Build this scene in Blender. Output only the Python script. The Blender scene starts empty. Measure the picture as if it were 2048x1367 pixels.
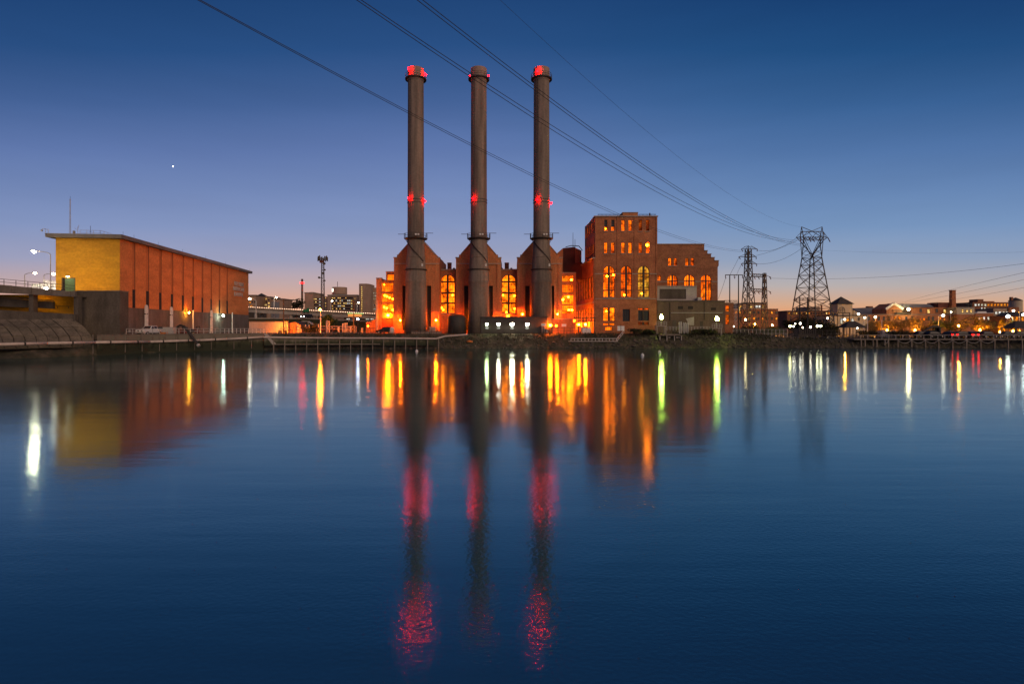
import bpy, math, random
from mathutils import Vector, Matrix, geometry
random.seed(7)
R = math.radians
scene = bpy.context.scene
COL = scene.collection
# photo geometry: 2048 px wide frame, focal length in px, eye height over the water, horizon row
F = 1138.0; H = 5.0; CX = 1024.0; CY = 655.0
GZ = 3.5            # level of the quay and the plant yard
RZ = 2.4            # level of the park on the far right


def X(px, Y): return (px - CX) * Y / F
def Z(py, Y): return H + (CY - py) * Y / F
def W(px, py, Y): return Vector((X(px, Y), Y, Z(py, Y)))
def S(n, Y): return n * Y / F
def lin(r, g, b):
    def c(u):
        u /= 255.0
        return u / 12.92 if u <= .04045 else ((u + .055) / 1.055) ** 2.4
    return (c(r), c(g), c(b))


# ------------------------------------------------------------------ materials
def new_mat(name):
    m = bpy.data.materials.new(name); m.use_nodes = True
    nt = m.node_tree; nt.nodes.clear()
    out = nt.nodes.new('ShaderNodeOutputMaterial')
    return m, nt, out


def M(name, c, c2=None, rough=.85, scale=.6, stretch=(1, 1, 1), bump=0.0, metal=0.0, fine=0.0, lo=.35, hi=.65, spec=.3):
    m, nt, out = new_mat(name)
    N = nt.nodes.new; L = nt.links.new
    p = N('ShaderNodeBsdfPrincipled')
    p.inputs['Base Color'].default_value = (*c, 1); p.inputs['Roughness'].default_value = rough
    p.inputs['Metallic'].default_value = metal; p.inputs['Specular IOR Level'].default_value = spec
    if c2 is not None:
        tc = N('ShaderNodeNewGeometry'); mp = N('ShaderNodeMapping'); mp.inputs['Scale'].default_value = stretch
        no = N('ShaderNodeTexNoise'); no.inputs['Scale'].default_value = scale; no.inputs['Detail'].default_value = 7
        no.inputs['Roughness'].default_value = .62
        rp = N('ShaderNodeMapRange'); rp.inputs['From Min'].default_value = lo; rp.inputs['From Max'].default_value = hi
        mx = N('ShaderNodeMix'); mx.data_type = 'RGBA'
        mx.inputs['A'].default_value = (*c, 1); mx.inputs['B'].default_value = (*c2, 1)
        L(tc.outputs['Position'], mp.inputs['Vector']); L(mp.outputs['Vector'], no.inputs['Vector'])
        L(no.outputs['Fac'], rp.inputs['Value']); L(rp.outputs['Result'], mx.inputs['Factor'])
        last = mx.outputs['Result']
        if fine:
            n2 = N('ShaderNodeTexNoise'); n2.inputs['Scale'].default_value = scale * 9; n2.inputs['Detail'].default_value = 3
            L(tc.outputs['Position'], n2.inputs['Vector'])
            r2 = N('ShaderNodeMapRange'); r2.inputs['From Min'].default_value = .3; r2.inputs['From Max'].default_value = .7
            r2.inputs['To Min'].default_value = 1 - fine; r2.inputs['To Max'].default_value = 1 + fine
            L(n2.outputs['Fac'], r2.inputs['Value'])
            vm = N('ShaderNodeVectorMath'); vm.operation = 'SCALE'
            L(last, vm.inputs[0]); L(r2.outputs['Result'], vm.inputs['Scale']); last = vm.outputs['Vector']
        L(last, p.inputs['Base Color'])
        if bump:
            b = N('ShaderNodeBump'); b.inputs['Strength'].default_value = bump; b.inputs['Distance'].default_value = .1
            L(no.outputs['Fac'], b.inputs['Height']); L(b.outputs['Normal'], p.inputs['Normal'])
    L(p.outputs['BSDF'], out.inputs['Surface'])
    return m


def E(name, c, s):
    m, nt, out = new_mat(name)
    e = nt.nodes.new('ShaderNodeEmission'); e.inputs['Color'].default_value = (*c, 1); e.inputs['Strength'].default_value = s
    nt.links.new(e.outputs[0], out.inputs['Surface'])
    return m


def PANE(name, c1, c2, s1, s2, scale=.35):
    """lit glass: a lit room seen through old panes, brighter and dimmer by patches"""
    m, nt, out = new_mat(name)
    N = nt.nodes.new; L = nt.links.new
    tc = N('ShaderNodeNewGeometry'); no = N('ShaderNodeTexNoise'); no.inputs['Scale'].default_value = scale; no.inputs['Detail'].default_value = 5
    L(tc.outputs['Position'], no.inputs['Vector'])
    rp = N('ShaderNodeMapRange'); rp.inputs['From Min'].default_value = .34; rp.inputs['From Max'].default_value = .68
    L(no.outputs['Fac'], rp.inputs['Value'])
    mx = N('ShaderNodeMix'); mx.data_type = 'RGBA'; mx.inputs['A'].default_value = (*c1, 1); mx.inputs['B'].default_value = (*c2, 1)
    L(rp.outputs['Result'], mx.inputs['Factor'])
    vo = N('ShaderNodeTexVoronoi'); vo.inputs['Scale'].default_value = scale * 3.2; vo.distance = 'CHEBYCHEV'
    L(tc.outputs['Position'], vo.inputs['Vector'])
    sp = N('ShaderNodeSeparateColor'); L(vo.outputs['Color'], sp.inputs['Color'])
    ad = N('ShaderNodeMath'); ad.operation = 'MULTIPLY_ADD'; ad.inputs[1].default_value = .45; L(sp.outputs['Red'], ad.inputs[0]); 
    ml = N('ShaderNodeMath'); ml.operation = 'MULTIPLY'; ml.inputs[1].default_value = .75; L(rp.outputs['Result'], ml.inputs[0]); L(ml.outputs[0], ad.inputs[2])
    st = N('ShaderNodeMapRange'); st.inputs['To Min'].default_value = s1; st.inputs['To Max'].default_value = s2
    L(ad.outputs[0], st.inputs['Value'])
    n3 = N('ShaderNodeTexNoise'); n3.inputs['Scale'].default_value = scale * 2.6; n3.inputs['Detail'].default_value = 4; L(tc.outputs['Position'], n3.inputs['Vector'])
    r3 = N('ShaderNodeMapRange'); r3.inputs['From Min'].default_value = .40; r3.inputs['From Max'].default_value = .50; r3.inputs['To Min'].default_value = .30; L(n3.outputs['Fac'], r3.inputs['Value'])
    m3 = N('ShaderNodeMath'); m3.operation = 'MULTIPLY'; L(st.outputs['Result'], m3.inputs[0]); L(r3.outputs['Result'], m3.inputs[1]); st = m3; st_out = m3.outputs[0]
    e = N('ShaderNodeEmission'); L(mx.outputs['Result'], e.inputs['Color']); L(st_out, e.inputs['Strength'])
    L(e.outputs[0], out.inputs['Surface'])
    return m


m_brick = M('brick_red', (.43, .165, .074), (.28, .098, .044), scale=.35, fine=.25, bump=.3, stretch=(1, 1, 1.6))
m_brick_b = M('brick_dark', (.33, .140, .070), (.22, .090, .045), scale=.4, fine=.25, bump=.3, stretch=(1, 1, 1.6))
m_brick_g = M('brick_gable', (.50, .205, .085), (.34, .130, .056), scale=.3, fine=.2, bump=.3, stretch=(2, 2, .5))
m_brick_r = M('brick_recess_shade', (.56, .20, .062), (.44, .15, .048), scale=.3, fine=.14, stretch=(1, 1, .3))  # orange brick made darker, the recess shade put into its colour
m_brick_o = M('brick_orange', (.72, .275, .080), (.56, .20, .058), scale=.22, fine=.14, bump=.2, stretch=(.6, .6, 2.2))
m_brick_y = M('brick_sodium_tint', (.62, .34, .030), (.45, .23, .022), scale=.25, fine=.12, bump=.2, stretch=(.6, .6, 2.2))  # red brick with the sodium yellow put into its base colour
m_stone = M('stone_trim', (.40, .30, .24), (.32, .24, .19), scale=1)
m_conc = M('concrete', (.22, .185, .15), (.13, .108, .088), scale=.3, fine=.12, stretch=(1.6, 1.6, .5), bump=.2)
m_annex = M('annex_render', (.165, .115, .08), (.115, .08, .056), scale=.3, fine=.15, stretch=(1.5, 1.5, .4), bump=.1)
m_conc_d = M('concrete_dark', (.13, .108, .085), (.075, .062, .048), scale=.4, fine=.15, stretch=(1.5, 1.5, .5), bump=.2)
m_conc_l = M('concrete_light', (.42, .38, .34), (.32, .29, .26), scale=.4, fine=.1, stretch=(1, 1, .6))
m_chim = M('chimney_concrete', (.25, .19, .15), (.125, .098, .08), scale=.2, fine=.12, stretch=(3, 3, .22), lo=.40, hi=.62, bump=.1)
m_capc = M('chimney_cap', (.36, .26, .21), (.26, .18, .145), scale=.6)
m_roof = M('roof_slate', (.075, .07, .07), (.05, .046, .045), scale=1)
m_roof_g = M('roof_grey', (.22, .22, .24), (.16, .16, .175), scale=.5)
m_fascia = M('roof_fascia', (.20, .19, .185), (.15, .14, .135), scale=.5)
m_steel = M('steel_dark', (.035, .033, .034), (.06, .05, .045), rough=.6, scale=2)
m_lattice = M('steel_lattice', (.055, .052, .052), (.085, .07, .06), rough=.6, scale=2)
m_galv = M('galvanised', (.46, .44, .42), (.36, .34, .32), rough=.5, scale=2)
m_white = M('white_paint', (.74, .70, .66), (.60, .56, .52), rough=.5, scale=2)
m_pinkw = M('pale_pipe_paint', (.66, .54, .48), (.48, .40, .35), rough=.6, scale=1.2)
m_frame = M('window_frame', (.05, .032, .024), (.035, .022, .016), rough=.6, scale=2)
m_dark = M('dark_opening', (.028, .021, .018), (.018, .014, .012), rough=.7, scale=1)
m_glassd = M('dark_glass', (.03, .034, .042), None, rough=.2, spec=.25)
m_rust = M('rust_steel', (.17, .055, .04), (.11, .04, .03), scale=.6, fine=.2)
m_green = M('door_green', (.10, .19, .12), (.08, .15, .09), rough=.6, scale=2)
m_reddoor = M('door_red', (.38, .05, .025), (.3, .04, .02), rough=.6, scale=2)
m_signg = M('sign_green', (.02, .22, .09), (.02, .18, .07), rough=.4, scale=2)
m_signw = M('sign_white', (.78, .76, .72), (.70, .68, .64), rough=.5, scale=2)
m_letter = M('letter_metal', (.70, .66, .62), (.5, .46, .43), rough=.35, metal=.6, scale=2)
m_cream = M('cream_render', (.55, .47, .34), (.46, .39, .28), scale=.5)
m_pinkc = M('far_concrete', (.40, .275, .195), (.31, .21, .15), scale=.3)
m_tar = M('asphalt', (.05, .048, .046), (.035, .034, .033), scale=.8)
m_wood = M('weathered_timber', (.26, .22, .18), (.15, .125, .10), scale=1.5, stretch=(1, 1, .4))
m_bark = M('bark', (.10, .07, .045), (.06, .042, .03), scale=3)
m_leaf_o = M('leaves_amber', (.26, .17, .04), (.14, .10, .028), scale=2)
m_leaf_g = M('leaves_green', (.09, .12, .03), (.055, .08, .02), scale=2)
m_leaf_y = M('leaves_yellow', (.26, .18, .03), (.18, .12, .02), scale=2)
m_leaf_d = M('leaves_dark', (.042, .042, .02), (.026, .028, .014), scale=2)
m_car_w = M('car_paint_white', (.75, .72, .72), None, rough=.25, spec=.5)
m_car_d = M('car_paint_dark', (.014, .015, .018), None, rough=.5, spec=.12)
m_car_g = M('car_paint_grey', (.030, .030, .034), None, rough=.5, spec=.12)
m_car_r = M('car_paint_red', (.12, .02, .02), None, rough=.3, spec=.5)
m_tyre = M('tyre_rubber', (.02, .02, .02), None, rough=.9)
m_orange = M('orange_plastic', (.6, .19, .05), None, rough=.6)
m_tank = M('tank_dark', (.070, .060, .055), (.045, .04, .036), rough=.6, scale=.6)
m_buoy = M('buoy_white', (.8, .8, .8), None, rough=.4)

e_sod = E('lamp_sodium', (1.0, .14, .0015), 240)
e_sodhot = E('lamp_sodium_strong', (1.0, .14, .0015), 650)
e_sodwin = E('lamp_inside', (1.0, .20, .003), 75)
e_whitew = E('lamp_warm_white', (1.0, .84, .60), 110)
e_street = E('lamp_street', (1.0, .78, .52), 60)
e_cool = E('lamp_cool_white', (.86, 1.0, .84), 100)
e_flood = E('lamp_flood_lime', (.72, 1.0, .10), 170)
e_red = E('lamp_red', (1.0, .00015, .0004), 300)
e_redmid = E('lamp_red_mid', (1.0, .00015, .0004), 190)
e_redsoft = E('lamp_tail_red', (1.0, .0012, .0012), 14)
e_head = E('lamp_headlight', (1.0, .93, .8), 30)
e_string = E('lamp_string', (1.0, .60, .38), 5)
e_glow = E('lit_sign_white', (1.0, .98, .8), 2.6)
e_glowy = E('lit_sign_yellow', (1.0, .72, .1), 1.6)
e_star = E('star_light', (1.0, .95, .9), 6)
p_or = PANE('pane_orange', (1.0, .10, .002), (1.0, .17, .003), .40, 2.5)
p_or2 = PANE('pane_deep_orange', (1.0, .085, .002), (1.0, .15, .003), .4, 1.8)
p_dim = PANE('pane_dim_orange', (.8, .08, .003), (1.0, .15, .004), .08, .55)
p_ye = PANE('pane_bright_amber', (1.0, .115, .002), (1.0, .19, .004), .8, 3.8)
p_yl = PANE('pane_yellow_tint', (1.0, .24, .01), (.95, .55, .05), .35, 1.15)
p_far = PANE('pane_far_yellow', (1.0, .45, .06), (1.0, .70, .25), .5, 1.7, scale=.8)
p_farw = PANE('pane_far_white', (1.0, .78, .42), (.9, .95, 1.0), .5, 1.2, scale=.8)
p_faro = PANE('pane_far_orange', (1.0, .22, .01), (1.0, .36, .03), .5, 1.5, scale=.8)


# ------------------------------------------------------------------ building blocks
OFF = {}


class MB:
    def __init__(s): s.v = []; s.f = []
    def add(s, vs, fs):
        n = len(s.v); s.v += [Vector(v) for v in vs]; s.f += [tuple(i + n for i in f) for f in fs]; return s
    def box(s, x0, x1, y0, y1, z0, z1):
        return s.add([(x0, y0, z0), (x1, y0, z0), (x1, y1, z0), (x0, y1, z0), (x0, y0, z1), (x1, y0, z1), (x1, y1, z1), (x0, y1, z1)],
                     [(3, 2, 1, 0), (4, 5, 6, 7), (0, 1, 5, 4), (1, 2, 6, 5), (2, 3, 7, 6), (3, 0, 4, 7)])
    def pbox(s, px0, px1, pyt, pyb, Y, d, zb=None):
        z0 = Z(pyb, Y) if zb is None else zb
        return s.box(X(px0, Y), X(px1, Y), Y, Y + d, z0, Z(pyt, Y))
    def bar(s, p, q, w, h=None):
        p = Vector(p); q = Vector(q); d = q - p
        if d.length < 1e-6: return s
        d.normalize(); up = Vector((0, 0, 1)) if abs(d.z) < .95 else Vector((0, 1, 0))
        a = d.cross(up).normalized() * (w / 2); b = a.cross(d).normalized() * ((h or w) / 2)
        return s.add([p - a - b, p + a - b, p + a + b, p - a + b, q - a - b, q + a - b, q + a + b, q - a + b],
                     [(0, 1, 2, 3), (7, 6, 5, 4), (0, 4, 5, 1), (1, 5, 6, 2), (2, 6, 7, 3), (3, 7, 4, 0)])
    def tube(s, p, q, r, n=8, r2=None):
        p = Vector(p); q = Vector(q); d = (q - p).normalized()
        up = Vector((0, 0, 1)) if abs(d.z) < .95 else Vector((1, 0, 0))
        a = d.cross(up).normalized(); b = d.cross(a); r2 = r if r2 is None else r2
        vs = []
        for k in range(n):
            t = 2 * math.pi * k / n; o = a * math.cos(t) + b * math.sin(t)
            vs += [p + o * r, q + o * r2]
        fs = [(2 * k, 2 * ((k + 1) % n), 2 * ((k + 1) % n) + 1, 2 * k + 1) for k in range(n)]
        fs += [tuple(2 * k for k in range(n))[::-1], tuple(2 * k + 1 for k in range(n))]
        return s.add(vs, fs)
    def path(s, pts, r, n=6):
        for a, b in zip(pts[:-1], pts[1:]): s.tube(a, b, r, n)
        return s
    def lathe(s, cx, cy, prof, n=24, cap=True):
        vs = []; fs = []
        for r, z in prof:
            for k in range(n):
                t = 2 * math.pi * k / n; vs.append((cx + r * math.cos(t), cy + r * math.sin(t), z))
        for i in range(len(prof) - 1):
            for k in range(n):
                k2 = (k + 1) % n; fs.append((i * n + k, i * n + k2, (i + 1) * n + k2, (i + 1) * n + k))
        if cap:
            fs.append(tuple(range(n))[::-1]); fs.append(tuple((len(prof) - 1) * n + k for k in range(n)))
        return s.add(vs, fs)
    def ball(s, c, r, n=8, m=5, rz=None):
        c = Vector(c); rz = rz or r
        prof = [(max(.001, r * math.sin(math.pi * i / m)), -rz * math.cos(math.pi * i / m)) for i in range(m + 1)]
        return s.lathe(c.x, c.y, [(a, c.z + b) for a, b in prof], n, cap=False)
    def poly(s, pts): return s.add(pts, [tuple(range(len(pts)))])
    def prism(s, pts, vec):
        vec = Vector(vec); n = len(pts); pts = [Vector(p) for p in pts]
        tr = geometry.tessellate_polygon([pts])
        fs = [tuple(t) for t in tr] + [tuple(i + n for i in t) for t in tr]
        fs += [(i, (i + 1) % n, (i + 1) % n + n, i + n) for i in range(n)]
        return s.add(pts + [p + vec for p in pts], fs)
    def build(s, name, mat, parent=None, smooth=False, loc=None, label=None):
        if parent is not None: off = OFF[parent]
        elif loc is not None: off = Vector(loc)
        else:
            xs = [v.x for v in s.v]; ys = [v.y for v in s.v]
            off = Vector(((min(xs) + max(xs)) / 2, (min(ys) + max(ys)) / 2, min(v.z for v in s.v)))
        me = bpy.data.meshes.new(name)
        me.from_pydata([tuple(v - off) for v in s.v], [], s.f); me.update()
        me.materials.append(mat)
        if smooth:
            me.polygons.foreach_set('use_smooth', [True] * len(me.polygons))
        o = bpy.data.objects.new(name, me); COL.objects.link(o)
        if parent is not None: o.parent = parent
        else: o.location = off
        OFF[o] = off
        if label: o['label'] = label
        return o


def tag(o, label, cat, group=None, kind=None):
    if label: o['label'] = label
    if cat: o['category'] = cat
    if group: o['group'] = group
    o['kind'] = kind or 'thing'
    return o


def root(name, label, cat, loc=(0, 0, 0), group=None):
    o = bpy.data.objects.new(name, None); COL.objects.link(o); o.empty_display_size = .5
    o.location = loc; OFF[o] = Vector(loc)
    return tag(o, label, cat, group)


def struct(o): o['kind'] = 'structure'; return o


def copy_tree(o, loc, rz=0.0, label=None, group=None, sc=None):
    c = o.copy(); COL.objects.link(c); c.location = loc; c.rotation_euler = (0, 0, rz); OFF[c] = Vector(loc)
    if sc: c.scale = (sc, sc, sc)
    if label: c['label'] = label
    if group: c['group'] = group
    for ch in list(o.children):
        k = ch.copy(); COL.objects.link(k); k.parent = c
        for g in list(ch.children):
            h = g.copy(); COL.objects.link(h); h.parent = k
    return c


class Pl:
    """a vertical facade plane: s runs along it, d goes into the building"""
    def __init__(s, O, U, IN): s.O = Vector(O); s.U = Vector(U).normalized(); s.IN = Vector(IN).normalized()
    def at(s, u, z, d=0.0): return s.O + s.U * u + s.IN * d + Vector((0, 0, z))
    def hit(s, px):
        k = (px - CX) / F      # x = k*y
        u = (k * s.O.y - s.O.x) / (s.U.x - k * s.U.y)
        return u, s.O.y + s.U.y * u
def front(Y): return Pl((0, Y, 0), (1, 0, 0), (0, 1, 0))


def shape(x0, x1, z0, z1, arch=0):
    if not arch: return [(x0, z0), (x1, z0), (x1, z1), (x0, z1)]
    r = (x1 - x0) / 2; c = (x0 + x1) / 2; rh = min(r, z1 - z0 - .01) if arch == 1 else arch
    zs = z1 - rh; n = 12
    return [(x0, z0), (x1, z0)] + [(c + r * math.cos(math.pi * i / n), zs + rh * math.sin(math.pi * i / n)) for i in range(n + 1)]


def facade(parent, name, pl, outline, holes, mat, reveal=.35, L=6.0):
    mb = MB()
    loops = [[Vector((x, z, 0)) for x, z in lp] for lp in [outline] + holes]
    flat = [p for lp in loops for p in lp]
    tr = geometry.tessellate_polygon(loops)
    mb.add([pl.at(p.x, p.y) for p in flat], [tuple(t) for t in tr])
    for h in holes:
        n = len(h)
        mb.add([pl.at(x, z) for x, z in h] + [pl.at(x, z, reveal) for x, z in h], [(i, (i + 1) % n, (i + 1) % n + n, i + n) for i in range(n)])
    n = len(outline); o3 = [Vector((x, z, 0)) for x, z in outline]
    tb = geometry.tessellate_polygon([o3])
    mb.add([pl.at(x, z) for x, z in outline] + [pl.at(x, z, L) for x, z in outline],
           [(i, (i + 1) % n, (i + 1) % n + n, i + n) for i in range(n)] + [tuple(j + n for j in t) for t in tb])
    return mb.build(name, mat, parent)


def window(parent, pl, x0, x1, z0, z1, arch=0, pane=None, cols=2, rows=(), bar=.10, border=.13, inset=.2, centre=0, lamps=(), lampmat=None, lr=.16, name='window', label=None):
    sh = shape(x0, x1, z0, z1, arch); fr = MB(); n = len(sh); e = .002
    def seg(a, b, w):
        p = pl.at(a[0], a[1], inset); q = pl.at(b[0], b[1], inset); fr.bar(p, q, w, w)
    for i in range(n): seg(sh[i], sh[(i + 1) % n], border)
    r = (x1 - x0) / 2; c = (x0 + x1) / 2
    rh = 0 if not arch else (min(r, z1 - z0 - .01) if arch == 1 else arch); zs = z1 - rh
    def top(u): return z1 if not arch else zs + rh * math.sqrt(max(0, 1 - ((u - c) / r) ** 2))
    for k in range(1, cols):
        u = x0 + (x1 - x0) * k / cols
        seg((u, z0), (u, top(u)), centre if (centre and cols % 2 == 0 and k == cols // 2) else bar)
    for t in rows:
        w = bar
        if isinstance(t, tuple): t, w = t
        z = z0 + (z1 - z0) * t
        if z > zs and arch:
            hw = r * math.sqrt(max(0, 1 - ((z - zs) / rh) ** 2)); seg((c - hw, z), (c + hw, z), w)
        else: seg((x0, z), (x1, z), w)
    wn = fr.build(name, m_frame, parent, label=label)
    MB().poly([pl.at(x, z, inset + .1) for x, z in sh]).build('pane', pane or p_or, wn)
    for (u, z) in lamps:
        MB().ball(pl.at(u, z, inset - .02), lr, 8, 4).build('lamp', lampmat or e_sodwin, wn)
    return wn


def pwindow(parent, Y, px0, px1, py0, py1, arch=0, pane=None, cols=2, rows=(), lamps=(), **k):
    """the same with the opening given in photo rows and columns on a frontal facade at depth Y"""
    return window(parent, front(Y), X(px0, Y), X(px1, Y), Z(py1, Y), Z(py0, Y), arch, pane, cols, rows, lamps=[(X(a, Y), Z(b, Y)) for a, b in lamps], **k)


def phole(Y, px0, px1, py0, py1, arch=0): return shape(X(px0, Y), X(px1, Y), Z(py1, Y), Z(py0, Y), arch)


def leaves(mb, c, rx, ry, rz, n, size, jit=.35):
    c = Vector(c)
    for _ in range(n):
        while True:
            d = Vector((random.uniform(-1, 1), random.uniform(-1, 1), random.uniform(-1, 1)))
            if .12 < d.length < 1: break
        p = c + Vector((d.x * rx, d.y * ry, d.z * rz)) * (1 + random.uniform(-jit, jit) * .4)
        a = Vector((random.gauss(0, 1), random.gauss(0, 1), random.gauss(0, 1))).normalized()
        b = a.orthogonal().normalized(); s = size * random.uniform(.6, 1.4); t = a.cross(b)
        mb.add([p - b * s, p + t * s * .5, p + b * s, p - t * s * .5], [(0, 1, 2, 3)])


def tree(name, label, x, y, z, h, w, leafmat, n=900, size=.17, cat='tree', group=None, clumps=16, trunk=.35, narrow=False, sparse=False):
    t = root(name, label, cat, (x, y, z), group)
    tm = MB(); tp = Vector((x, y, z + h * trunk))
    tm.tube((x, y, z - .3), tp, .035 * h * .6, 7, .022 * h * .6)
    cl = []
    for i in range(clumps):
        a = random.uniform(0, 2 * math.pi); u = random.random() ** .6
        if narrow:
            zz = z + h * (.12 + .85 * i / clumps); rr = w / 2 * (.75 if i < clumps * .7 else .4) * u
            c = Vector((x + rr * math.cos(a), y + rr * math.sin(a), zz)); cr = w * .3
        else:
            vz = random.random(); rr = w / 2 * u * math.sqrt(max(.12, 1 - (2 * vz - 1) ** 2)); zz = z + h * (trunk * .85 + (1 - trunk * .85) * (.1 + .82 * vz))
            c = Vector((x + rr * math.cos(a), y + rr * math.sin(a), zz)); cr = w * random.uniform(.13, .22)
        cl.append((c, cr))
        base = Vector((x, y, z + h * trunk * random.uniform(.6, 1.0)))
        mid = (base + c) / 2 + Vector((random.uniform(-.2, .2), random.uniform(-.2, .2), random.uniform(.0, .3))) * w * .2
        tm.tube(base, mid, .011 * h, 5, .008 * h); tm.tube(mid, c, .008 * h, 5, .003 * h)
        if sparse:
            for _ in range(5):
                tm.tube(c, c + Vector((random.gauss(0, 1), random.gauss(0, 1), random.gauss(.3, .8))) * cr * .8, .004 * h, 4, .0015 * h)
    tm.build('trunk', m_bark, t)
    lm = MB()
    for c, cr in cl:
        leaves(lm, c, cr, cr, cr * .8, max(8, n // clumps), size)
    lm.build('crown', leafmat, t)
    return t


def lens(mb, p, r, tilt=.25):
    """a round flat lamp glass facing the river, tipped a little down"""
    p = Vector(p); n = Vector((0, -math.cos(tilt), -math.sin(tilt))); u = Vector((1, 0, 0)); v = u.cross(n)
    return mb.poly([p + u * r * math.cos(k * math.pi / 8) + v * r * math.sin(k * math.pi / 8) for k in range(16)])


def bush(name, label, x, y, z, w, h, mat, n=500, size=.14, group=None):
    t = root(name, label, 'bush', (x, y, z), group)
    st = MB(); lm = MB()
    for i in range(9):
        a = random.uniform(0, 6.28); rr = w / 2 * random.random() ** .5 * .75
        c = Vector((x + rr * math.cos(a), y + rr * .7 * math.sin(a), z + h * random.uniform(.25, .78)))
        st.tube((x + rr * .2 * math.cos(a), y, z - .2), c, .035, 5, .015)
        leaves(lm, c, w * .2, w * .2, h * .26, n // 9, size)
    st.build('stem', m_bark, t); lm.build('foliage', mat, t)
    return t
# ================================================================== camera, sky, light
cam = bpy.data.cameras.new('camera'); co = bpy.data.objects.new('camera', cam); COL.objects.link(co)
co.location = (0, 0, H); co.rotation_euler = (R(90), 0, 0)
cam.sensor_width = 36; cam.lens = 36 * F / 2048; cam.shift_y = -(683.5 - CY) / 2048
cam.clip_start = .5; cam.clip_end = 9000
scene.camera = co
scene.view_settings.view_transform = 'Standard'; scene.view_settings.look = 'None'
scene.view_settings.exposure = 0; scene.view_settings.gamma = 1
scene.render.engine = 'CYCLES'
scene.cycles.use_denoising = True
scene.cycles.sample_clamp_indirect = 6; scene.cycles.sample_clamp_direct = 0
scene.cycles.max_bounces = 6; scene.cycles.diffuse_bounces = 3; scene.cycles.glossy_bounces = 3
scene.cycles.caustics_reflective = False

wd = bpy.data.worlds.new('World'); scene.world = wd; wd.use_nodes = True
nt = wd.node_tree; nt.nodes.clear(); N = nt.nodes.new; L = nt.links.new
wo = N('ShaderNodeOutputWorld'); bg = N('ShaderNodeBackground'); bg.inputs['Strength'].default_value = 1
tc = N('ShaderNodeTexCoord'); sep = N('ShaderNodeSeparateXYZ'); L(tc.outputs['Generated'], sep.inputs[0])
rp = N('ShaderNodeValToRGB'); cr = rp.color_ramp
stops = [(0, (236, 142, 92)), (.018, (234, 152, 112)), (.042, (226, 169, 141)), (.075, (196, 168, 166)), (.12, (155, 158, 187)),
         (.178, (130, 147, 189)), (.24, (112, 133, 180)), (.30, (94, 118, 170)), (.37, (66, 96, 148)), (.445, (38, 77, 129)), (.51, (28, 66, 116)), (.68, (14, 44, 88)), (1.0, (8, 28, 60))]
while len(cr.elements) < len(stops): cr.elements.new(.5)
for el, (p, c) in zip(cr.elements, stops): el.position = p; el.color = (*lin(*c), 1)
mx0 = N('ShaderNodeMath'); mx0.operation = 'MAXIMUM'; mx0.inputs[1].default_value = 0; L(sep.outputs['Z'], mx0.inputs[0])
# the glow stands over the place where the sun went down: the blue comes lower to either side of it
xx = N('ShaderNodeMath'); xx.operation = 'MULTIPLY'; L(sep.outputs['X'], xx.inputs[0]); L(sep.outputs['X'], xx.inputs[1])
xk = N('ShaderNodeMath'); xk.operation = 'MULTIPLY_ADD'; xk.inputs[1].default_value = .70; xk.inputs[2].default_value = 1.0; L(xx.outputs[0], xk.inputs[0])
mxz = N('ShaderNodeMath'); mxz.operation = 'MULTIPLY'; L(mx0.outputs[0], mxz.inputs[0]); L(xk.outputs[0], mxz.inputs[1])
L(mxz.outputs[0], rp.inputs['Fac'])
# away from the sunset the low band turns to blue-grey dusk
rp2 = N('ShaderNodeValToRGB'); c2 = rp2.color_ramp
st2 = [(0, (104, 96, 116)), (.10, (92, 98, 136)), (.30, (62, 84, 136)), (.55, (22, 52, 100)), (1.0, (8, 28, 60))]
while len(c2.elements) < len(st2): c2.elements.new(.5)
for el, (p, c) in zip(c2.elements, st2): el.position = p; el.color = (*lin(*c), 1)
L(mxz.outputs[0], rp2.inputs['Fac'])
# the upriver (right hand) side of the dusk is clearer and less pink
rp3 = N('ShaderNodeValToRGB'); c3 = rp3.color_ramp
st3 = [(0, (230, 138, 78)), (.018, (230, 152, 100)), (.042, (214, 168, 136)), (.075, (180, 172, 172)), (.12, (143, 160, 188)), (.178, (116, 146, 187)), (.24, (98, 130, 176)), (.30, (79, 114, 164)), (.37, (54, 95, 146)), (.445, (29, 75, 125)), (.51, (20, 62, 112)), (.68, (10, 42, 86)), (1.0, (8, 28, 60))]
while len(c3.elements) < len(st3): c3.elements.new(.5)
for el, (p, c) in zip(c3.elements, st3): el.position = p; el.color = (*lin(*c), 1)
L(mxz.outputs[0], rp3.inputs['Fac'])
rx = N('ShaderNodeMapRange'); rx.inputs['From Min'].default_value = -.15; rx.inputs['From Max'].default_value = .45; rx.interpolation_type = 'SMOOTHSTEP'
L(sep.outputs['X'], rx.inputs['Value'])
mr_ = N('ShaderNodeMix'); mr_.data_type = 'RGBA'; L(rx.outputs['Result'], mr_.inputs['Factor']); L(rp.outputs['Color'], mr_.inputs['A']); L(rp3.outputs['Color'], mr_.inputs['B'])
az = N('ShaderNodeMapRange'); az.inputs['From Min'].default_value = .10; az.inputs['From Max'].default_value = .80; az.interpolation_type = 'SMOOTHSTEP'
L(sep.outputs['Y'], az.inputs['Value'])
mix = N('ShaderNodeMix'); mix.data_type = 'RGBA'
L(az.outputs['Result'], mix.inputs['Factor']); L(rp2.outputs['Color'], mix.inputs['A']); L(mr_.outputs['Result'], mix.inputs['B'])
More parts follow.
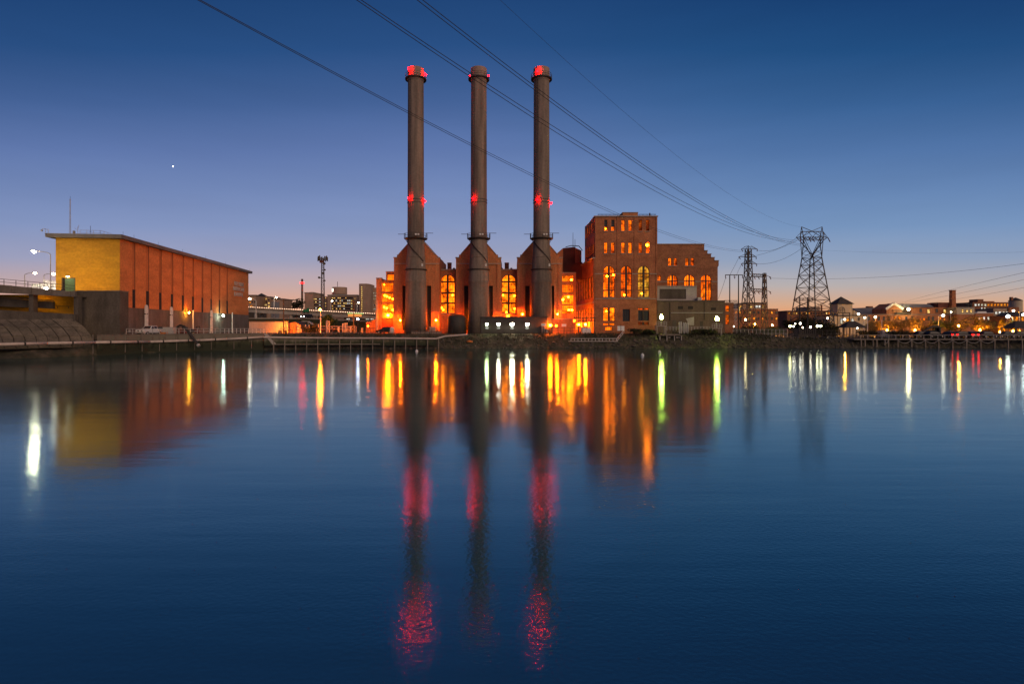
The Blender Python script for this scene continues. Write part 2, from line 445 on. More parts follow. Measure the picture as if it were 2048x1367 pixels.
# a share of the physical sky with the sun just under the horizon
sky = N('ShaderNodeTexSky'); sky.sky_type = 'NISHITA'; sky.sun_disc = False
sky.sun_elevation = R(-3.0); sky.sun_rotation = R(12); sky.air_density = 1.2; sky.dust_density = 1.5; sky.ozone_density = 2.0
ms = N('ShaderNodeMix'); ms.data_type = 'RGBA'; ms.blend_type = 'ADD'; ms.inputs['Factor'].default_value = .08
L(mix.outputs['Result'], ms.inputs['A']); L(sky.outputs[0], ms.inputs['B'])
# thin uneven bands of haze
mpw = N('ShaderNodeMapping'); mpw.inputs['Scale'].default_value = (2.2, 2.2, 16); L(tc.outputs['Generated'], mpw.inputs['Vector'])
nw = N('ShaderNodeTexNoise'); nw.inputs['Scale'].default_value = 1.6; nw.inputs['Detail'].default_value = 5; L(mpw.outputs['Vector'], nw.inputs['Vector'])
rw = N('ShaderNodeMapRange'); rw.inputs['From Min'].default_value = .25; rw.inputs['From Max'].default_value = .75; rw.inputs['To Min'].default_value = .965; rw.inputs['To Max'].default_value = 1.035; L(nw.outputs['Fac'], rw.inputs['Value'])
vw = N('ShaderNodeVectorMath'); vw.operation = 'SCALE'; L(ms.outputs['Result'], vw.inputs[0]); L(rw.outputs['Result'], vw.inputs['Scale'])
L(vw.outputs['Vector'], bg.inputs['Color']); L(bg.outputs[0], wo.inputs['Surface'])

# added broad, soft, warm fill from behind the camera to lift the facades
sl = bpy.data.lights.new('warm_fill', 'SUN'); sl.energy = 1.55
sl.angle = R(50); sl.color = (1.0, .68, .44)
so = bpy.data.objects.new('warm_fill', sl); COL.objects.link(so)
so.rotation_euler = (R(70), 0, R(34)); so.location = (-60, -60, 60)

# ================================================================== water
def water_mat():
    m, nt, out = new_mat('river_water'); N = nt.nodes.new; L = nt.links.new
    p = N('ShaderNodeBsdfPrincipled')
    p.inputs['Base Color'].default_value = (.022, .056, .058, 1); p.inputs['IOR'].default_value = 3.2
    p.inputs['Specular Tint'].default_value = (.32, .90, 1.0, 1)
    p.inputs['Specular IOR Level'].default_value = .5
    tc = N('ShaderNodeTexCoord')
    def noise(scale, st, det, rough=.5):
        mp = N('ShaderNodeMapping'); mp.inputs['Scale'].default_value = st
        n = N('ShaderNodeTexNoise'); n.inputs['Scale'].default_value = scale; n.inputs['Detail'].default_value = det; n.inputs['Roughness'].default_value = rough
        L(tc.outputs['Object'], mp.inputs['Vector']); L(mp.outputs['Vector'], n.inputs['Vector']); return n
    # slicks: long smoother and rougher lanes drawn out along the current
    a = noise(.02, (.35, 2.2, 1), 4)
    mr = N('ShaderNodeMapRange'); mr.inputs['From Min'].default_value = .35; mr.inputs['From Max'].default_value = .65
    mr.inputs['To Min'].default_value = .075; mr.inputs['To Max'].default_value = .125
    L(a.outputs['Fac'], mr.inputs['Value']); L(mr.outputs['Result'], p.inputs['Roughness'])
    b = noise(.5, (.55, 1.1, 1), 3); c = noise(11, (.75, 1.0, 1), 2)
    b1 = N('ShaderNodeBump'); b1.inputs['Strength'].default_value = .012; b1.inputs['Distance'].default_value = .5; L(b.outputs['Fac'], b1.inputs['Height'])
    b2 = N('ShaderNodeBump'); b2.inputs['Strength'].default_value = .5; b2.inputs['Distance'].default_value = .0085; 
    wm_ = noise(.07, (.5, 1.3, 1), 4); wr = N('ShaderNodeMapRange'); wr.inputs['From Min'].default_value = .36; wr.inputs['From Max'].default_value = .64; wr.inputs['To Min'].default_value = .25; wr.inputs['To Max'].default_value = 1.15
    L(wm_.outputs['Fac'], wr.inputs['Value']); wx = N('ShaderNodeMath'); wx.operation = 'MULTIPLY'; L(c.outputs['Fac'], wx.inputs[0]); L(wr.outputs['Result'], wx.inputs[1]); L(wx.outputs[0], b2.inputs['Height'])
    # slow swells lying across the current
    d = noise(.13, (.16, 1.0, 1), 5, .6); b0 = N('ShaderNodeBump'); b0.inputs['Strength'].default_value = .035; b0.inputs['Distance'].default_value = 1.0; L(d.outputs['Fac'], b0.inputs['Height']); L(b0.outputs['Normal'], b1.inputs['Normal'])
    L(b1.outputs['Normal'], b2.inputs['Normal']); L(b2.outputs['Normal'], p.inputs['Normal'])
    L(p.outputs['BSDF'], out.inputs['Surface']); return m
wv = MB().add([(-900, -200, 0), (1500, -200, 0), (1500, 175, 0), (-900, 175, 0)], [(0, 1, 2, 3)])
struct(wv.build('water', water_mat(), loc=(0, 0, 0)))

# ================================================================== ground
SH = [(-330, 20), (-210, 48), (-151, 71)] + [(X(a, 5690 / (b - 655)), 5690 / (b - 655)) for a, b in
      [(0, 718), (150, 712), (300, 705), (400, 702), (520, 699), (620, 697.5), (760, 697), (1000, 696.2), (1250, 696), (1500, 696), (1800, 695.8), (2048, 695.5)]] + [(210, 141.5), (520, 144), (1400, 150)]
def shore(x):
    for (xa, ya), (xb, yb) in zip(SH[:-1], SH[1:]):
        if xa <= x <= xb: return ya + (yb - ya) * (x - xa) / (xb - xa)
    return SH[0][1] if x < SH[0][0] else SH[-1][1]
def sm(a, b, x):
    t = min(1, max(0, (x - a) / (b - a))); return t * t * (3 - 2 * t)
def ztop(x): return GZ + (RZ - GZ) * sm(58, 72, x) - 2.3 * (1 - sm(-78.2, -75.7, x))
m_ground = M('yard_ground', (.105, .088, .07), (.06, .05, .042), scale=.35, fine=.3)
def bank_mat():
    m, nt, out = new_mat('bank_soil'); N = nt.nodes.new; L = nt.links.new
    p = N('ShaderNodeBsdfPrincipled'); p.inputs['Roughness'].default_value = .95
    tc = N('ShaderNodeTexCoord'); n = N('ShaderNodeTexNoise'); n.inputs['Scale'].default_value = .7; n.inputs['Detail'].default_value = 8; n.inputs['Roughness'].default_value = .7
    L(tc.outputs['Object'], n.inputs['Vector'])
    r = N('ShaderNodeValToRGB'); e = r.color_ramp.elements
    e[0].position = .32; e[0].color = (.022, .024, .014, 1); e[1].position = .52; e[1].color = (.065, .06, .036, 1)
    k = r.color_ramp.elements.new(.66); k.color = (.13, .105, .075, 1)
    L(n.outputs['Fac'], r.inputs['Fac']); L(r.outputs['Color'], p.inputs['Base Color'])
    b = N('ShaderNodeBump'); b.inputs['Strength'].default_value = .8; b.inputs['Distance'].default_value = .4; L(n.outputs['Fac'], b.inputs['Height']); L(b.outputs['Normal'], p.inputs['Normal'])
    L(p.outputs['BSDF'], out.inputs['Surface']); return m
m_bank = bank_mat()
xs = [-330, -280, -240, -210, -180]
x = -151.
while x < 240: xs.append(x); x += 1.6
xs += [250, 270, 300, 350, 420, 520, 800, 1400]
rows = [(-5, -1.6), (-1.2, -.5), (0, 0.0), (.9, .22), (1.8, .48), (2.7, .72), (3.7, .92), (4.6, 1.0)]
bk = MB(); nr = len(rows)
for x in xs:
    ys = shore(x); zt = ztop(x)
    quay = -80 < x < -57 or x <= -80
    for i, (d, k) in enumerate(rows):
        z = k * zt if k >= 0 else k
        j = 0 if i in (7,) else random.uniform(-.22, .22)
        bk.v.append(Vector((x, ys + d + j * .8, z + (j * .7 if k > 0 else 0))))
for a in range(len(xs) - 1):
    for i in range(nr - 1):
        bk.f.append((a * nr + i, (a + 1) * nr + i, (a + 1) * nr + i + 1, a * nr + i + 1))
struct(bk.build('river_bank', m_bank, loc=(0, 0, 0), smooth=False))
gd = MB(); gr = [4.6, 9, 16, 20, 40, 200, 900, 5000]
for x in xs:
    ys = shore(x); zt = ztop(x)
    for d in gr: gd.v.append(Vector((x * (1 if d < 300 else 1 + d / 900), ys + d, zt if ys + d < 106 or x > 0 else GZ)))
for a in range(len(xs) - 1):
    for i in range(len(gr) - 1):
        k = len(gr); gd.f.append((a * k + i, (a + 1) * k + i, (a + 1) * k + i + 1, a * k + i + 1))
struct(gd.build('ground', m_ground, loc=(0, 0, 0)))
# weeds hanging over the top of the bank
wm = MB()
for _ in range(9000):
    x = random.uniform(18, 190) if random.random() < .8 else random.uniform(-60, 20)
    d = random.uniform(2.0, 5.4) if random.random() < .7 else random.uniform(.9, 4.4)
    zt = ztop(x); k = 0
    for (d0, k0), (d1, k1) in zip(rows[:-1], rows[1:]):
        if d0 <= d <= d1: k = k0 + (k1 - k0) * (d - d0) / (d1 - d0)
    if d > 4.6: k = 1
    if math.sin(x * .35) + math.sin(x * .13 + 1) < -.5 and random.random() < .7: continue
    p = Vector((x, shore(x) + d, zt * k - .1)); hh = random.uniform(.2, .75); a = random.uniform(0, 3.14)
    w = Vector((math.cos(a), math.sin(a), 0)) * random.uniform(.05, .14)
    wm.add([p - w, p + w, p + Vector((random.uniform(-.25, .25), random.uniform(-.35, .1), hh))], [(0, 1, 2)])
tag(wm.build('weeds', m_leaf_d, loc=(0, 140, 0)), 'dark weeds and grass along the far river bank', 'weeds', kind='stuff')

# stones along the foot of the bank
m_rock = M('shore_stone', (.13, .115, .095), (.05, .046, .036), scale=1.2, fine=.3)
rk = MB()
for _ in range(1500):
    x = random.uniform(-40, 240); d = random.triangular(-.3, 3.2, .4); zt = ztop(x); k = 0
    if -8 < x < 30 and random.random() < .2: continue
    for (d0, k0), (d1, k1) in zip(rows[:-1], rows[1:]):
        if d0 <= d <= d1: k = k0 + (k1 - k0) * (d - d0) / (d1 - d0)
    r_ = random.triangular(.1, .55, .18); c = Vector((x, shore(x) + d, zt * max(k, 0) + r_ * .15)); n = 6
    sx, sy, sz = r_ * random.uniform(.8, 1.5), r_ * random.uniform(.8, 1.3), r_ * random.uniform(.5, .9); a0 = random.random() * 6
    vs = [c + Vector((0, 0, -sz)), c + Vector((random.uniform(-.2, .2) * sx, 0, sz))]
    for lv, rr in ((-.3, 1.0), (.45, .7)):
        for i in range(n):
            a = a0 + 6.283 * i / n; q = random.uniform(.75, 1.15) * rr; vs.append(c + Vector((sx * q * math.cos(a), sy * q * math.sin(a), sz * lv)))
    fs = []
    for i in range(n):
        j = (i + 1) % n; fs += [(0, 2 + j, 2 + i), (2 + i, 2 + j, 2 + n + j, 2 + n + i), (2 + n + i, 2 + n + j, 1)]
    rk.add(vs, fs)
tag(rk.build('shore_stones', m_rock, loc=(60, 140, 0)), 'dark loose stones along the foot of the far river bank', 'stones', kind='stuff')

# evening star
st = MB().ball(W(346, 333, 3200), 3.1, 10, 6)
tag(st.build('evening_star', e_star), 'single bright star in the blue sky over the barrier building', 'star')


# ================================================================== the barrier building
XA, YA = X(240, 118), 118.0; XB, YB = X(497, 193), 193.0
bb = root('pumping_station', 'long orange brick hurricane barrier hall with flat grey roof and blind slots', 'building', (XA, YA, GZ))
U = Vector((XB - XA, YB - YA, 0)).normalized(); NL = Vector((-U.y, U.x, 0))    # NL points left, away from the river
side = Pl((XA, YA, 0), U, NL); LEN = (Vector((XB, YB, 0)) - Vector((XA, YA, 0))).length
DEP = 12.3
endp = Pl(Vector((XA, YA, 0)) + NL * DEP, -NL, U)     # the end wall, s from left to right
ZB = 9.4; ZR = 23.4
def slab(pl, mb, s0, s1, z0, z1, d0, d1):
    mb.prism([pl.at(s0, z0, d0), pl.at(s1, z0, d0), pl.at(s1, z1, d0), pl.at(s0, z1, d0)], pl.IN * (d1 - d0))
slots = [(264.8, 271), (292, 298.6), (318, 323.6), (341.6, 346.7), (363.5, 368.4), (384, 388.3), (403, 406.7), (420.9, 424.1), (437.3, 440.7), (452.8, 456.3)]
ss = [(side.hit(a)[0], side.hit(b)[0]) for a, b in slots]
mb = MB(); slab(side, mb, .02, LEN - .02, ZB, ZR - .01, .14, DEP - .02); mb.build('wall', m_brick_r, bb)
edges = [0.0] + [v for a, b in ss for v in (a, b)] + [LEN]
for k in range(0, len(edges), 2):
    mb = MB(); slab(side, mb, edges[k], edges[k + 1], ZB - .12, ZR - .02, 0, .135); mb.build('wall_panel', m_brick_o, bb)
for a, b in ss:
    mb = MB(); slab(side, mb, a + .03, b - .03, ZB - .1, 13.25, .03, .137); w_ = mb.build('window_slot', m_dark, bb)
    mb = MB(); slab(side, mb, b - .13, b - .02, 13.3, ZR - .05, .06, .138); mb.build('downpipe_or_shade_strip', m_rust, bb)  # thin dark strip standing in for the shadow gap at each recess
mb = MB(); slab(side, mb, -.3, LEN + .25, GZ - .2, ZB - .13, .06, DEP); mb.build('concrete_base', m_conc, bb)
# the end wall with its door
dS0, dS1 = endp.hit(125)[0], endp.hit(150)[0]
zd0 = Z(584, 117); zd1 = Z(556, 117)
w = MB(); slab(endp, w, 0, dS0, ZB, ZR - .02, -.06, .0); slab(endp, w, dS1, DEP, ZB, ZR - .02, -.06, .0); slab(endp, w, dS0, dS1, zd1, ZR - .02, -.06, 0); slab(endp, w, dS0, dS1, ZB, zd0, -.06, 0)
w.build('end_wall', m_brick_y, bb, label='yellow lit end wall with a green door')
dr = MB(); slab(endp, dr, dS0 + .5, dS1 - .05, zd0, zd1 - .06, -.03, .02); do = dr.build('door', m_green, bb)
dr = MB(); slab(endp, dr, dS0, dS0 + .5, zd0, zd1, -.02, .02); dr.build('side_light', m_dark, do)
dr = MB(); slab(endp, dr, dS0 - .1, dS0, zd0, zd1 + .1, -.12, -.061); slab(endp, dr, dS1, dS1 + .1, zd0, zd1 + .1, -.12, -.061); slab(endp, dr, dS0, dS1, zd1, zd1 + .1, -.12, -.061); dr.build('frame', m_conc_d, do)
c_ = endp.at((dS0 + dS1) / 2, zd1 + .38, -.3)
lb = MB().box(c_.x - .35, c_.x + .35, c_.y - .2, c_.y + .22, c_.z - .04, c_.z + .16); lo_ = lb.build('door_lamp', m_steel, bb)
MB().box(c_.x - .2, c_.x + .2, c_.y - .16, c_.y + .1, c_.z - .1, c_.z - .045).build('lens', e_street, lo_)
# roof slab with its overhang
rf = MB(); o = 1.15
q = [side.at(-o, ZR, -.9), side.at(LEN + 1.1, ZR, -.9), side.at(LEN + 1.1, ZR, DEP + 1.3), side.at(-o, ZR, DEP + 1.3)]
rf.prism(q, (0, 0, .62)); rfo = rf.build('roof', m_fascia, bb)
rf = MB(); q = [side.at(-o - .06, ZR + .62, -.96), side.at(LEN + 1.16, ZR + .62, -.96), side.at(LEN + 1.16, ZR + .62, DEP + 1.36), side.at(-o - .06, ZR + .62, DEP + 1.36)]
rf.prism(q, (0, 0, .14)); rf.build('roof_edge', m_roof_g, rfo)
ZT = ZR + .76
rl = MB()
p0, p1 = endp.at(4.0, ZT, 1.0), endp.at(7.9, ZT, 1.0); p2 = endp.at(7.9, ZT, 5)
for a, b in ((p0, p1), (p1, p2)):
    for hgt in (.55, 1.05): rl.tube(a + Vector((0, 0, hgt)), b + Vector((0, 0, hgt)), .035, 5)
    for k in range(4):
        p = a.lerp(b, k / 3); rl.tube(p, p + Vector((0, 0, 1.05)), .035, 5)
rl.build('roof_railing', m_galv, bb)
for px in (240, 262, 311, 360, 407, 447, 496):
    u = max(-.8, side.hit(px)[0]); p = side.at(u, ZT, -.6); MB().tube(p, p + Vector((0, 0, .75)), .025, 5).build('lightning_rod', m_steel, bb)
# raised letters
for txt, pxc, pyc, wd_ in (('FOX POINT', 477, 568, (468, 486.4)), ('HURRICANE', 477, 578, (465.8, 487.4)), ('BARRIER', 477, 588.6, (468, 484.6))):
    u, yy = side.hit(pxc); z = Z(pyc, yy)
    u0, u1 = side.hit(wd_[0])[0], side.hit(wd_[1])[0]
    glyphs = []; adv = 0.0
    for ch in txt:
        if ch == ' ': adv += .45; continue
        cu = bpy.data.curves.new('letter', 'FONT'); cu.body = ch; cu.extrude = .1; cu.size = 1; cu.offset = -.018
        to = bpy.data.objects.new('letter_curve', cu); COL.objects.link(to)
        me = bpy.data.meshes.new_from_object(to.evaluated_get(bpy.context.evaluated_depsgraph_get()))
        bpy.data.objects.remove(to); xa = min(v.co.x for v in me.vertices); xb = max(v.co.x for v in me.vertices)
        glyphs.append((ch, me, adv - xa)); adv += xb - xa + .42
    adv -= .42; k = (u1 - u0) / adv
    for ch, me, dx in glyphs:
        for v in me.vertices: v.co = side.at(u0 + (v.co.x + dx) * k, z + (v.co.y - .35) * 1.95, -.14 - v.co.z) - OFF[bb]
        me.materials.clear(); me.materials.append(m_letter)
        o_ = bpy.data.objects.new('letter', me); COL.objects.link(o_); o_.parent = bb
# on the roof: mast, antenna box, camera bracket
p = W(140.5, 474, 120); p.z = ZT
am = root('antenna_mast', 'tall thin lattice radio mast on the flat roof above the yellow wall', 'antenna', p)
hm = Z(392, 120) - ZT; mb = MB()
for dx, dy in ((-.16, -.1), (.16, -.1), (0, .18)): mb.tube(p + Vector((dx, dy, 0)), p + Vector((dx * .4, dy * .4, hm * .93)), .03, 5)
mb.build('mast', m_galv, am); mb = MB()
for k in range(26):
    z0 = hm * .93 * k / 26; z1 = hm * .93 * (k + 1) / 26; f0 = 1 - .6 * k / 26
    mb.bar(p + Vector((-.16 * f0, -.1 * f0, z0)), p + Vector((.16 * f0, -.1 * f0, z1)), .03)
mb.build('bracing', m_galv, am); MB().tube(p + Vector((0, 0, hm * .9)), p + Vector((0, 0, hm)), .025, 5).build('whip', m_steel, am)
p = W(150, 474, 120); p.z = ZT
an = root('roof_antenna', 'short forked antenna with an equipment box on the flat roof beside the mast', 'antenna', p)
mb = MB().tube(p + Vector((.6, 0, 0)), p + Vector((.6, 0, 2.1)), .04, 6).tube(p + Vector((.6, 0, 1.7)), p + Vector((.85, 0, 2.5)), .03, 5).tube(p + Vector((.6, 0, 1.3)), p + Vector((-.1, 0, 1.9)), .03, 5)
mb.build('pole', m_galv, an); MB().box(p.x - .35, p.x - .05, p.y - .2, p.y + .2, p.z, p.z + 1.25).build('equipment_box', m_conc_l, an)
p = W(181, 472, 120); p.z = ZT
MBo = MB().tube(p, p + Vector((0, 0, 2.3)), .035, 5).tube(p + Vector((-.25, 0, 1.1)), p + Vector((.25, 0, 1.1)), .03, 5)
tag(MBo.build('whip_antenna', m_steel), 'single whip antenna standing behind the roof railing', 'antenna')
p = endp.at(-1.0, ZT, -.7)
cb = root('security_camera', 'camera dome on a tubular arm at the left roof corner', 'camera', p)
MB().path([p, p + Vector((0, 0, .8)), p + Vector((-.9, 0, 1.0)), p + Vector((-1.25, 0, .85))], .045, 6).tube(p + Vector((-.55, 0, 0)), p + Vector((-.55, 0, .92)), .035, 5).build('bracket', m_galv, cb)
MB().ball(p + Vector((-1.3, 0, .62)), .2, 8, 5).build('dome', m_galv, cb)

# along the wall: vent pipes, lamps, poles
def vent(px0, px1, pyt, label):
    u0, y0 = side.hit(px0); u1, y1 = side.hit(px1); p = side.at(u0 + .4, GZ, -.75); q = side.at(u1 - .4, GZ, -.75); h = Z(pyt, y0) - GZ
    t = root('vent_pipe', label, 'pipe', (p + q) / 2, 'paired vent pipes on the barrier wall')
    for a in (p, q): MB().tube(a, a + Vector((0, 0, h - .2)), .21, 10).build('riser', m_white, t)
    mb = MB(); m_ = (p + q) / 2; rr = (q - p).length / 2; d_ = (q - p).normalized()
    mb.path([m_ + d_ * rr * math.cos(a * math.pi / 8) + Vector((0, 0, h - .2 + .45 * math.sin(a * math.pi / 8))) for a in range(9)], .21, 8); mb.build('return_bend', m_white, t)
    MB().bar(p - d_ * .3 + Vector((0, 0, h * .74)), q + d_ * .3 + Vector((0, 0, h * .74)), .3, .22).build('bracket', m_frame, t)
vent(282, 289.4, 613, 'paired white vent pipes on the barrier wall behind the white pickup')
vent(333.4, 339.5, 616.5, 'paired white vent pipes behind the grey equipment cabinet by the barrier wall')
vent(414.8, 419.6, 623, 'paired white vent pipes between the two wall lamps of the barrier')
def wall_lamp(px, py, mat, label, r=.2, out=1.0):
    u, yy = side.hit(px); p = side.at(u, Z(py, yy), .2); t = root('wall_lamp', label, 'lamp', p)
    q = p - side.IN * out; MB().tube(p, q, .06, 6).build('arm', m_steel, t)
    MB().ball(q + Vector((0, 0, -.18)), r, 8, 5).build('bulb', mat, t)
    return q
wall_lamp(371.5, 624, E('lamp_wall_orange', (1, .36, .02), 330), 'orange lamp on the concrete base of the barrier wall', .2)
wall_lamp(436.8, 629.5, E('lamp_wall_green', (.80, 1.0, .78), 170), 'greenish white lamp on the concrete base of the barrier wall', .27, 1.6)
for px, py, pb, d, lab in ((377.4, 621, 664, -1.1, 'white steel pole lit orange beside the orange wall lamp'), (448, 626, 667, -2.4, 'white steel pole lit pale green beside the greenish wall lamp')):
    u, yy = side.hit(px); p = side.at(u, GZ, d); px_Y = p.y
    t = MB().tube(p, Vector((p.x, p.y, Z(py, px_Y))), .17, 8, .13).ball(Vector((p.x, p.y, Z(py, px_Y))), .2, 8, 4)
    tag(t.build('steel_pole', m_white), lab, 'pole')
p = W(248.5, 616, 117); 
tag(MB().tube((p.x + .2, 114.4, GZ), (p.x + .2, 114.4, p.z), .07, 8).build('flag_pole', m_white), 'thin white pole at the corner of the grey concrete wall', 'pole')

# big grey block wall in front of the corner
gw = root('abutment_wall', 'tall grey concrete wall block in front of the yellow end wall', 'wall', (X(195, 108), 108, GZ))
g = MB(); yb = 110.4; g.box(X(148, 108), X(240, 108), 108, yb, .2, Z(583, 108)); g.build('wall', m_conc_d, gw)
MB().box(X(148, 108) - .05, X(240, 108) + .08, 107.9, yb + .05, Z(583, 108), Z(583, 108) + .22).build('coping', m_conc, gw)
# lit wall left of it under the ramp
lw = MB().box(X(-60, 112), X(168, 112), 112.4, 113.2, GZ, Z(589, 112.4))
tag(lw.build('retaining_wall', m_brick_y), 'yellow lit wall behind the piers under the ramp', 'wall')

# the road ramp
rp_ = root('road_ramp', 'concrete road ramp on piers sloping down to the barrier building', 'bridge', (X(60, 105), 105, GZ))
def rz(px): return Z(569 + (583 - 569) * px / 150, 105)
a0, a1 = -140, 150
dk = MB(); pts = [Vector((X(a0, 105), 105, rz(a0))), Vector((X(a1, 105), 105, rz(a1))), Vector((X(a1, 105), 105, rz(a1) - .95)), Vector((X(a0, 105), 105, rz(a0) - 2.1))]
dk.prism(pts, (0, .5, 0)); dk.build('fascia', m_conc, rp_)
dk = MB(); pts = [Vector((X(a0, 105), 105.5, rz(a0) - .9)), Vector((X(a1, 105), 105.5, rz(a1) - .75)), Vector((X(a1, 105), 105.5, rz(a1) - .95)), Vector((X(a0, 105), 105.5, rz(a0) - 1.6))]
dk.prism(pts, (0, 7.0, 0)); dk.build('deck', m_conc_d, rp_)
for px in (-75, 62, 152):
    MB().box(X(px - 4.5, 105.6), X(px + 4.5, 105.6), 105.6, 106.6, GZ, rz(px) - .9).build('pier', m_conc_d, rp_)
for px in (-20, 21, 61, 100, 139):
    MB().box(X(px - 1.6, 104.9), X(px + 1.6, 104.9), 104.82, 105.0, rz(px) - 1.0, rz(px) + .02).build('fascia_rib', m_conc, rp_)
rr_ = MB()
for f in (.5, 1.0): rr_.tube((X(a0, 105), 105.2, rz(a0) + f * 1.08), (X(148, 105), 105.2, rz(148) + f * 1.08), .045, 6)
for px in range(-138, 150, 24): rr_.tube((X(px, 105), 105.2, rz(px)), (X(px, 105), 105.2, rz(px) + 1.08), .05, 6)
rr_.build('railing', m_steel, rp_)
for px, lab in ((-20, 'added sodium lamp under the ramp at the left edge'), (66, 'added sodium lamp hidden on the back of the ramp pier')):
    p = W(px, 601, 109.6); fl = root('pier_fill_lamp', lab, 'lamp', p, 'added sodium lamps under the ramp')
    MB().box(p.x - .3, p.x + .3, p.y - .3, p.y - .1, p.z - .3, p.z + .5).bar((p.x, p.y - .2, p.z + .4), (p.x, 106.5, p.z + .4), .12).build('housing', m_steel, fl)
    MB().box(p.x - .25, p.x + .25, p.y - .09, p.y - .05, p.z - .25, p.z + .3).build('lens', E('fill_pier', (1.0, .55, .04), 150), fl)  # unseen lamps added behind the piers to light the yellow wall
bm_ = root('lower_ramp', 'lower grey concrete ramp seen between the piers of the road ramp', 'bridge', (X(60, 109.5), 109.5, GZ))
mb = MB().prism([W(-80, 590, 109), W(105, 603, 109), W(105, 617, 109), W(-80, 609, 109)], (0, .6, 0)); mb.build('beam', m_conc_d, bm_)
MB().bar(W(-80, 588, 109) + Vector((0, .3, 0)), W(105, 601, 109) + Vector((0, .3, 0)), .16).build('edge_rail', m_conc, bm_)
mb = root('wall_rail', 'small black handrail on the yellow lit wall under the ramp', 'railing', W(127, 614, 112))
MB().tube(W(112, 612, 111.9), W(142, 612.3, 111.9), .05, 6).build('rail', m_steel, mb)
for px in (115, 137): MB().path([W(px, 612, 111.9), W(px, 616, 111.9), W(px + 1, 616, 112.45)], .04, 6).build('bracket', m_steel, mb)

# dark wall at the top of the slope, then the slabbed slope
tag(MB().prism([W(-140, 611, 104.2), W(38, 622, 104.2), W(150, 628, 104.2), W(150, 642, 104.2), W(-140, 642, 104.2)], (0, .7, 0)).build('parapet_wall', m_conc_d), 'low dark wall along the top of the slabbed slope', 'wall')
def qpt(px):
    # point of the shoreline under a photo column
    lo_, hi_ = 60., 160.
    for _ in range(40):
        m_ = (lo_ + hi_) / 2
        if shore(X(px, m_)) > m_: lo_ = m_
        else: hi_ = m_
    return Vector((X(px, lo_), lo_, 0))
rv = MB(); nx = 15; 
m_slab = M('slope_slabs', (.21, .172, .128), (.105, .09, .068), scale=.4, fine=.22, bump=.5, rough=.95)
def slp(px, t):   # t 0 bottom .. 1 top
    q_ = qpt(px); b = Vector((q_.x * (1 + 1.3 / q_.y), q_.y + 1.3, 2.0)); pt_ = px - 42 * t; tp = W(pt_, 637, 104.2)
    return b.lerp(tp, t)
for i in range(nx):
    for j in range(3):
        pa, pb = -150 + 338 * i / nx + .7, -150 + 338 * (i + 1) / nx - .7
        t0, t1 = j / 3 + .012, (j + 1) / 3 - .012; jz = random.uniform(-.09, .05)
        q = [slp(pa, t0), slp(pb, t0), slp(pb, t1), slp(pa, t1)]
        rv.prism([v + Vector((0, 0, jz)) for v in q], (0, .35, -.5))
struct(rv.build('slope_paving', m_slab, loc=(-85, 97, 0)))
u_ = MB(); dn_ = Vector((0, .5, -.4))
for i in range(nx):
    a_, b_ = -150 + 338 * i / nx, -150 + 338 * (i + 1) / nx
    for j in range(3): u_.add([slp(a_, j / 3 - .03) + dn_, slp(b_, j / 3 - .03) + dn_, slp(b_, j / 3 + .34) + dn_, slp(a_, j / 3 + .34) + dn_], [(0, 1, 2, 3)])
struct(u_.build('slope_bed', m_bank, loc=(-85, 98, 0)))
# quay wall: concrete above, weed-dark below the pipe
def quay_mat():
    m, nt, out = new_mat('quay_concrete'); N = nt.nodes.new; L = nt.links.new
    p = N('ShaderNodeBsdfPrincipled'); p.inputs['Roughness'].default_value = .9
    tc = N('ShaderNodeTexCoord'); n = N('ShaderNodeTexNoise'); n.inputs['Scale'].default_value = .8; n.inputs['Detail'].default_value = 8; n.inputs['Roughness'].default_value = .7
    mp = N('ShaderNodeMapping'); mp.inputs['Scale'].default_value = (1, 1, .45); L(tc.outputs['Object'], mp.inputs['Vector']); L(mp.outputs['Vector'], n.inputs['Vector'])
    s = N('ShaderNodeSeparateXYZ'); L(tc.outputs['Object'], s.inputs[0])
    ad = N('ShaderNodeMath'); ad.operation = 'MULTIPLY_ADD'; ad.inputs[1].default_value = 2.6; L(n.outputs['Fac'], ad.inputs[0]); L(s.outputs['Z'], ad.inputs[2])
    r = N('ShaderNodeValToRGB'); e = r.color_ramp.elements
    e[0].position = .42; e[0].color = (.026, .030, .016, 1); e[1].position = .62; e[1].color = (.17, .15, .115, 1); k = e.new(.52); k.color = (.055, .058, .03, 1)
    mr = N('ShaderNodeMapRange'); mr.inputs['From Max'].default_value = 6; L(ad.outputs[0], mr.inputs['Value'])
    L(mr.outputs['Result'], r.inputs['Fac']); L(r.outputs['Color'], p.inputs['Base Color'])
    L(p.outputs['BSDF'], out.inputs['Surface']); return m
m_quay = quay_mat()
qpx = [195, 250, 300, 350, 400, 450, 500, 527]
qw = root('quay_wall', 'weathered concrete quay wall below the metal railing and the truck', 'wall', (qpt(350).x, qpt(350).y, 0))
q = MB(); pts = [qpt(a) for a in qpx]
fr_ = [p + Vector((0, -.1, -1.2)) for p in pts] + [p + Vector((.5, 7, -1.2)) for p in pts[::-1]]
q.prism(fr_, (0, 0, 1.2 + GZ + .02)); q.build('wall', m_quay, qw)
q = MB(); fr_ = [p + Vector((0, -.22, GZ + .03)) for p in pts] + [p + Vector((.3, 1.0, GZ + .03)) for p in pts[::-1]]
q.prism(fr_, (0, 0, .22)); q.build('coping', m_conc, qw)
for k in range(13):
    p = qpt(205 + 25 * k) if 205 + 25 * k < 520 else qpt(515)
    MB().box(p.x - .2, p.x + .2, p.y - .38, p.y - .05, .9, GZ - .2).build('fender_post', m_quay, qw)
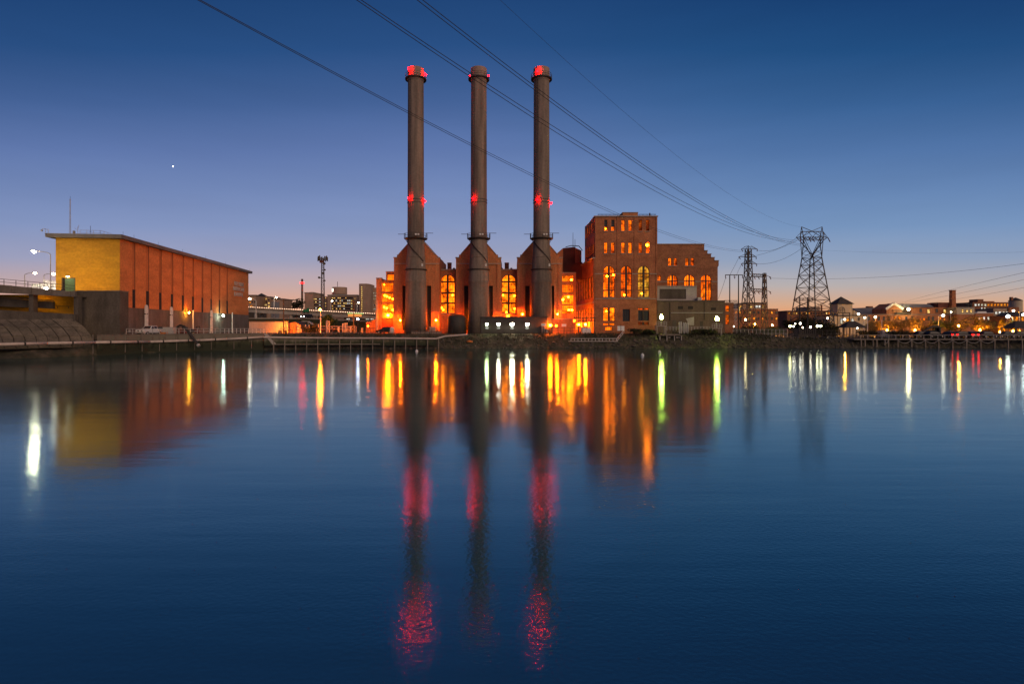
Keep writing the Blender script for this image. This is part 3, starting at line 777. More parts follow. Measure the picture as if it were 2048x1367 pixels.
# the long pale pipe on the shore
pp = root('shore_pipe', 'long pale pink pipe with dark collars running along the quay', 'pipe', (X(250, 105), 105, 0))
pl_ = [(-130, 691, -.0), (0, 688.3, 0), (95, 686), (190, 684.2), (300, 683), (400, 680), (460, 677.5), (527, 673.5)]
pv = []
for t in pl_:
    px, py = t[0], t[1]; y_ = qpt(px).y - .75; pv.append(W(px, py, y_))
MB().path(pv, .24, 10).build('pipe', m_pinkw, pp, smooth=True)
for a, b in zip(pv[:-1], pv[1:]):
    n_ = max(1, int((b - a).length / 4.2)); d_ = (b - a).normalized()
    for k in range(n_):
        c = a.lerp(b, (k + .5) / n_); MB().tube(c - d_ * .12, c + d_ * .12, .30, 10).build('collar', m_steel, pp)
for px in (190, 254, 287.5, 322, 356, 392, 425, 470, 505):
    p = qpt(px); MB().tube((p.x, p.y - .5, .3), (p.x, p.y - .5, GZ + .3 * (px % 3)), .07, 6).build('stake', m_wood, pp)
# railing on the quay
ql = root('quay_railing', 'galvanised two bar railing along the edge of the concrete quay', 'railing', qpt(380) + Vector((0, 0, GZ)))
rp0 = [qpt(a) + Vector((0, .5, GZ + .25)) for a in (249, 300, 350, 400, 450, 500, 527)]
for hgt in (.5, 1.05):
    MB().path([p + Vector((0, 0, hgt)) for p in rp0], .05, 6).build('rail', m_galv, ql)
for px in (249, 262, 281, 302, 316, 330, 343, 355, 366, 378, 392, 405, 417, 428, 438, 447, 455.5, 463.5, 471, 479, 487, 495, 503, 511, 519, 526):
    p = qpt(px) + Vector((0, .5, GZ + .2)); MB().tube(p, p + Vector((0, 0, 1.1)), .06, 6).build('post', m_white if px > 440 else m_galv, ql)

# pickup truck, facing the river and to the left
def pickup(name, label, loc, rz_, paint):
    t = root(name, label, 'truck', (0, 0, 0))
    b = MB(); y0, y1 = -.95, .95
    b.prism([(-2.9, y0, .45), (2.75, y0, .45), (2.8, y0, .95), (2.65, y0, 1.12), (.95, y0, 1.2), (-2.9, y0, 1.2)], (0, 1.9, 0)); b.build('body', paint, t)
    c = MB(); c.add([(1.05, -.92, 1.2), (1.05, .92, 1.2), (-1.35, .92, 1.2), (-1.35, -.92, 1.2), (.30, -.76, 1.9), (.30, .76, 1.9), (-1.15, .76, 1.9), (-1.15, -.76, 1.9)],
                    [(4, 5, 6, 7), (0, 1, 5, 4), (1, 2, 6, 5), (2, 3, 7, 6), (3, 0, 4, 7)]); c.build('cab', paint, t)
    MB().add([(1.0, -.8, 1.26), (1.0, .8, 1.26), (.36, .68, 1.85), (.36, -.68, 1.85)], [(0, 1, 2, 3)]).add([(1.03, -.8, 1.25), (1.03, .8, 1.25), (.39, .68, 1.84), (.39, -.68, 1.84)], [(0, 1, 2, 3)]).build('windscreen', m_glassd, t)
    for s in (-1, 1):
        for xa, xb, ta, tb in ((.78, -.12, .24, -.12), (-.22, -1.2, -.22, -1.04)):
            MB().add([(xa, s * .925, 1.26), (xb, s * .925, 1.26), (tb, s * .80, 1.82), (ta, s * .80, 1.82)], [(0, 1, 2, 3)]).build('side_window', m_glassd, t)
        for xw in (-1.85, 1.85):
            w_ = MB().tube((xw, s * .99, .38), (xw, s * .74, .38), .39, 16).build('wheel', m_tyre, t); MB().tube((xw, s * 1.0, .38), (xw, s * .985, .38), .22, 12).build('rim', m_galv, w_)
        MB().box(2.74, 2.83, s * .66 - .17, s * .66 + .17, .78, .98).build('headlight', m_signw, t)
        MB().box(.35, .62, s * 1.02 - .08, s * 1.02 + .08, 1.22, 1.4).build('mirror', m_car_d, t)
    MB().box(2.8, 2.86, -.45, .45, .7, 1.0).build('grille', m_steel, t); MB().box(2.76, 2.92, -.95, .95, .42, .62).build('bumper', m_galv, t)
    MB().box(-2.8, -1.45, -.8, .8, 1.195, 1.205).build('bed', m_steel, t)
    t.location = loc; t.rotation_euler = (0, 0, rz_); return t
pickup('pickup_truck', 'white pickup truck parked behind the quay railing', (X(299, 118), 118, GZ), R(266), m_car_w)
def suv(name, label, loc, rz_, paint, tail=False, cat='car', group=None, brake=e_redsoft):
    t = root(name, label, cat, (0, 0, 0), group)
    b = MB(); b.prism([(-2.2, -.9, .35), (2.2, -.9, .35), (2.25, -.9, .75), (1.2, -.9, .98), (-2.2, -.9, 1.0)], (0, 1.8, 0)); b.build('body', paint, t)
    c = MB(); c.add([(1.15, -.86, .97), (1.15, .86, .97), (-2.15, .86, .99), (-2.15, -.86, .99), (.35, -.68, 1.6), (.35, .68, 1.6), (-1.7, .68, 1.62), (-1.7, -.68, 1.62), (-.6, -.70, 1.68), (-.6, .70, 1.68)],
                    [(4, 5, 9, 8), (8, 9, 6, 7), (0, 1, 5, 4), (1, 2, 6, 9, 5), (2, 3, 7, 6), (3, 0, 4, 8, 7)]); c.build('cabin', paint, t)
    for s in (-1, 1):
        MB().add([(.85, s * .87, 1.03), (-1.95, s * .87, 1.05), (-1.6, s * .745, 1.52), (.28, s * .745, 1.52)], [(0, 1, 2, 3)]).build('side_window', m_glassd, t)
        for xw in (-1.4, 1.4):
            w_ = MB().tube((xw, s * .93, .34), (xw, s * .70, .34), .34, 14).build('wheel', m_tyre, t); MB().tube((xw, s * .94, .34), (xw, s * .92, .34), .2, 10).build('rim', m_galv, w_)
        MB().box(2.16, 2.27, s * .62 - .2, s * .62 + .2, .6, .76).build('headlight', e_head if tail == 'head' else m_signw, t)
        MB().box(-2.3, -2.19, s * .7 - .16, s * .7 + .16, .68, .98).build('taillight', brake if tail is True else m_car_r, t)
    MB().add([(-2.19, -.72, 1.06), (-2.19, .72, 1.06), (-1.76, .6, 1.53), (-1.76, -.6, 1.53)], [(0, 1, 2, 3)]).build('rear_window', m_glassd, t)
    t.location = loc; t.rotation_euler = (0, 0, rz_); return t
suv('parked_car', 'dark car parked behind the white pickup on the quay', (X(320, 122), 122, GZ), R(200), m_car_d)

# equipment on the quay
def at_q(px, Y): return Vector((X(px, Y), Y, GZ))
p = at_q(336, 119)
t = root('equipment_cabinet', 'grey steel equipment cabinet on the quay right of the white pickup', 'cabinet', p)
MB().box(p.x - 1.1, p.x + 1.1, p.y, p.y + 1.2, GZ, GZ + 1.55).build('body', m_galv, t); MB().box(p.x - 1.15, p.x + 1.15, p.y - .05, p.y + 1.25, GZ + 1.55, GZ + 1.63).build('lid', m_conc_l, t)
for s in (-1, 1): MB().box(p.x + s * .55 - .48, p.x + s * .55 + .48, p.y - .03, p.y - .002, GZ + .12, GZ + 1.45).build('door', m_galv, t)
p = at_q(325.5, 116.5)
t = root('plastic_crate', 'small orange crate on the quay between the pickup and the cabinet', 'crate', p)
MB().box(p.x - .52, p.x + .52, p.y, p.y + .7, GZ, GZ + .55).build('box', m_orange, t); MB().box(p.x - .57, p.x + .57, p.y - .05, p.y + .75, GZ + .45, GZ + .56).build('rim', m_orange, t)
def pump(px, Y, label, s=1.0):
    p = at_q(px, Y); t = root('pump_set', label, 'machinery', p)
    MB().box(p.x - 1.0 * s, p.x + 1.0 * s, p.y - .4, p.y + .5, GZ + .05, GZ + .25).build('skid', m_steel, t)
    MB().tube(p + Vector((-.8 * s, 0, .75 * s)), p + Vector((.15 * s, 0, .75 * s)), .42 * s, 12).build('motor', m_steel, t)
    MB().lathe(p.x + .55 * s, p.y, [(.5 * s, GZ + .25), (.55 * s, GZ + .6), (.35 * s, GZ + 1.0 * s), (.2 * s, GZ + 1.3 * s)], 12).build('pump_casing', m_rust, t)
    MB().path([p + Vector((.55 * s, 0, 1.2 * s)), p + Vector((.55 * s, 0, 1.7 * s)), p + Vector((1.25 * s, 0, 1.75 * s)), p + Vector((1.3 * s, 0, 1.1 * s))], .11 * s, 8).build('pipework', m_steel, t)
    return t
pump(352, 121, 'dark pump set right of the grey cabinet on the quay', 1.1)
pump(364, 123, 'dark pump with raised pipework near the orange wall lamp', .9)
pump(388, 126, 'orange lit pump beside the inclined black pipe', 1.0)
pi = root('inclined_pipe', 'black pipe slanting from the quay railing down to the river', 'pipe', W(385, 672, 116))
MB().tube(W(368, 652, 120), W(396, 689, 118.0), .26, 10).build('pipe', m_steel, pi)
MB().tube(W(396, 688.5, 118.0), W(398, 692, 117.9), .34, 10).build('nozzle', m_galv, pi)
MB().path([W(368, 652, 120), W(360, 650, 121), W(352, 655, 121)], .2, 8).build('hose', m_steel, pi)
p = at_q(256, 113.5)
tag(MB().box(p.x - .2, p.x + .2, 113.9, 113.95, GZ + .6, GZ + 1.05).box(p.x + 1.7, p.x + 2.1, 114.2, 114.25, GZ + .55, GZ + 1.0).build('notice_plate', m_signw), 'blank white plates fixed to the quay railing left of the pickup', 'sign')

# street lamps on the ramp
def street_lamp(label, px, pyb, pyt, pxl, pyl, Y, mat=None, r=.3, group='street lamps on the ramp', pm=None, rad=.085, name='street_lamp', zb=None):
    b = W(px, pyb, Y); b.z = b.z if zb is None else zb; t = root(name, label, 'street lamp', b, group)
    tp = W(px, pyt, Y); hd = W(pxl, pyl, Y); dx = hd.x - tp.x; dz = hd.z - tp.z
    mb = MB().tube(b, (tp.x, Y, tp.z - abs(dx) * .25), rad, 8, rad * .75)
    pts_ = [Vector((tp.x + dx * (1 - math.cos(k * math.pi / 10)), Y, tp.z - abs(dx) * .25 + (dz + abs(dx) * .25) * math.sin(k * math.pi / 10))) for k in range(6)]
    mb.path(pts_, rad * .7, 7); mb.build('pole', pm or m_galv, t)
    MB().box(min(hd.x, hd.x + .1) - .5, hd.x + .5, Y - .16, Y + .16, hd.z - .02, hd.z + .14).build('lamp_head', m_galv, t)
    MB().ball(hd + Vector((0, 0, -.12)), r, 8, 5, r * .8).build('bulb', mat or e_street, t)
    return t
street_lamp('tall street lamp on the ramp with its arm reaching left', 101, 578, 501, 68, 502, 108.5, E('lamp_ramp', (1, .74, .42), 520), .3)
street_lamp('short far street lamp left of the tall one on the ramp', 49.5, 573, 545, 70, 545, 128, e_street, .3)
street_lamp('far street lamp half behind the yellow wall corner', 88, 566, 546, 107, 546.5, 128, e_street, .3)
# added sodium floodlight on a parapet bracket, put in to wash the end wall
fl = root('fill_flood_lamp', 'small added sodium floodlight on the ramp parapet facing the yellow wall', 'lamp', W(128, 583, 109.6))
p = W(128, 581, 109.6)
MB().tube(p + Vector((0, 0, -.5)), p, .06, 6).box(p.x - .3, p.x + .3, p.y - .35, p.y - .1, p.z - .12, p.z + .25).build('housing', m_steel, fl)
MB().box(p.x - .26, p.x + .26, p.y - .09, p.y - .05, p.z - .08, p.z + .21).build('lens', E('fill_parapet', (1.0, .58, .06), 700), fl)
# bright far building seen over the ramp
fb = root('far_white_building', 'floodlit white building far behind the ramp left of the yellow wall', 'building', (X(88, 230), 230, GZ))
for a, b, t_ in ((62, 86, 567), (86, 98, 560), (98, 104, 563), (104, 113, 562)):
    MB().pbox(a, b, t_, 576, 230 + a * .01, 14, zb=GZ).build('wall', m_white, fb)
for a in (66, 71, 76, 81, 90, 101, 107): MB().pbox(a, a + 3, 568, 572, 229.8, .1).build('window', E('pane_pale', (1, .85, .6), 1.2), fb)
MB().ball(W(92, 578, 222), .6).build('fill_flood_lamp', E('fill_far_white', (1, .9, .75), 260), fb)  # flood lamps out of view, put in to brighten the white walls
MB().ball(W(75, 580, 222), .6).build('fill_flood_lamp', E('fill_far_white', (1, .9, .75), 200), fb)
# ================================================================== power station: chimneys
def chimney(pxc, label, tops, mids):
    Y = 147.0; c = W(pxc, 668, Y); c.z = GZ; px = lambda n: S(n, Y)
    t = root('chimney', label, 'chimney', c, 'three tall power station chimneys')
    prof = [(px(21.5), GZ), (px(20.8), Z(600, Y)), (px(20.3), Z(566, Y)), (px(20.9), Z(565, Y)), (px(20.6), Z(561, Y)), (px(19.9), Z(540, Y)), (px(19.4), Z(530, Y)), (px(17.6), Z(506, Y)),
            (px(16.7), Z(488, Y)), (px(16.4), Z(470, Y)), (px(16.2), Z(400, Y)), (px(15.9), Z(300, Y)), (px(15.6), Z(162, Y))]
    MB().lathe(c.x, Y, prof, 40).build('shaft', m_chim, t, smooth=True)
    zt = lambda a: Z(a, Y)
    MB().lathe(c.x, Y, [(px(15.8), zt(163)), (px(17), zt(159.5)), (px(16.4), zt(157)), (px(16.1), zt(140.6)), (px(16.1), zt(138.6)), (px(13.5), zt(138.6)), (px(13.3), zt(150))], 36, cap=False).build('cap', m_capc, t, smooth=False)
    MB().lathe(c.x, Y, [(px(15.6), zt(160.5)), (px(21), zt(160.5)), (px(21.2), zt(158.6)), (px(15.6), zt(158.6))], 36, cap=False).build('top_gallery', m_steel, t)
    g = MB()
    for k in range(20):
        a = 2 * math.pi * k / 20; p = Vector((c.x + px(20.6) * math.cos(a), Y + px(20.6) * math.sin(a), zt(158.6))); a2 = 2 * math.pi * (k + 1) / 20; q = Vector((c.x + px(20.6) * math.cos(a2), Y + px(20.6) * math.sin(a2), zt(158.6)))
        g.bar(p, p + Vector((0, 0, 1.1)), .06)
        for hh in (.55, 1.1): g.bar(p + Vector((0, 0, hh)), q + Vector((0, 0, hh)), .05)
    g.build('top_railing', m_steel, t)
    # middle light ring
    for yy in (400.5, 406): MB().lathe(c.x, Y, [(px(16.2), zt(yy + .5)), (px(17.1), zt(yy + .4)), (px(17.1), zt(yy - .4)), (px(16.2), zt(yy - .5))], 32, cap=False).build('light_ring', m_steel, t)
    # working platform with outriggers
    MB().lathe(c.x, Y, [(px(16.4), zt(480.5)), (px(22.5), zt(478.5)), (px(23.2), zt(477)), (px(16.4), zt(477))], 32, cap=False).build('platform', m_steel, t)
    g = MB()
    for k in range(18):
        a = 2 * math.pi * k / 18; f = lambda b: Vector((c.x + px(22.8) * math.cos(b), Y + px(22.8) * math.sin(b), zt(477))); p = f(a); q = f(a + 2 * math.pi / 18)
        g.bar(p, p + Vector((0, 0, 1.15)), .07)
        for hh in (.6, 1.15): g.bar(p + Vector((0, 0, hh)), q + Vector((0, 0, hh)), .055)
    g.build('platform_railing', m_steel, t)
    for s in (-1, 1):
        g = MB().bar((c.x + s * px(22.5), Y - .3, zt(478)), (c.x + s * px(22.5), Y - .3, zt(466.5)), .13).bar((c.x + s * px(20), Y - .3, zt(467.5 - s)), (c.x + s * px(35), Y - .3, zt(467.5 - s)), .1)
        g.bar((c.x + s * px(19.5), Y - .3, zt(480)), (c.x + s * px(16.5), Y - .3, zt(485)), .12).build('outrigger', m_steel, t)
    for a in (4.0, 9.0): MB().box(c.x + px(a) - .22, c.x + px(a) + .22, Y - px(23.8), Y - px(23.0), zt(473.5), zt(470.5)).build('flood_housing', m_white, t)
    # lower ring, ladder, fittings
    MB().lathe(c.x, Y, [(px(19.9), zt(541)), (px(22), zt(540.6)), (px(22), zt(538.6)), (px(19.7), zt(538.2))], 32, cap=False).build('band', m_frame, t)
    MB().lathe(c.x, Y, [(px(18.2), zt(516)), (px(18.9), zt(515.6)), (px(18.6), zt(513.4)), (px(18.0), zt(513))], 32, cap=False).build('band', m_chim, t)
    lad = MB(); xa = c.x - px(9)
    for s in (-.2, .2): lad.bar((xa + s, Y - px(14.0), zt(160)), (xa + s, Y - px(14.6), zt(477)), .05)
    for k in range(60): z_ = zt(477) + (zt(160) - zt(477)) * k / 60; lad.bar((xa - .2, Y - px(14.1), z_), (xa + .2, Y - px(14.1), z_), .04)
    lad.build('ladder', m_steel, t)
    lad = MB(); n = 22
    pts = [Vector((c.x + px(17.2 + 2.2 * k / n) * math.cos(-2.75 + 2.3 * k / n), Y + px(17.2 + 2.2 * k / n) * math.sin(-2.75 + 2.3 * k / n), zt(482 + 44 * k / n))) for k in range(n)]
    for a, b in zip(pts[:-1], pts[1:]): lad.bar(a, b, .12, .3)
    lad.build('stair', m_frame, t)
    MB().box(c.x + px(13.5), c.x + px(16.5), Y - px(14), Y - px(12.2), zt(534), zt(529)).build('junction_box', m_white, t)
    # warning lights: angle round the shaft (0 = right, -90 = towards the river)
    for ang, py, big in tops: 
        p = Vector((c.x + px(20.2) * math.cos(R(ang)), Y + px(20.2) * math.sin(R(ang)), zt(py))); wl_ = MB().ball(p, .29 if big else .13, 10, 6).build('warning_light', e_red, t)
        MB().tube((p.x, p.y, zt(158.6)), p - Vector((0, 0, .22)), .07, 6).build('stem', m_steel, wl_)
    for ang, py, big in mids:
        p = Vector((c.x + px(19.4) * math.cos(R(ang)), Y + px(19.4) * math.sin(R(ang)), zt(py))); wl_ = MB().ball(p, .29 if big else .2, 10, 6).build('warning_light', e_redmid, t)
        MB().bar(p, (c.x + px(16.5) * math.cos(R(ang)), Y + px(16.5) * math.sin(R(ang)), zt(py)), .09).build('stem', m_steel, wl_)
    return t
chimney(831.6, 'left chimney of three, standing in front of the left gable', [(-122, 146, 1), (-12, 151, 1), (120, 148, 0)], [(-122, 400, 1), (-14, 403, 1), (95, 402, 0)])
chimney(957.6, 'middle chimney of three, between the other two tall stacks', [(158, 148, 0), (22, 148, 0)], [(-120, 401, 1), (80, 402, 0)])
chimney(1083.0, 'right chimney of three, nearest the tall brick turbine hall', [(-116, 151, 1), (60, 150, 0)], [(-118, 403, 1), (-12, 407, 1), (95, 404, 0)])

# ------------------------------------------------------------------ gabled boiler houses
def boiler(pxc, hw, label):
    Y = 152.5; P = front(Y); c = pxc
    t = root('boiler_house', label, 'building', (X(c, Y), Y, GZ), 'three gabled brick boiler houses')
    o = [(c - hw, 690), (c + hw, 690), (c + hw, 516), (c + hw - 6, 516), (c + hw - 6, 509), (c + hw - 9.5, 509), (c + 1.2, 469.5), (c - 1.2, 469.5), (c - hw + 9.5, 509), (c - hw + 6, 509), (c - hw + 6, 516), (c - hw, 516)]
    o = [(X(a, Y), GZ if b == 690 else Z(b, Y)) for a, b in o]
    holes = [phole(Y, c - 29, c - 20, 571, 660), phole(Y, c + 20, c + 29, 571, 660)]
    facade(t, 'wall', P, o, holes, m_brick_g, .9, 16)
    for a in (c - 29, c + 20): MB().pbox(a - .4, a + 9.4, 570.5, 660.5, Y + .9, .1).build('window_slot', m_dark, t)
    for s in (-1, 1):
        cp = MB(); pts = [W(c + s * 1.2, 468.4, Y), W(c + s * (hw - 9.3), 508, Y), W(c + s * (hw - 9.3), 509.6, Y), W(c + s * 1.2, 470.0, Y)]
        cp.prism([p + Vector((0, -.18, .03)) for p in pts], (0, 16.2, 0)).build('coping', m_stone, t)
        MB().pbox(c + s * (hw - 2.6) - 3.8, c + s * (hw - 2.6) + 3.8, 513.8, 516, Y - .15, 1.2).build('coping', m_stone, t)
        MB().pbox(c + s * (hw - 4) - 4, c + s * (hw - 4) + 4, 527, GZ, Y - .25, .252, zb=GZ).build('pilaster', m_brick_g, t)
    MB().pbox(c - hw + .2, c + hw - .2, 526, 528, Y - .3, .3).build('string_course', m_stone, t)
    return t
boiler(833.3, 45.5, 'left gabled brick boiler house behind the left chimney')
boiler(956.8, 45, 'middle gabled brick boiler house behind the middle chimney')
boiler(1079.5, 45, 'right gabled brick boiler house behind the right chimney')

# link bays with the great arched windows
def link(px0, px1, w0, w1, label, lamps, stackpx, pane):
    Y = 156.5; P = front(Y); t = root('link_bay', label, 'building', (X((px0 + px1) / 2, Y), Y, GZ), 'recessed link bays with tall arched windows')
    o = [(X(px0, Y), GZ), (X(px1, Y), GZ), (X(px1, Y), Z(540, Y)), (X(px0, Y), Z(540, Y))]
    facade(t, 'wall', P, o, [phole(Y, w0, w1, 549, 626, 1)], m_brick_g, .45, 8)
    pwindow(t, Y, w0, w1, 549, 626, 1, pane, 6, rows=[(.055, .05), (.13, .05), (.19, .05), (.26, .45), (.33, .05), (.41, .05), (.47, .05), (.525, .45), (.6, .05), (.68, .05), (.75, .05), (.815, .4), (.9, .05)],
            bar=.05, border=.18, centre=.55, inset=.4, lamps=lamps, lr=.22, lampmat=e_sodwin)
    MB().pbox(px0 + .3, px1 - .3, 537.6, 540, Y - .25, 1.2).build('coping', m_stone, t)
    MB().pbox(w0 - 2, w1 + 2, 626.2, 628, Y - .2, .25).build('sill', m_stone, t)
    s = stackpx; c = W(s, 540, Y + 3)
    MB().lathe(c.x, c.y, [(S(4.4, Y), c.z - .5), (S(4.4, Y), Z(524.5, Y)), (S(4.8, Y), Z(524.5, Y)), (S(4.8, Y), Z(522.8, Y)), (S(3.6, Y), Z(522.8, Y))], 16).build('vent_stack', m_rust, t)
    for d in (-10, 9): MB().lathe(X(s + d, Y + 2), Y + 2, [(S(1.7, Y), Z(541, Y)), (S(1.7, Y), Z(537, Y)), (S(2.8, Y), Z(535, Y)), (S(.5, Y), Z(533.6, Y))], 10).build('roof_vent', m_steel, t)
    return t
link(877, 913, 881, 909.3, 'recessed bay with a tall arched window left of the middle chimney', [(883, 615), (886, 619), (905, 590)], 899, p_ye)
link(1000, 1036, 1003.6, 1031.2, 'recessed bay with a tall arched window left of the right chimney', [(1028.8, 591), (1029, 617), (1013, 624), (1006, 590)], 1013.6, p_ye)
def wlamp(px, py, Y, label, mat, r=.28, cat='lamp', group=None, arm=.6, plate=False):
    t = root('wall_lamp', label, cat, W(px, py, Y), group); p = W(px, py, Y)
    MB().bar(p + Vector((0, 0, .35)), p + Vector((0, arm, .35)), .08).box(p.x - .3, p.x + .3, p.y - .25, p.y + .25, p.z + .27, p.z + .38).build('bracket', m_steel, t)
    if plate:
        MB().tube(p + Vector((0, .30, .08)), p + Vector((0, .02, .0)), r * .5, 14, r * 1.08).build('housing', m_steel, t)
        lens(MB(), p + Vector((0, -.02, 0)), r, .15).build('lens', mat, t); return t
    MB().ball(p, r, 8, 5).build('bulb', mat, t); return t
wlamp(1016, 632, 155.8, 'orange wall lamp under the right arched window of the power station', e_sod, .3)
wlamp(776, 630, 156.2, 'brightest orange wall lamp above the red door at the power station left end', e_sodhot, .42)
# end bays
Y = 157.0
t = root('end_bay', 'stepped end bay with stacked amber windows and red door at the station left end', 'building', (X(770, Y), Y, GZ))
o = [(752.5, 999), (792, 999), (792, 543.5), (772, 543.5), (772, 561), (763, 561), (763, 556.5), (752.5, 556.5)]
wl = [(774.2, 788.3, 548.3, 560.3), (763.3, 786.2, 565.5, 583.3), (763.3, 786.2, 586.8, 604), (763.3, 786.2, 607, 625.3)]
facade(t, 'wall', front(Y), [(X(a, Y), GZ if b == 999 else Z(b, Y)) for a, b in o], [phole(Y, *w) for w in wl] + [phole(Y, 763, 786, 636, 661)], m_brick_g, .4, 9)
pwindow(t, Y, *wl[0], 0, p_or, 4, rows=[(.5, .06)], bar=.06, inset=.35)
pwindow(t, Y, *wl[1], 0, p_or, 6, rows=[.33, .66], bar=.05, inset=.35, lamps=[(768, 569)], lr=.15)
pwindow(t, Y, *wl[2], 0, p_ye, 6, rows=[.33, .66], bar=.05, inset=.35, lamps=[(769, 590.5), (773.5, 592.5), (778.5, 594.8), (785, 597.5)], lr=.24)
pwindow(t, Y, *wl[3], 0, p_ye, 6, rows=[.33, .66], bar=.05, inset=.35, lamps=[(768, 614), (773, 616), (785, 619.5)], lr=.24)
MB().pbox(762.8, 786.2, 635.7, 661, Y + .35, .12, zb=GZ).build('roller_door', m_reddoor, t)
MB().pbox(752, 763.6, 555, 557.4, Y - .2, 1).build('coping', m_stone, t); MB().pbox(771.4, 789, 542.3, 544.4, Y - .2, 1).build('coping', m_stone, t)
MB().pbox(751.5, 755.5, 600, 999, Y - .7, .5, zb=GZ).build('flue_pipe', m_stone, t)
t = root('end_bay', 'narrow end bay with four amber window rows beside the brick turbine hall', 'building', (X(1135, Y), Y, GZ))
wl = [(1124, 1147, 551, 563), (1124, 1147, 569, 584.5), (1124, 1147, 589.5, 608.2), (1124, 1147, 610.3, 627)]
facade(t, 'wall', front(Y), [(X(1118, Y), GZ), (X(1152, Y), GZ), (X(1152, Y), Z(546, Y)), (X(1118, Y), Z(546, Y))], [phole(Y, *w) for w in wl], m_brick_g, .4, 9)
for w, lm, pn in zip(wl, ([(1143, 559)], [], [(1126, 599), (1137, 593.5)], [(1138, 619.5), (1144, 619.5)]), (p_or, p_or, p_ye, p_ye)):
    pwindow(t, Y, *w, 0, pn, 6, rows=[.33, .66], bar=.05, inset=.35, lamps=lm, lr=.27, lampmat=E('lamp_inside_bright', (1, .20, .003), 160))
MB().pbox(1118, 1152, 544.2, 546.4, Y - .2, 1).build('coping', m_stone, t)
# rusty plant on the roofs behind
t = root('roof_hopper', 'dark red steel hopper with a brick end, left of the turbine hall roof', 'machinery', W(1140, 530, 166))
Y = 166
MB().prism([W(1122, 505, Y), W(1126, 496, Y), W(1150, 493.5, Y), W(1150, 530, Y), W(1124, 530, Y)], (0, 5, 0)).build('hopper', m_rust, t)
MB().prism([W(1150.2, 495, Y), W(1163, 501, Y), W(1163, 524, Y), W(1150.2, 530, Y)], (0, 4, 0)).build('hopper_end', m_brick_g, t)
MB().path([W(1131, 494, Y), W(1142, 491, Y), W(1158, 492, Y), W(1165, 501, Y)], .12, 6).build('guard_rail', m_steel, t)
MB().prism([W(1118, 530, Y - 1), W(1165, 524, Y - 1), W(1165, 560, Y - 1), W(1118, 560, Y - 1)], (0, 6, 0)).build('base', m_rust, t)
for px, pt in ((1146, 465), (1150, 478)):
    tag(MB().tube(W(px, 497, 168), W(px, pt, 168), .09, 6, .05).tube(W(px, 505, 168), W(px, 497, 168), .16, 6).build('roof_mast', m_steel), 'taller thin mast on the rusty hopper roof' if px == 1146 else 'shorter thin mast on the rusty hopper roof', 'mast')
t = root('pitched_roof', 'sloping stepped brick shoulder wall right of the right gable', 'wall', W(1120, 550, 160))
MB().prism([W(1112, 508, 160), W(1126, 496, 160), W(1126, 560, 160), W(1112, 560, 160)], (0, 3, 0)).build('wall', m_brick_g, t)

# ------------------------------------------------------------------ the brick turbine hall
Y = 148.0; x0, x1 = 1190, 1313.5
t = hall = root('turbine_hall', 'tall brick turbine hall with three arched windows and two rows above', 'building', (X(1250, Y), Y, GZ))
cols = [(1208.5, 1214.8), (1222.6, 1229), (1243, 1249.5), (1257.2, 1263.6), (1277.6, 1284), (1292, 1298.5)]
arch = [(1206.7, 1229.4), (1241.8, 1263.3), (1276.2, 1298.7)]
holes = [phole(Y, a, b, 439.5, 461.4) for a, b in cols] + [phole(Y, a, b, 485, 505.9) for a, b in cols] + [phole(Y, a, b, 531.6, 593.9, 1) for a, b in arch]
gl = [(1206.7, 1229.4, 615, 641.3), (1206.7, 1229.4, 645.8, 650.6), (1210.5, 1225, 653, 660.4), (1245.3, 1259.8, 617.8, 642.4), (1276.2, 1298, 616, 619.3), (1276.2, 1298, 621, 641), (1276.2, 1298, 643.8, 649.6)]
holes += [phole(Y, *g) for g in gl]
facade(t, 'wall', front(Y), [(X(x0, Y), GZ), (X(x1, Y), GZ), (X(x1, Y), Z(433.5, Y)), (X(x0, Y), Z(433.5, Y))], holes, m_brick, .45, 14.6)
for i, (a, b) in enumerate(cols):
    if i < 2:
        pwindow(t, Y, a, b, 439.5, 452.6, 0, m_glassd, 2, rows=[.5], bar=.05, border=.12, inset=.38)
        pwindow(t, Y, a, b, 452.9, 461.4, 0, p_ye if i == 0 else p_or, 2, rows=[.5], bar=.05, border=.1, inset=.38, lamps=[((a + b) / 2, 457)] if i == 0 else [], lr=.14)
    else:
        pwindow(t, Y, a, b, 439.5, 461.4, 0, p_or if i < 4 else p_dim, 2, rows=[.2, .4, .6, .8], bar=.05, border=.1, inset=.38)
    pwindow(t, Y, a, b, 485, 505.9, 0, (p_or, p_or2, p_or, p_or, p_or2, p_or2)[i], 2, rows=[.2, .4, .6, .8], bar=.05, border=.1, inset=.38, lamps=[((a + b) / 2, 489.5)] if i == 5 else [], lr=.34, lampmat=e_sod)
for i, (a, b) in enumerate(arch):
    pwindow(t, Y, a, b, 531.6, 593.9, 1, (p_or, p_or2, p_yl)[i], 4, rows=[(.07, .05), (.14, .05), (.22, .28), (.3, .05), (.40, .05), (.48, .08), (.56, .05), (.66, .05), (.76, .28), (.86, .05)], bar=.06, border=.16, centre=.5, inset=.38,
            lamps=([(1214.5, 552), (1227, 549.5)], [(1249, 589.5)], [(1284, 586.5)])[i], lr=.22, lampmat=e_sod if i == 0 else e_sodwin)
    MB().pbox(a - 1.5, b + 1.5, 594.1, 595.6, Y - .2, .25).build('sill', m_stone, t)
pwindow(t, Y, *gl[0], 0, p_ye, 4, rows=[.2, .4, .6, .8], bar=.05, centre=.5, inset=.38, lamps=[(1213, 622)], lr=.2)
pwindow(t, Y, *gl[1], 0, p_or, 2, bar=.3, inset=.38); pwindow(t, Y, *gl[2], 0, p_or, 4, bar=.08, inset=.38)
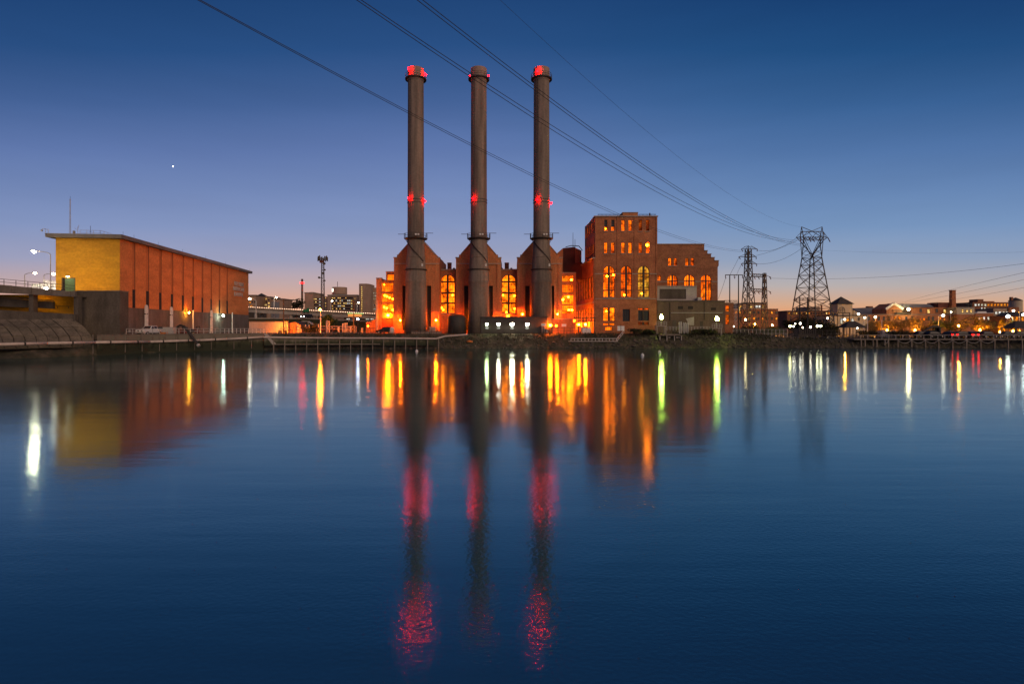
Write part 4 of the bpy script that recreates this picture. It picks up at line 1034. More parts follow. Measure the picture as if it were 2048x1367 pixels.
pwindow(t, Y, *gl[3], 0, m_glassd, 3, rows=[.33, .66], bar=.08, border=.2, inset=.38)
pwindow(t, Y, *gl[4], 0, p_or2, 2, bar=.35, inset=.38); pwindow(t, Y, *gl[5], 0, m_glassd, 4, rows=[.5], centre=.5, inset=.38); pwindow(t, Y, *gl[6], 0, p_dim, 4, rows=[.5], centre=.5, inset=.38)
for a, b in zip(cols[::2], cols[1::2]):
    for yy in (462, 506.5): MB().pbox(a[0] - 1.5, a[1] + 1.5, yy, yy + 1.2, Y - .15, .2).build('sill', m_stone, t); MB().pbox(b[0] - 1.5, b[1] + 1.5, yy, yy + 1.2, Y - .15, .2).build('sill', m_stone, t)
for a, b, c_, d_ in ((x0, x1, 596.3, 597.8), (x0, 1206.3, 546.5, 548.2), (1229.9, 1241.3, 546.5, 548.2), (1263.8, 1275.7, 546.5, 548.2), (1299.2, x1, 546.5, 548.2)):
    MB().pbox(a, b, c_, d_, Y - .16, .16).build('string_course', m_stone, t)
MB().box(X(x0, Y) - .25, X(x1, Y) + .3, Y - .3, Y + 14.9, Z(433.5, Y), Z(431.5, Y)).build('cornice', m_stone, t)
for a in (1190, 1233.5, 1268, 1311.5): MB().pbox(a + .3, a + 3.2, 470 if False else 433.7, 596, Y - .12, .12).build('pilaster', m_brick, t)
rf = MB().pbox(1245.5, 1276, 425, 432, Y + 2, 6); hs = rf.build('roof_house', m_brick_g, t); MB().pbox(1244.8, 1276.7, 424, 425.2, Y + 1.8, 6.4).build('roof_cap', m_stone, hs)
rl = MB()
for hh in (428.2, 429.8): rl.bar(W(1196, hh, Y + 1), W(1244, hh, Y + 1), .07).bar(W(1277, hh, Y + 1), W(1312, hh, Y + 1), .07)
for a in list(range(1196, 1245, 8)) + list(range(1278, 1313, 8)): rl.bar(W(a, 431.6, Y + 1), W(a, 428, Y + 1), .07)
rl.build('roof_railing', m_steel, t)
MB().tube(W(1299.5, 431.6, Y + 1), W(1299.5, 426, Y + 1), .18, 8).build('roof_vent', m_steel, t)
# left flank of the tower (blind strips with dim windows)
XL = X(1190, Y); fl_ = Pl((XL, Y, 0), (-.055, 1, 0), (1, .055, 0))
MB().prism([fl_.at(-.0, GZ, .02), fl_.at(14.6, GZ, .02), fl_.at(14.6, Z(433.5, Y), .02), fl_.at(0, Z(433.5, Y), .02)], (1.2, .06, 0)).build('side_wall', m_brick, t)
for k in range(5):
    s0 = 1.2 + k * 2.7
    for z0, z1 in ((Z(462, Y), Z(440, Y)), (Z(506, Y), Z(485, Y))):
        wn = MB().prism([fl_.at(s0, z0, -.05), fl_.at(s0 + 1.0, z0, -.05), fl_.at(s0 + 1.0, z1, -.05), fl_.at(s0, z1, -.05)], (.06, 0, 0)).build('window', m_frame, t)
        MB().poly([fl_.at(s0 + .08, z0 + .1, -.06), fl_.at(s0 + .92, z0 + .1, -.06), fl_.at(s0 + .92, z1 - .1, -.06), fl_.at(s0 + .08, z1 - .1, -.06)]).build('pane', p_dim, wn)
# long lower hall running back from the tower
t = root('side_hall', 'long lower brick hall running back behind the turbine tower with tall lit windows', 'building', (XL, 165, GZ))
zt_ = Z(517, Y); LH = 38.0; holes = []; wins = []
for k in range(9):
    s0 = 1.6 + k * 4.0
    for z0, z1 in ((12.9, 18.6), (6.6, 10.2)): wins.append((s0, s0 + 2.3, z0, z1))
pl2 = Pl(fl_.at(0, 0, -.35), fl_.U, fl_.IN)
facade(t, 'wall', pl2, [(.0, GZ), (LH, GZ), (LH, zt_), (.0, zt_)], [shape(*w) for w in wins], m_brick, .3, .33)
MB().prism([pl2.at(15.2, GZ, .4), pl2.at(LH, GZ, .4), pl2.at(LH, zt_ - .1, .4), pl2.at(15.2, zt_ - .1, .4)], (16, 0, 0)).build('body', m_brick, t)
for i, w in enumerate(wins): window(t, pl2, *w, 0, p_ye if i % 2 else p_or2, 3, rows=[.25, .5, .75], bar=.07, border=.12, inset=.18)
MB().prism([pl2.at(-.1, zt_, -.4), pl2.at(LH + .2, zt_, -.4), pl2.at(LH + .2, zt_ + .35, -.4), pl2.at(-.1, zt_ + .35, -.4)], (.75, .04, 0)).build('cornice', m_stone, t)
MB().prism([pl2.at(-.02, 11.4, -.2), pl2.at(LH, 11.4, -.2), pl2.at(LH, 11.8, -.2), pl2.at(-.02, 11.8, -.2)], (.19, .01, 0)).build('string_course', m_stone, t)
for i, (sp, zz) in enumerate(((6.5, 5.9), (17.5, 5.9), (28, 6.0))):
    p = pl2.at(sp, zz, -.9); tt = root('wall_lamp', ('orange alley lamp on the side hall nearest the river', 'orange alley lamp halfway along the side hall', 'orange alley lamp at the far end of the side hall')[i], 'lamp', p, 'orange lamps on the alley wall')
    MB().bar(p + Vector((0, 0, .3)), p + Vector((.9, 0, .3)), .08).build('bracket', m_steel, tt); MB().ball(p, .28, 8, 5).build('bulb', E('lamp_alley', (1, .18, .002), 1500), tt)
# iron fire stair / canopy in the alley mouth
t = root('steel_canopy', 'dark iron walkway with upright posts in the alley beside the turbine hall', 'walkway', W(1165, 660, 147))
mb = MB()
for a in range(1149, 1190, 8): mb.bar(W(a, 999, 147) * 1.0 if False else Vector((X(a, 147), 147, GZ)), W(a, 632, 147), .14)
mb.build('post', m_steel, t)
MB().bar(W(1147, 636, 147), W(1191, 636, 147), .25).bar(W(1147, 641, 147), W(1191, 641, 147), .2).build('deck', m_steel, t)
mb = MB()
for a in range(1149, 1190, 4): mb.bar(W(a, 636, 147), W(a, 627, 147), .06)
mb.bar(W(1147, 627, 147), W(1191, 627, 147), .07).build('railing', m_steel, t)

# ------------------------------------------------------------------ stepped gable wing
Y = 156.0
t = root('stepped_gable_wing', 'brick wing with a stepped right gable and small paired arched windows', 'building', (X(1375, Y), Y, GZ))
o = [(1311, 999), (1435.5, 999), (1435.5, 534), (1437.5, 531), (1437.5, 521), (1429.2, 521), (1429.2, 514.6), (1422.2, 514.6), (1422.2, 507.6), (1415, 507.6), (1415, 501), (1408.6, 501), (1408.6, 488), (1311, 488)]
sm_ = [(1336.6, 1343), (1347.9, 1354), (1370.6, 1377), (1381.8, 1388)]
ar_ = [(1334.6, 1355.4, 549, 600), (1368.7, 1389.3, 549, 600), (1402, 1422.6, 549, 600), (1315.2, 1321.8, 549.5, 561)]
facade(t, 'wall', front(Y), [(X(a, Y), GZ if b == 999 else Z(b, Y)) for a, b in o], [phole(Y, a, b, 515.5, 530.9, 1) for a, b in sm_] + [phole(Y, *a, 1) for a in ar_], m_brick_b, .4, 14)
for a, b in sm_: pwindow(t, Y, a, b, 515.5, 530.9, 1, p_or, 2, rows=[.25, .5, .75], bar=.05, border=.1, inset=.35)
for i, a in enumerate(ar_): pwindow(t, Y, *a, 1, p_or if i != 2 else p_or, 4 if i < 3 else 2, rows=[(.1, .05), (.2, .05), (.3, .05), (.4, .05), (.5, .05), (.6, .05), (.75, .3)] if i < 3 else [.3], bar=.12, border=.14, centre=.4 if i < 3 else 0, inset=.35)
for a, b in ((1311, 1334), (1356, 1368), (1390, 1401.4), (1423.2, 1435.5)): MB().pbox(a, b, 562, 563.6, Y - .15, .16).build('string_course', m_stone, t)
for a, b in zip(sm_[::2], sm_[1::2]): MB().pbox(a[0] - 1.5, b[1] + 1.5, 531.2, 532.4, Y - .15, .2).build('sill', m_stone, t)
for a, b, c_ in ((1311, 1409.6, 487), (1408.8, 1416, 500), (1415.2, 1423.2, 506.7), (1422.4, 1430.2, 513.7), (1429.4, 1438.5, 520)): MB().pbox(a, b, c_, c_ + 1.3, Y - .2, 1.4).build('coping', m_stone, t)
Y = 151.5
t = root('louvre_house', 'pale concrete box with a grey louvre panel in front of the stepped wing', 'building', (X(1354, Y), Y, Z(601, Y)))
facade(t, 'wall', front(Y), [(X(1314.3, Y), Z(601.5, Y)), (X(1393.5, Y), Z(601.5, Y)), (X(1393.5, Y), Z(572, Y)), (X(1314.3, Y), Z(572, Y))], [phole(Y, 1319, 1372, 577.5, 597.8)], m_conc_l, .25, 4)
lv = MB()
for k in range(11): z_ = Z(597.6 - k * 1.83, Y); lv.bar((X(1319, Y), Y + .16, z_ + .12), (X(1372, Y), Y + .16, z_ + .12), .05, .2)
lv.pbox(1318.8, 1372.2, 577.2, 598, Y + .24, .1).build('louvre', m_conc_d, t)
MB().pbox(1313, 1394.5, 571, 572.4, Y - .2, 4.4).build('coping', m_stone, t)
Y = 149.6
t = root('annex_block', 'low flat grey rendered annex below the louvre box', 'building', (X(1380, Y), Y, GZ))
MB().pbox(1314.6, 1449.5, 602.5, 999, Y, 7.5, zb=GZ).build('wall', m_annex, t); MB().pbox(1314, 1450.4, 600.6, 602.6, Y - .18, 7.9).build('coping', m_conc_d, t)
for a, b_, c_, d_ in ((1345, 1352, 640, 665), (1400, 1406, 642, 665)): MB().pbox(a, b_, c_, d_, Y - .05, .06).build('door', m_conc_d, t)
for a, b_, c_, d_ in ((1356, 1366, 612, 618), (1376, 1386, 612, 618), (1422, 1432, 615, 620)): MB().pbox(a, b_, c_, d_, Y - .06, .07).build('vent', m_dark, t)
MB().bar(W(1342, 625, Y - .12), W(1445, 625, Y - .12), .14).build('conduit', m_galv, t)
for a in (1340, 1409): MB().pbox(a - .5, a + .5, 604, 640, Y - .16, .14).build('downpipe_or_shade_strip', m_frame, t)
MB().pbox(1395.5, 1403.5, 594.5, 600.5, Y + .5, 1.0).build('roof_unit', m_galv, t)
Y = 152
t = root('stair_block', 'narrow dark brick block with two orange windows at the annex right end', 'building', (X(1458, Y), Y, GZ))
sw = [(1451.5, 1458.5, 611, 622.5), (1451.5, 1458.5, 629, 648)]
facade(t, 'wall', front(Y), [(X(1449.8, Y), GZ), (X(1467, Y), GZ), (X(1467, Y), Z(606, Y)), (X(1449.8, Y), Z(606, Y))], [phole(Y, *w) for w in sw], m_brick_b, .35, 5)
for w in sw: pwindow(t, Y, *w, 0, p_or, 2, rows=[.25, .5, .75], bar=.06, inset=.3)
MB().pbox(1449, 1468, 604.6, 606.2, Y - .2, 5.4).build('coping', m_stone, t)

# ------------------------------------------------------------------ the yard in front of the station
Y = 143.6
tk = root('storage_tank', 'dark domed storage tank between the left and middle chimneys', 'tank', (X(912, Y), Y + 2.3, GZ))
cx_ = X(912, Y); r_ = S(18.2, Y)
MB().lathe(cx_, Y + 2.3, [(r_, GZ), (r_, Z(636, Y)), (r_ * .97, Z(633, Y)), (r_ * .7, Z(629.5, Y)), (r_ * .3, Z(628, Y)), (.1, Z(627.7, Y))], 28).build('shell', m_tank, tk, smooth=True)
MB().lathe(cx_, Y + 2.3, [(r_ + .01, Z(636.6, Y)), (r_ + .1, Z(636.5, Y)), (r_ + .1, Z(635.2, Y)), (r_ - .02, Z(635, Y))], 28, cap=False).build('rim', m_steel, tk)
p_shed = PANE('pane_shed', (.8, .8, .6), (1, 1, .9), .15, .7, scale=1.5)
Y = 144.0
sh_ = root('yard_shed', 'long dark flat roofed shed carrying four white floodlights', 'building', (X(1030, Y), Y, GZ))
MB().pbox(962, 1094, 634.5, 999, Y, 3.2, zb=GZ).build('wall', m_tank, sh_); MB().pbox(961, 1095, 632.8, 634.6, Y - .2, 3.6).build('roof', m_roof, sh_)
for i, a in enumerate((973.5, 997, 1024, 1054)):
    MB().pbox(a - 4, a + 4, 652.2, 658.2, Y - .06, .05).build('window', m_frame, sh_); MB().pbox(a - 3.4, a + 3.4, 652.8, 657.6, Y - .09, .02).build('window_pane', p_shed, sh_)
t4 = ('greenish first white floodlight on the dark shed, furthest from the orange lamp', 'second white floodlight on the dark shed, after the greenish one', 'third and largest white floodlight on the dark shed', 'white floodlight on the dark shed nearest the orange lamp')
for i, (a, m_) in enumerate(zip((973.5, 997, 1024, 1054.5), (E('flood_green', (.80, 1, .40), 100), e_whitew, E('flood_big', (1, .9, .58), 170), e_whitew))):
    wlamp(a, 648, Y - .75, t4[i], m_, (.32, .36, .46, .42)[i], 'floodlight', 'white floodlights on the dark shed', arm=.75, plate=True)
wlamp(1100.5, 650, 143.4, 'orange lamp on a yard post right of the four white floodlights', e_sodhot, .36, arm=.1)
p = W(1102, 650, 143.4); tag(MB().tube((p.x + .12, 143.5, GZ), (p.x + .12, 143.5, p.z + .5), .09, 8).build('lamp_post', m_steel), 'dark post under the orange yard lamp beside the shed', 'post')
wlamp(1112.5, 651, 145, 'small orange lamp beside the bright orange yard lamp', e_sod, .2, arm=.2)
t = root('alley_fence_wall', 'orange lit low brick yard wall right of the shed', 'wall', (X(1130, 148), 148, GZ))
MB().pbox(1096, 1148, 638, 999, 148.6, .5, zb=GZ).build('wall', m_brick_g, t); MB().pbox(1095.5, 1148.5, 636.8, 638.2, 148.5, .7).build('coping', m_stone, t)
for a, b, lab in ((1087, 649, 'white notice board on posts right of the shed floodlights'), (1128, 650, 'white notice board on a post in the orange lit yard')):
    q = root('notice_board', lab, 'sign', (X(a, 143), 143, GZ)); MB().pbox(a - 4.6, a + 4.6, b - 2.4, b + 2.6, 143, .06).build('board', m_signw, q)
    MB().pbox(a - .5, a + .5, b + 2.6, 999, 143.01, .08, zb=GZ).build('post', m_steel, q)
q = root('notice_board', 'pair of white notice boards on the bank below the turbine hall', 'sign', W(1241, 670, 142.4))
for a in (1238, 1245.6): MB().pbox(a - 3.2, a + 3.2, 651.5, 661, 142.4, .06).build('board', m_signw, q)
MB().pbox(1241.2, 1242.4, 650, 668, 142.47, .08, zb=3.0).build('post', m_steel, q)
q = root('control_kiosk', 'orange lit cabinet with a notice below the small board', 'cabinet', (X(1087, 143.4), 143.4, GZ)); MB().pbox(1083, 1091, 652.5, 663, 143.3, .7, zb=GZ).build('body', m_stone, q); MB().pbox(1084, 1090, 654, 662, 143.24, .05).build('door', m_conc_l, q)
q = root('control_kiosk', 'small dark upright cabinet beside the orange yard lamp post', 'cabinet', (X(1094, 143), 143, GZ)); MB().pbox(1091.5, 1096.5, 658, 999, 142.9, .6, zb=GZ).build('body', m_steel, q); MB().pbox(1092, 1096, 659, 665, 142.84, .05).build('door', m_conc_l, q)
q = root('control_kiosk', 'pale double cabinet at the foot of the turbine hall corner', 'cabinet', (X(1172, 145), 145, GZ)); MB().pbox(1163, 1182, 654, 999, 144.6, 1.2, zb=GZ).build('body', m_conc_l, q)
for a in (1163.8, 1172.9): MB().pbox(a, a + 8.3, 655.5, 666, 144.54, .05).build('door', m_white, q)

def fence(name, label, px0, px1, pyt, pyb, Y, n, mat, mesh=True, zb=None, group=None, rails=(0, .5, 1)):
    z0 = Z(pyb, Y) if zb is None else zb; z1 = Z(pyt, Y)
    t = root(name, label, 'fence', (X((px0 + px1) / 2, Y), Y, z0), group); mb = MB()
    for f in rails:
        if f > 0: mb.bar((X(px0, Y), Y, z0 + (z1 - z0) * f), (X(px1, Y), Y, z0 + (z1 - z0) * f), .06)
    mb.build('rail', mat, t)
    for k in range(n + 1):
        x = X(px0 + (px1 - px0) * k / n, Y); MB().bar((x, Y, z0 - .1), (x, Y, z1), .08).build('post', mat, t)
    if mesh:
        mb = MB(); w = X(px1, Y) - X(px0, Y); st = .55; k = 0
        x = X(px0, Y)
        while x < X(px1, Y): mb.bar((x, Y + .02, z0), (x, Y + .02, z1), .018); x += st * .5
        mb.build('wire_mesh', mat, t)
    return t
fence('yard_fence', 'dark wire fence along the yard edge below the left gable', 756, 905, 658, 668, 142.6, 14, m_steel, zb=GZ)
fence('yard_fence', 'dark wire fence along the yard edge below the white floodlights', 985, 1090, 659, 668, 142.2, 10, m_steel, zb=GZ)
fence('yard_fence', 'dark wire fence along the bank in front of the orange yard wall', 1092, 1165, 655, 668, 142.0, 6, m_steel, zb=GZ)
fence('pipe_gate', 'square dark pipe frame left of the floodlit shed', 939, 962, 643, 668, 143, 1, m_steel, mesh=False, zb=GZ, rails=(1,))
# yard clutter under the chimneys
cl = [(784, 655, 664, 9, 'white rounded tank on the yard below the left end bay', 'tank'), (866, 652, 659, 10, 'small buff kiosk right of the left chimney base', 'kiosk')]
q = root('small_tank', 'small white rounded tank left of the left chimney base', 'tank', (X(784, 145), 145, GZ)); c = X(784, 145)
MB().lathe(c, 145, [(S(4.6, 145), GZ), (S(4.6, 145), Z(658, 145)), (S(3.6, 145), Z(655, 145)), (S(1, 145), Z(653.5, 145))], 16).build('shell', m_white, q); MB().lathe(c, 145, [(S(5, 145), GZ), (S(5, 145), GZ + .2)], 16).build('plinth', m_conc, q)
q = root('meter_house', 'small buff cabin at the foot of the left chimney', 'cabin', (X(864, 145), 145, GZ)); MB().pbox(859, 870, 654, 999, 144.6, 1.6, zb=GZ).build('wall', m_conc_l, q); MB().pbox(858.2, 870.8, 652.8, 654.2, 144.4, 2).build('roof', m_stone, q); MB().pbox(862, 866, 657, 666, 144.55, .06).build('door', m_stone, q)
q = root('low_wall', 'long low orange lit wall along the yard below the left chimney', 'wall', (X(820, 143), 143, GZ)); MB().pbox(823, 882, 663, 999, 143.0, .5, zb=GZ).build('wall', m_stone, q); MB().pbox(822, 883, 662, 663.2, 142.9, .7).build('coping', m_stone, q)
q = root('valve_stack', 'cluster of upright pipes in front of the left chimney base', 'pipe', (X(850, 144.5), 144.5, GZ))
for a, b in ((836, 656), (842, 659), (849, 653), (855, 660), (876, 658)): MB().tube((X(a, 144.3), 144.3, GZ), (X(a, 144.3), 144.3, Z(b, 144.3)), .09, 6).build('riser', m_steel, q)
suv('parked_van', 'dark vehicle parked below the red door', (X(770, 146), 146, GZ), R(182), m_car_d, cat='car')
wlamp(1148, 641, 149.5, 'orange lamp at the alley mouth by the turbine hall corner', e_sodhot, .3, arm=.3)
# lamps behind the chimneys that light the brick and the flanks of the stacks
for a, yy, lab in ((800.5, 640, 'orange wall lamp half hidden left of the left chimney'), (872, 640, 'orange wall lamp low on the left boiler house right of its chimney'), (922, 640, 'orange wall lamp low on the middle boiler house left of its chimney'),
                   (994, 640, 'orange wall lamp low on the middle boiler house right of its chimney'), (1045, 628, 'orange wall lamp low on the right boiler house left of its chimney'), (1115, 628, 'orange wall lamp low on the right boiler house right of its chimney')):
    wlamp(a, yy, 150.4, lab, E('lamp_gable', (1, .14, .002), 4200), .12, group='small orange lamps on the boiler houses', arm=2.1)

# floodlight platforms at the water's edge
def floodstand(px, py, pyp, hw, Y, label):
    z0 = GZ - 2.6; zp = Z(pyp, Y); t = root('flood_platform', label, 'floodlight', (X(px, Y), Y, z0), 'lime floodlights on railed platforms')
    for a in (-1, 1):
        for b in (0, 1.6): MB().tube((X(px + a * hw * .85, Y), Y + b, z0), (X(px + a * hw * .85, Y), Y + b, zp), .12, 8).build('leg', m_conc_l, t)
    MB().box(X(px - hw, Y), X(px + hw, Y), Y - .2, Y + 1.9, zp, zp + .16).build('deck', m_conc_l, t)
    mb = MB()
    for f in (.45, .9):
        mb.bar((X(px - hw, Y), Y - .15, zp + .16 + f), (X(px + hw, Y), Y - .15, zp + .16 + f), .08)
    for k in range(5): x = X(px - hw + 2 * hw * k / 4, Y); mb.bar((x, Y - .15, zp + .1), (x, Y - .15, zp + 1.06), .07)
    mb.build('railing', m_galv, t)
    p = W(px, py, Y); MB().tube((p.x, Y + .5, zp), (p.x, Y + .5, p.z + .3), .08, 8).build('post', m_galv, t)
    MB().box(p.x - .55, p.x + .55, Y + .28, Y + .36, p.z - .5, p.z + .42).build('lamp_housing', m_steel, t); MB().ball(p + Vector((.1, .45, .62)), .17, 8, 5).build('bulb', e_flood, t); MB().tube(p + Vector((0, .26, .1)), p + Vector((0, -.1, 0)), .3, 16, .52).build('reflector', m_steel, t); lens(MB(), p + Vector((0, -.16, -.02)), .48, .3).build('lens', e_flood, t)  # small bulb over the housing is added to wash the wall lime
floodstand(1322.6, 634.4, 652, 10.5, 142.6, 'lime green floodlight on a railed platform in front of the louvre box')
floodstand(1433.8, 637.6, 656.5, 10, 142.6, 'lime green floodlight on a railed platform at the annex right end')
# silver cylinders and a tilted panel between them
q = root('gas_cylinders', 'row of silver upright cylinders on the bank between the two lime floodlights', 'cylinders', (X(1366, 144), 144, GZ))
for k, a in enumerate((1358.5, 1362, 1367.5, 1371.5, 1375.5)):
    h_ = (643.5, 643, 645, 645, 645.5)[k]; MB().lathe(X(a, 144), 144, [(S(1.9, 144), GZ), (S(1.9, 144), Z(h_ + 1.5, 144)), (S(.9, 144), Z(h_, 144)), (S(.5, 144), Z(h_ - 1, 144))], 12).build('cylinder', m_galv, q)
tag(MB().prism([W(1372, 637, 146), W(1388, 633.5, 146), W(1388, 650, 146), W(1379, 650, 146)], (0, .3, 0)).build('tilted_panel', m_conc_l), 'pale tilted sheet panel behind the silver cylinders', 'panel')
fence('bank_railing', 'metal railing along the bank between the two lime floodlights', 1334, 1420, 653, 660, 143.2, 14, m_galv, mesh=False)
# little dock shelter, gangways
Y = 140.6
q = root('dock_shelter', 'small flat roofed dock shelter on the bank under the left lime floodlight', 'shelter', (X(1343, Y), Y, 1.6))
MB().prism([W(1318, 671, Y), W(1330, 667, Y), W(1357, 667.5, Y), W(1366, 671, Y)], (0, 3, 0)).build('roof', m_conc, q)
for a in (1320, 1334, 1349, 1363): MB().pbox(a - .8, a + .8, 671, 684, Y + .1, .22).build('post', m_conc_l, q)
for a, b in ((1337, 1341), (1352, 1360)): MB().pbox(a, b, 673, 681, Y + .8, .3).build('locker', m_conc_l, q)
MB().pbox(1317, 1367, 683.5, 686, Y - .1, 3).build('deck', m_wood, q)
Y = 139.6
q = root('gangway', 'white railed gangway sloping up the bank below the turbine hall', 'gangway', (X(1190, Y), Y, .9))
MB().pbox(1137, 1236, 681.3, 683, Y, 1.2).build('deck', m_conc_l, q); MB().prism([W(1234, 681.5, Y), W(1248, 664.5, Y + 2), W(1248, 666, Y + 2), W(1234, 683.2, Y)], (0, 1.2, 0)).build('ramp', m_conc_l, q)
mb = MB()
for f in (676.6,): mb.bar(W(1142, f, Y), W(1234, f, Y), .09).bar(W(1234, f, Y), W(1248, 659.5, Y + 2), .09)
for a in range(1142, 1236, 7): mb.bar(W(a, 676.6, Y), W(a, 682, Y), .09)
for k in range(5): mb.bar(W(1234 + 14 * k / 4, 681.5 - 17 * k / 4, Y + k / 2), W(1234 + 14 * k / 4, 676.6 - 17 * k / 4, Y + k / 2), .08)
mb.build('railing', m_white, q)

# timber fender in front of the yard, with the sloping walkway at its end
q = root('timber_fender', 'long pale rail fender on posts in the water left of the power station', 'fender', (X(700, 132), 132, 0))
def fpt(px, py): 
    y_ = qpt(px).y - 1.4; return W(px, py, y_)
pa = [fpt(527, 674), fpt(620, 675.3), fpt(700, 675.8), fpt(780, 676), fpt(872, 677)]
MB().path(pa, .2, 8).path([fpt(872, 677), fpt(890, 672), fpt(936, 668.5)], .2, 8).build('top_rail', m_pinkw, q)
MB().path([fpt(548, 688.5), fpt(620, 688.3), fpt(700, 688), fpt(760, 688)], .13, 8).build('lower_rail', m_wood, q)
for a in list(range(547, 880, 22)): 
    b = fpt(a, 675); MB().tube((b.x, b.y + .1, -.8), (b.x, b.y + .1, b.z + .12), .13, 8).build('post', m_wood, q)
sp = MB(); 
for a in range(527, 872, 23): sp.prism([fpt(a, 676.5) + Vector((0, .35, 0)), fpt(a + 22.6, 676.5) + Vector((0, .35, 0)), fpt(a + 22.6, 691) + Vector((0, .35, 0)), fpt(a, 691) + Vector((0, .35, 0))], (0, .3, 0))
sp.build('sheeting', m_quay, q)
MB().prism([fpt(527, 667), fpt(532, 667), fpt(553, 689), fpt(545, 689)], (0, .8, 0)).build('brace', m_conc_l, q)
q = root('rope_net', 'orange debris caught at the end of the pale fender', 'debris', W(940, 680, 138.6))
MB().lathe(X(938, 138.8), 138.8, [(.1, 1.4), (.55, 1.5), (.6, 1.75), (.2, 1.95)], 10).build('float', m_orange, q)
MB().lathe(X(942, 138.9), 138.9, [(.1, 1.35), (.4, 1.45), (.42, 1.7), (.1, 1.85)], 10).build('float', m_orange, q)
# buoys
for a, b, lab in ((833.5, 701, 'small white buoy floating off the left chimney'), (1285, 709.5, 'small white buoy floating off the turbine hall'), (1319, 703, 'white buoy floating by the left lime floodlight')):
    y_ = H * F / (b + 2 - CY); t = root('buoy', lab, 'buoy', (X(a, y_), y_, 0), 'white buoys on the river'); MB().ball((X(a, y_), y_, .12), .3, 10, 6).build('float', m_buoy, t); MB().tube((X(a, y_), y_, .3), (X(a, y_), y_, .55), .05, 6).build('stem', m_buoy, t)
e_site = E('lamp_site', (1.0, .88, .66), 22)
e_park = E('lamp_park', (1.0, .80, .55), 20)
# ================================================================== between the barrier and the station
def far_windows(t, Y, cells, pane, fr=m_frame, grow=0):
    """cells (px0, px1, py0, py1): each window a frame with its pane"""
    for a, b, c, d in cells:
        wn = MB().pbox(a, b, c, d, Y - .14, .13).build('window', fr, t)
        pn = pane if not callable(pane) else pane()
        MB().pbox(a + (b - a) * .08, b - (b - a) * .08, c + (d - c) * .1, d - (d - c) * .1, Y - .17, .028).build('pane', pn, wn)
def pick(*ms):
    return lambda: random.choice(ms)
# elevated highway
Y = 215
hw = root('elevated_highway', 'elevated highway on piers with a string of lights along its rail', 'bridge', (X(620, Y), Y, GZ))
def hy(px): return 614.5 + (px - 497) * (628 - 614.5) / (755 - 497)
a0, a1 = 440, 1010
MB().prism([W(a0, hy(a0), Y), W(a1, hy(a1), Y), W(a1, hy(a1) + 3, Y), W(a0, hy(a0) + 3, Y)], (0, .4, 0)).build('parapet', m_conc, hw)
MB().prism([W(a0, hy(a0) + 3, Y + .3), W(a1, hy(a1) + 3, Y + .3), W(a1, hy(a1) + 9, Y + .3), W(a0, hy(a0) + 10, Y + .3)], (0, 9, 0)).build('deck', m_conc_l, hw)
for a in (508, 579, 626, 703, 770): 
    for dy in (1.5, 7): MB().tube((X(a, Y), Y + dy, GZ), (X(a, Y), Y + dy, Z(hy(a) + 9, Y)), .55, 10).build('pier', m_conc_l, hw)
ls = MB(); a = 497
while a < 757: ls.ball(W(a, hy(a) - .9, Y - .15), .12, 6, 4); a += 3.6
ls.build('rail_lights', e_string, hw)
# highway sign
q = root('highway_sign', 'green highway sign on the elevated highway', 'sign', W(612, 622, Y - .6))
MB().prism([W(606.5, 619, Y - .6), W(613, 619, Y - .6), W(613, 616, Y - .6), W(618.3, 616, Y - .6), W(618.3, 623.5, Y - .6), W(606.5, 623.5, Y - .6)], (0, .1, 0)).build('panel', m_signg, q)
for a in (608.5, 616): MB().bar(W(a, 617, Y - .45), W(a, 627, Y - .3), .2).build('bracket', m_steel, q)
# lower road with a car, embankment
Y = 200
MBv = MB().prism([W(490, 637.5, Y), W(612, 637.5, Y), W(700, 643, Y), W(760, 645, Y), W(760, 668, Y), W(490, 668, Y)], (0, 14, 0))
struct(MBv.build('road_embankment', M('embankment_grass', (.05, .055, .028), (.03, .034, .018), scale=.6), loc=(X(600, Y), Y, GZ)))
MBv = MB().prism([W(490, 635.4, Y + 1), W(612, 635.6, Y + 1), W(760, 642, Y + 1), W(760, 643.4, Y + 1), W(612, 637.4, Y + 1), W(490, 637.4, Y + 1)], (0, .3, 0))
tag(MBv.build('guard_rail', m_conc_l), 'low pale guard rail along the lower road beneath the highway', 'rail')
p = W(614, 637, Y + 5); suv('moving_car', 'small car with headlights on, on the lower road under the highway', p, R(-112), m_car_g, tail='head')
# hospital
Y = 330
def grid(x0, x1, ys, hh, n, skip=.25, w=.8):
    out = []
    for y in ys:
        for k in range(n):
            if random.random() < skip: continue
            a = x0 + (x1 - x0) * (k + .14) / n; out.append((a, a + (x1 - x0) / n * w, y, y + hh))
    return out
hp = root('hospital', 'wide concrete hospital block with lit window rows and a round rooftop drum', 'building', (X(660, Y), Y, GZ))
MB().pbox(609, 627, 585, 999, Y - 1, 18, zb=GZ).build('wall', m_pinkc, hp); MB().pbox(619, 626.5, 583.8, 592, Y + 2, 8).build('roof_house', m_pinkc, hp)
MB().pbox(618, 660, 592.5, 999, Y, 20, zb=GZ).build('wall', m_pinkc, hp); MB().pbox(655, 714, 590, 999, Y - 4, 26, zb=GZ).build('wall', m_pinkc, hp)
MB().pbox(607.5, 628, 584.2, 585.4, Y - 1.4, 19).build('parapet', m_conc_l, hp); MB().pbox(654.5, 714.6, 588.8, 590.4, Y - 4.4, 27).build('parapet', m_conc_l, hp)
cx_ = X(671, Y); 
dr = MB().lathe(cx_, Y + 8, [(S(14.6, Y), Z(592, Y)), (S(14.8, Y), Z(574, Y)), (S(14.8, Y), Z(572.6, Y)), (S(14, Y), Z(572.4, Y))], 28).build('roof_drum', m_pinkc, hp)
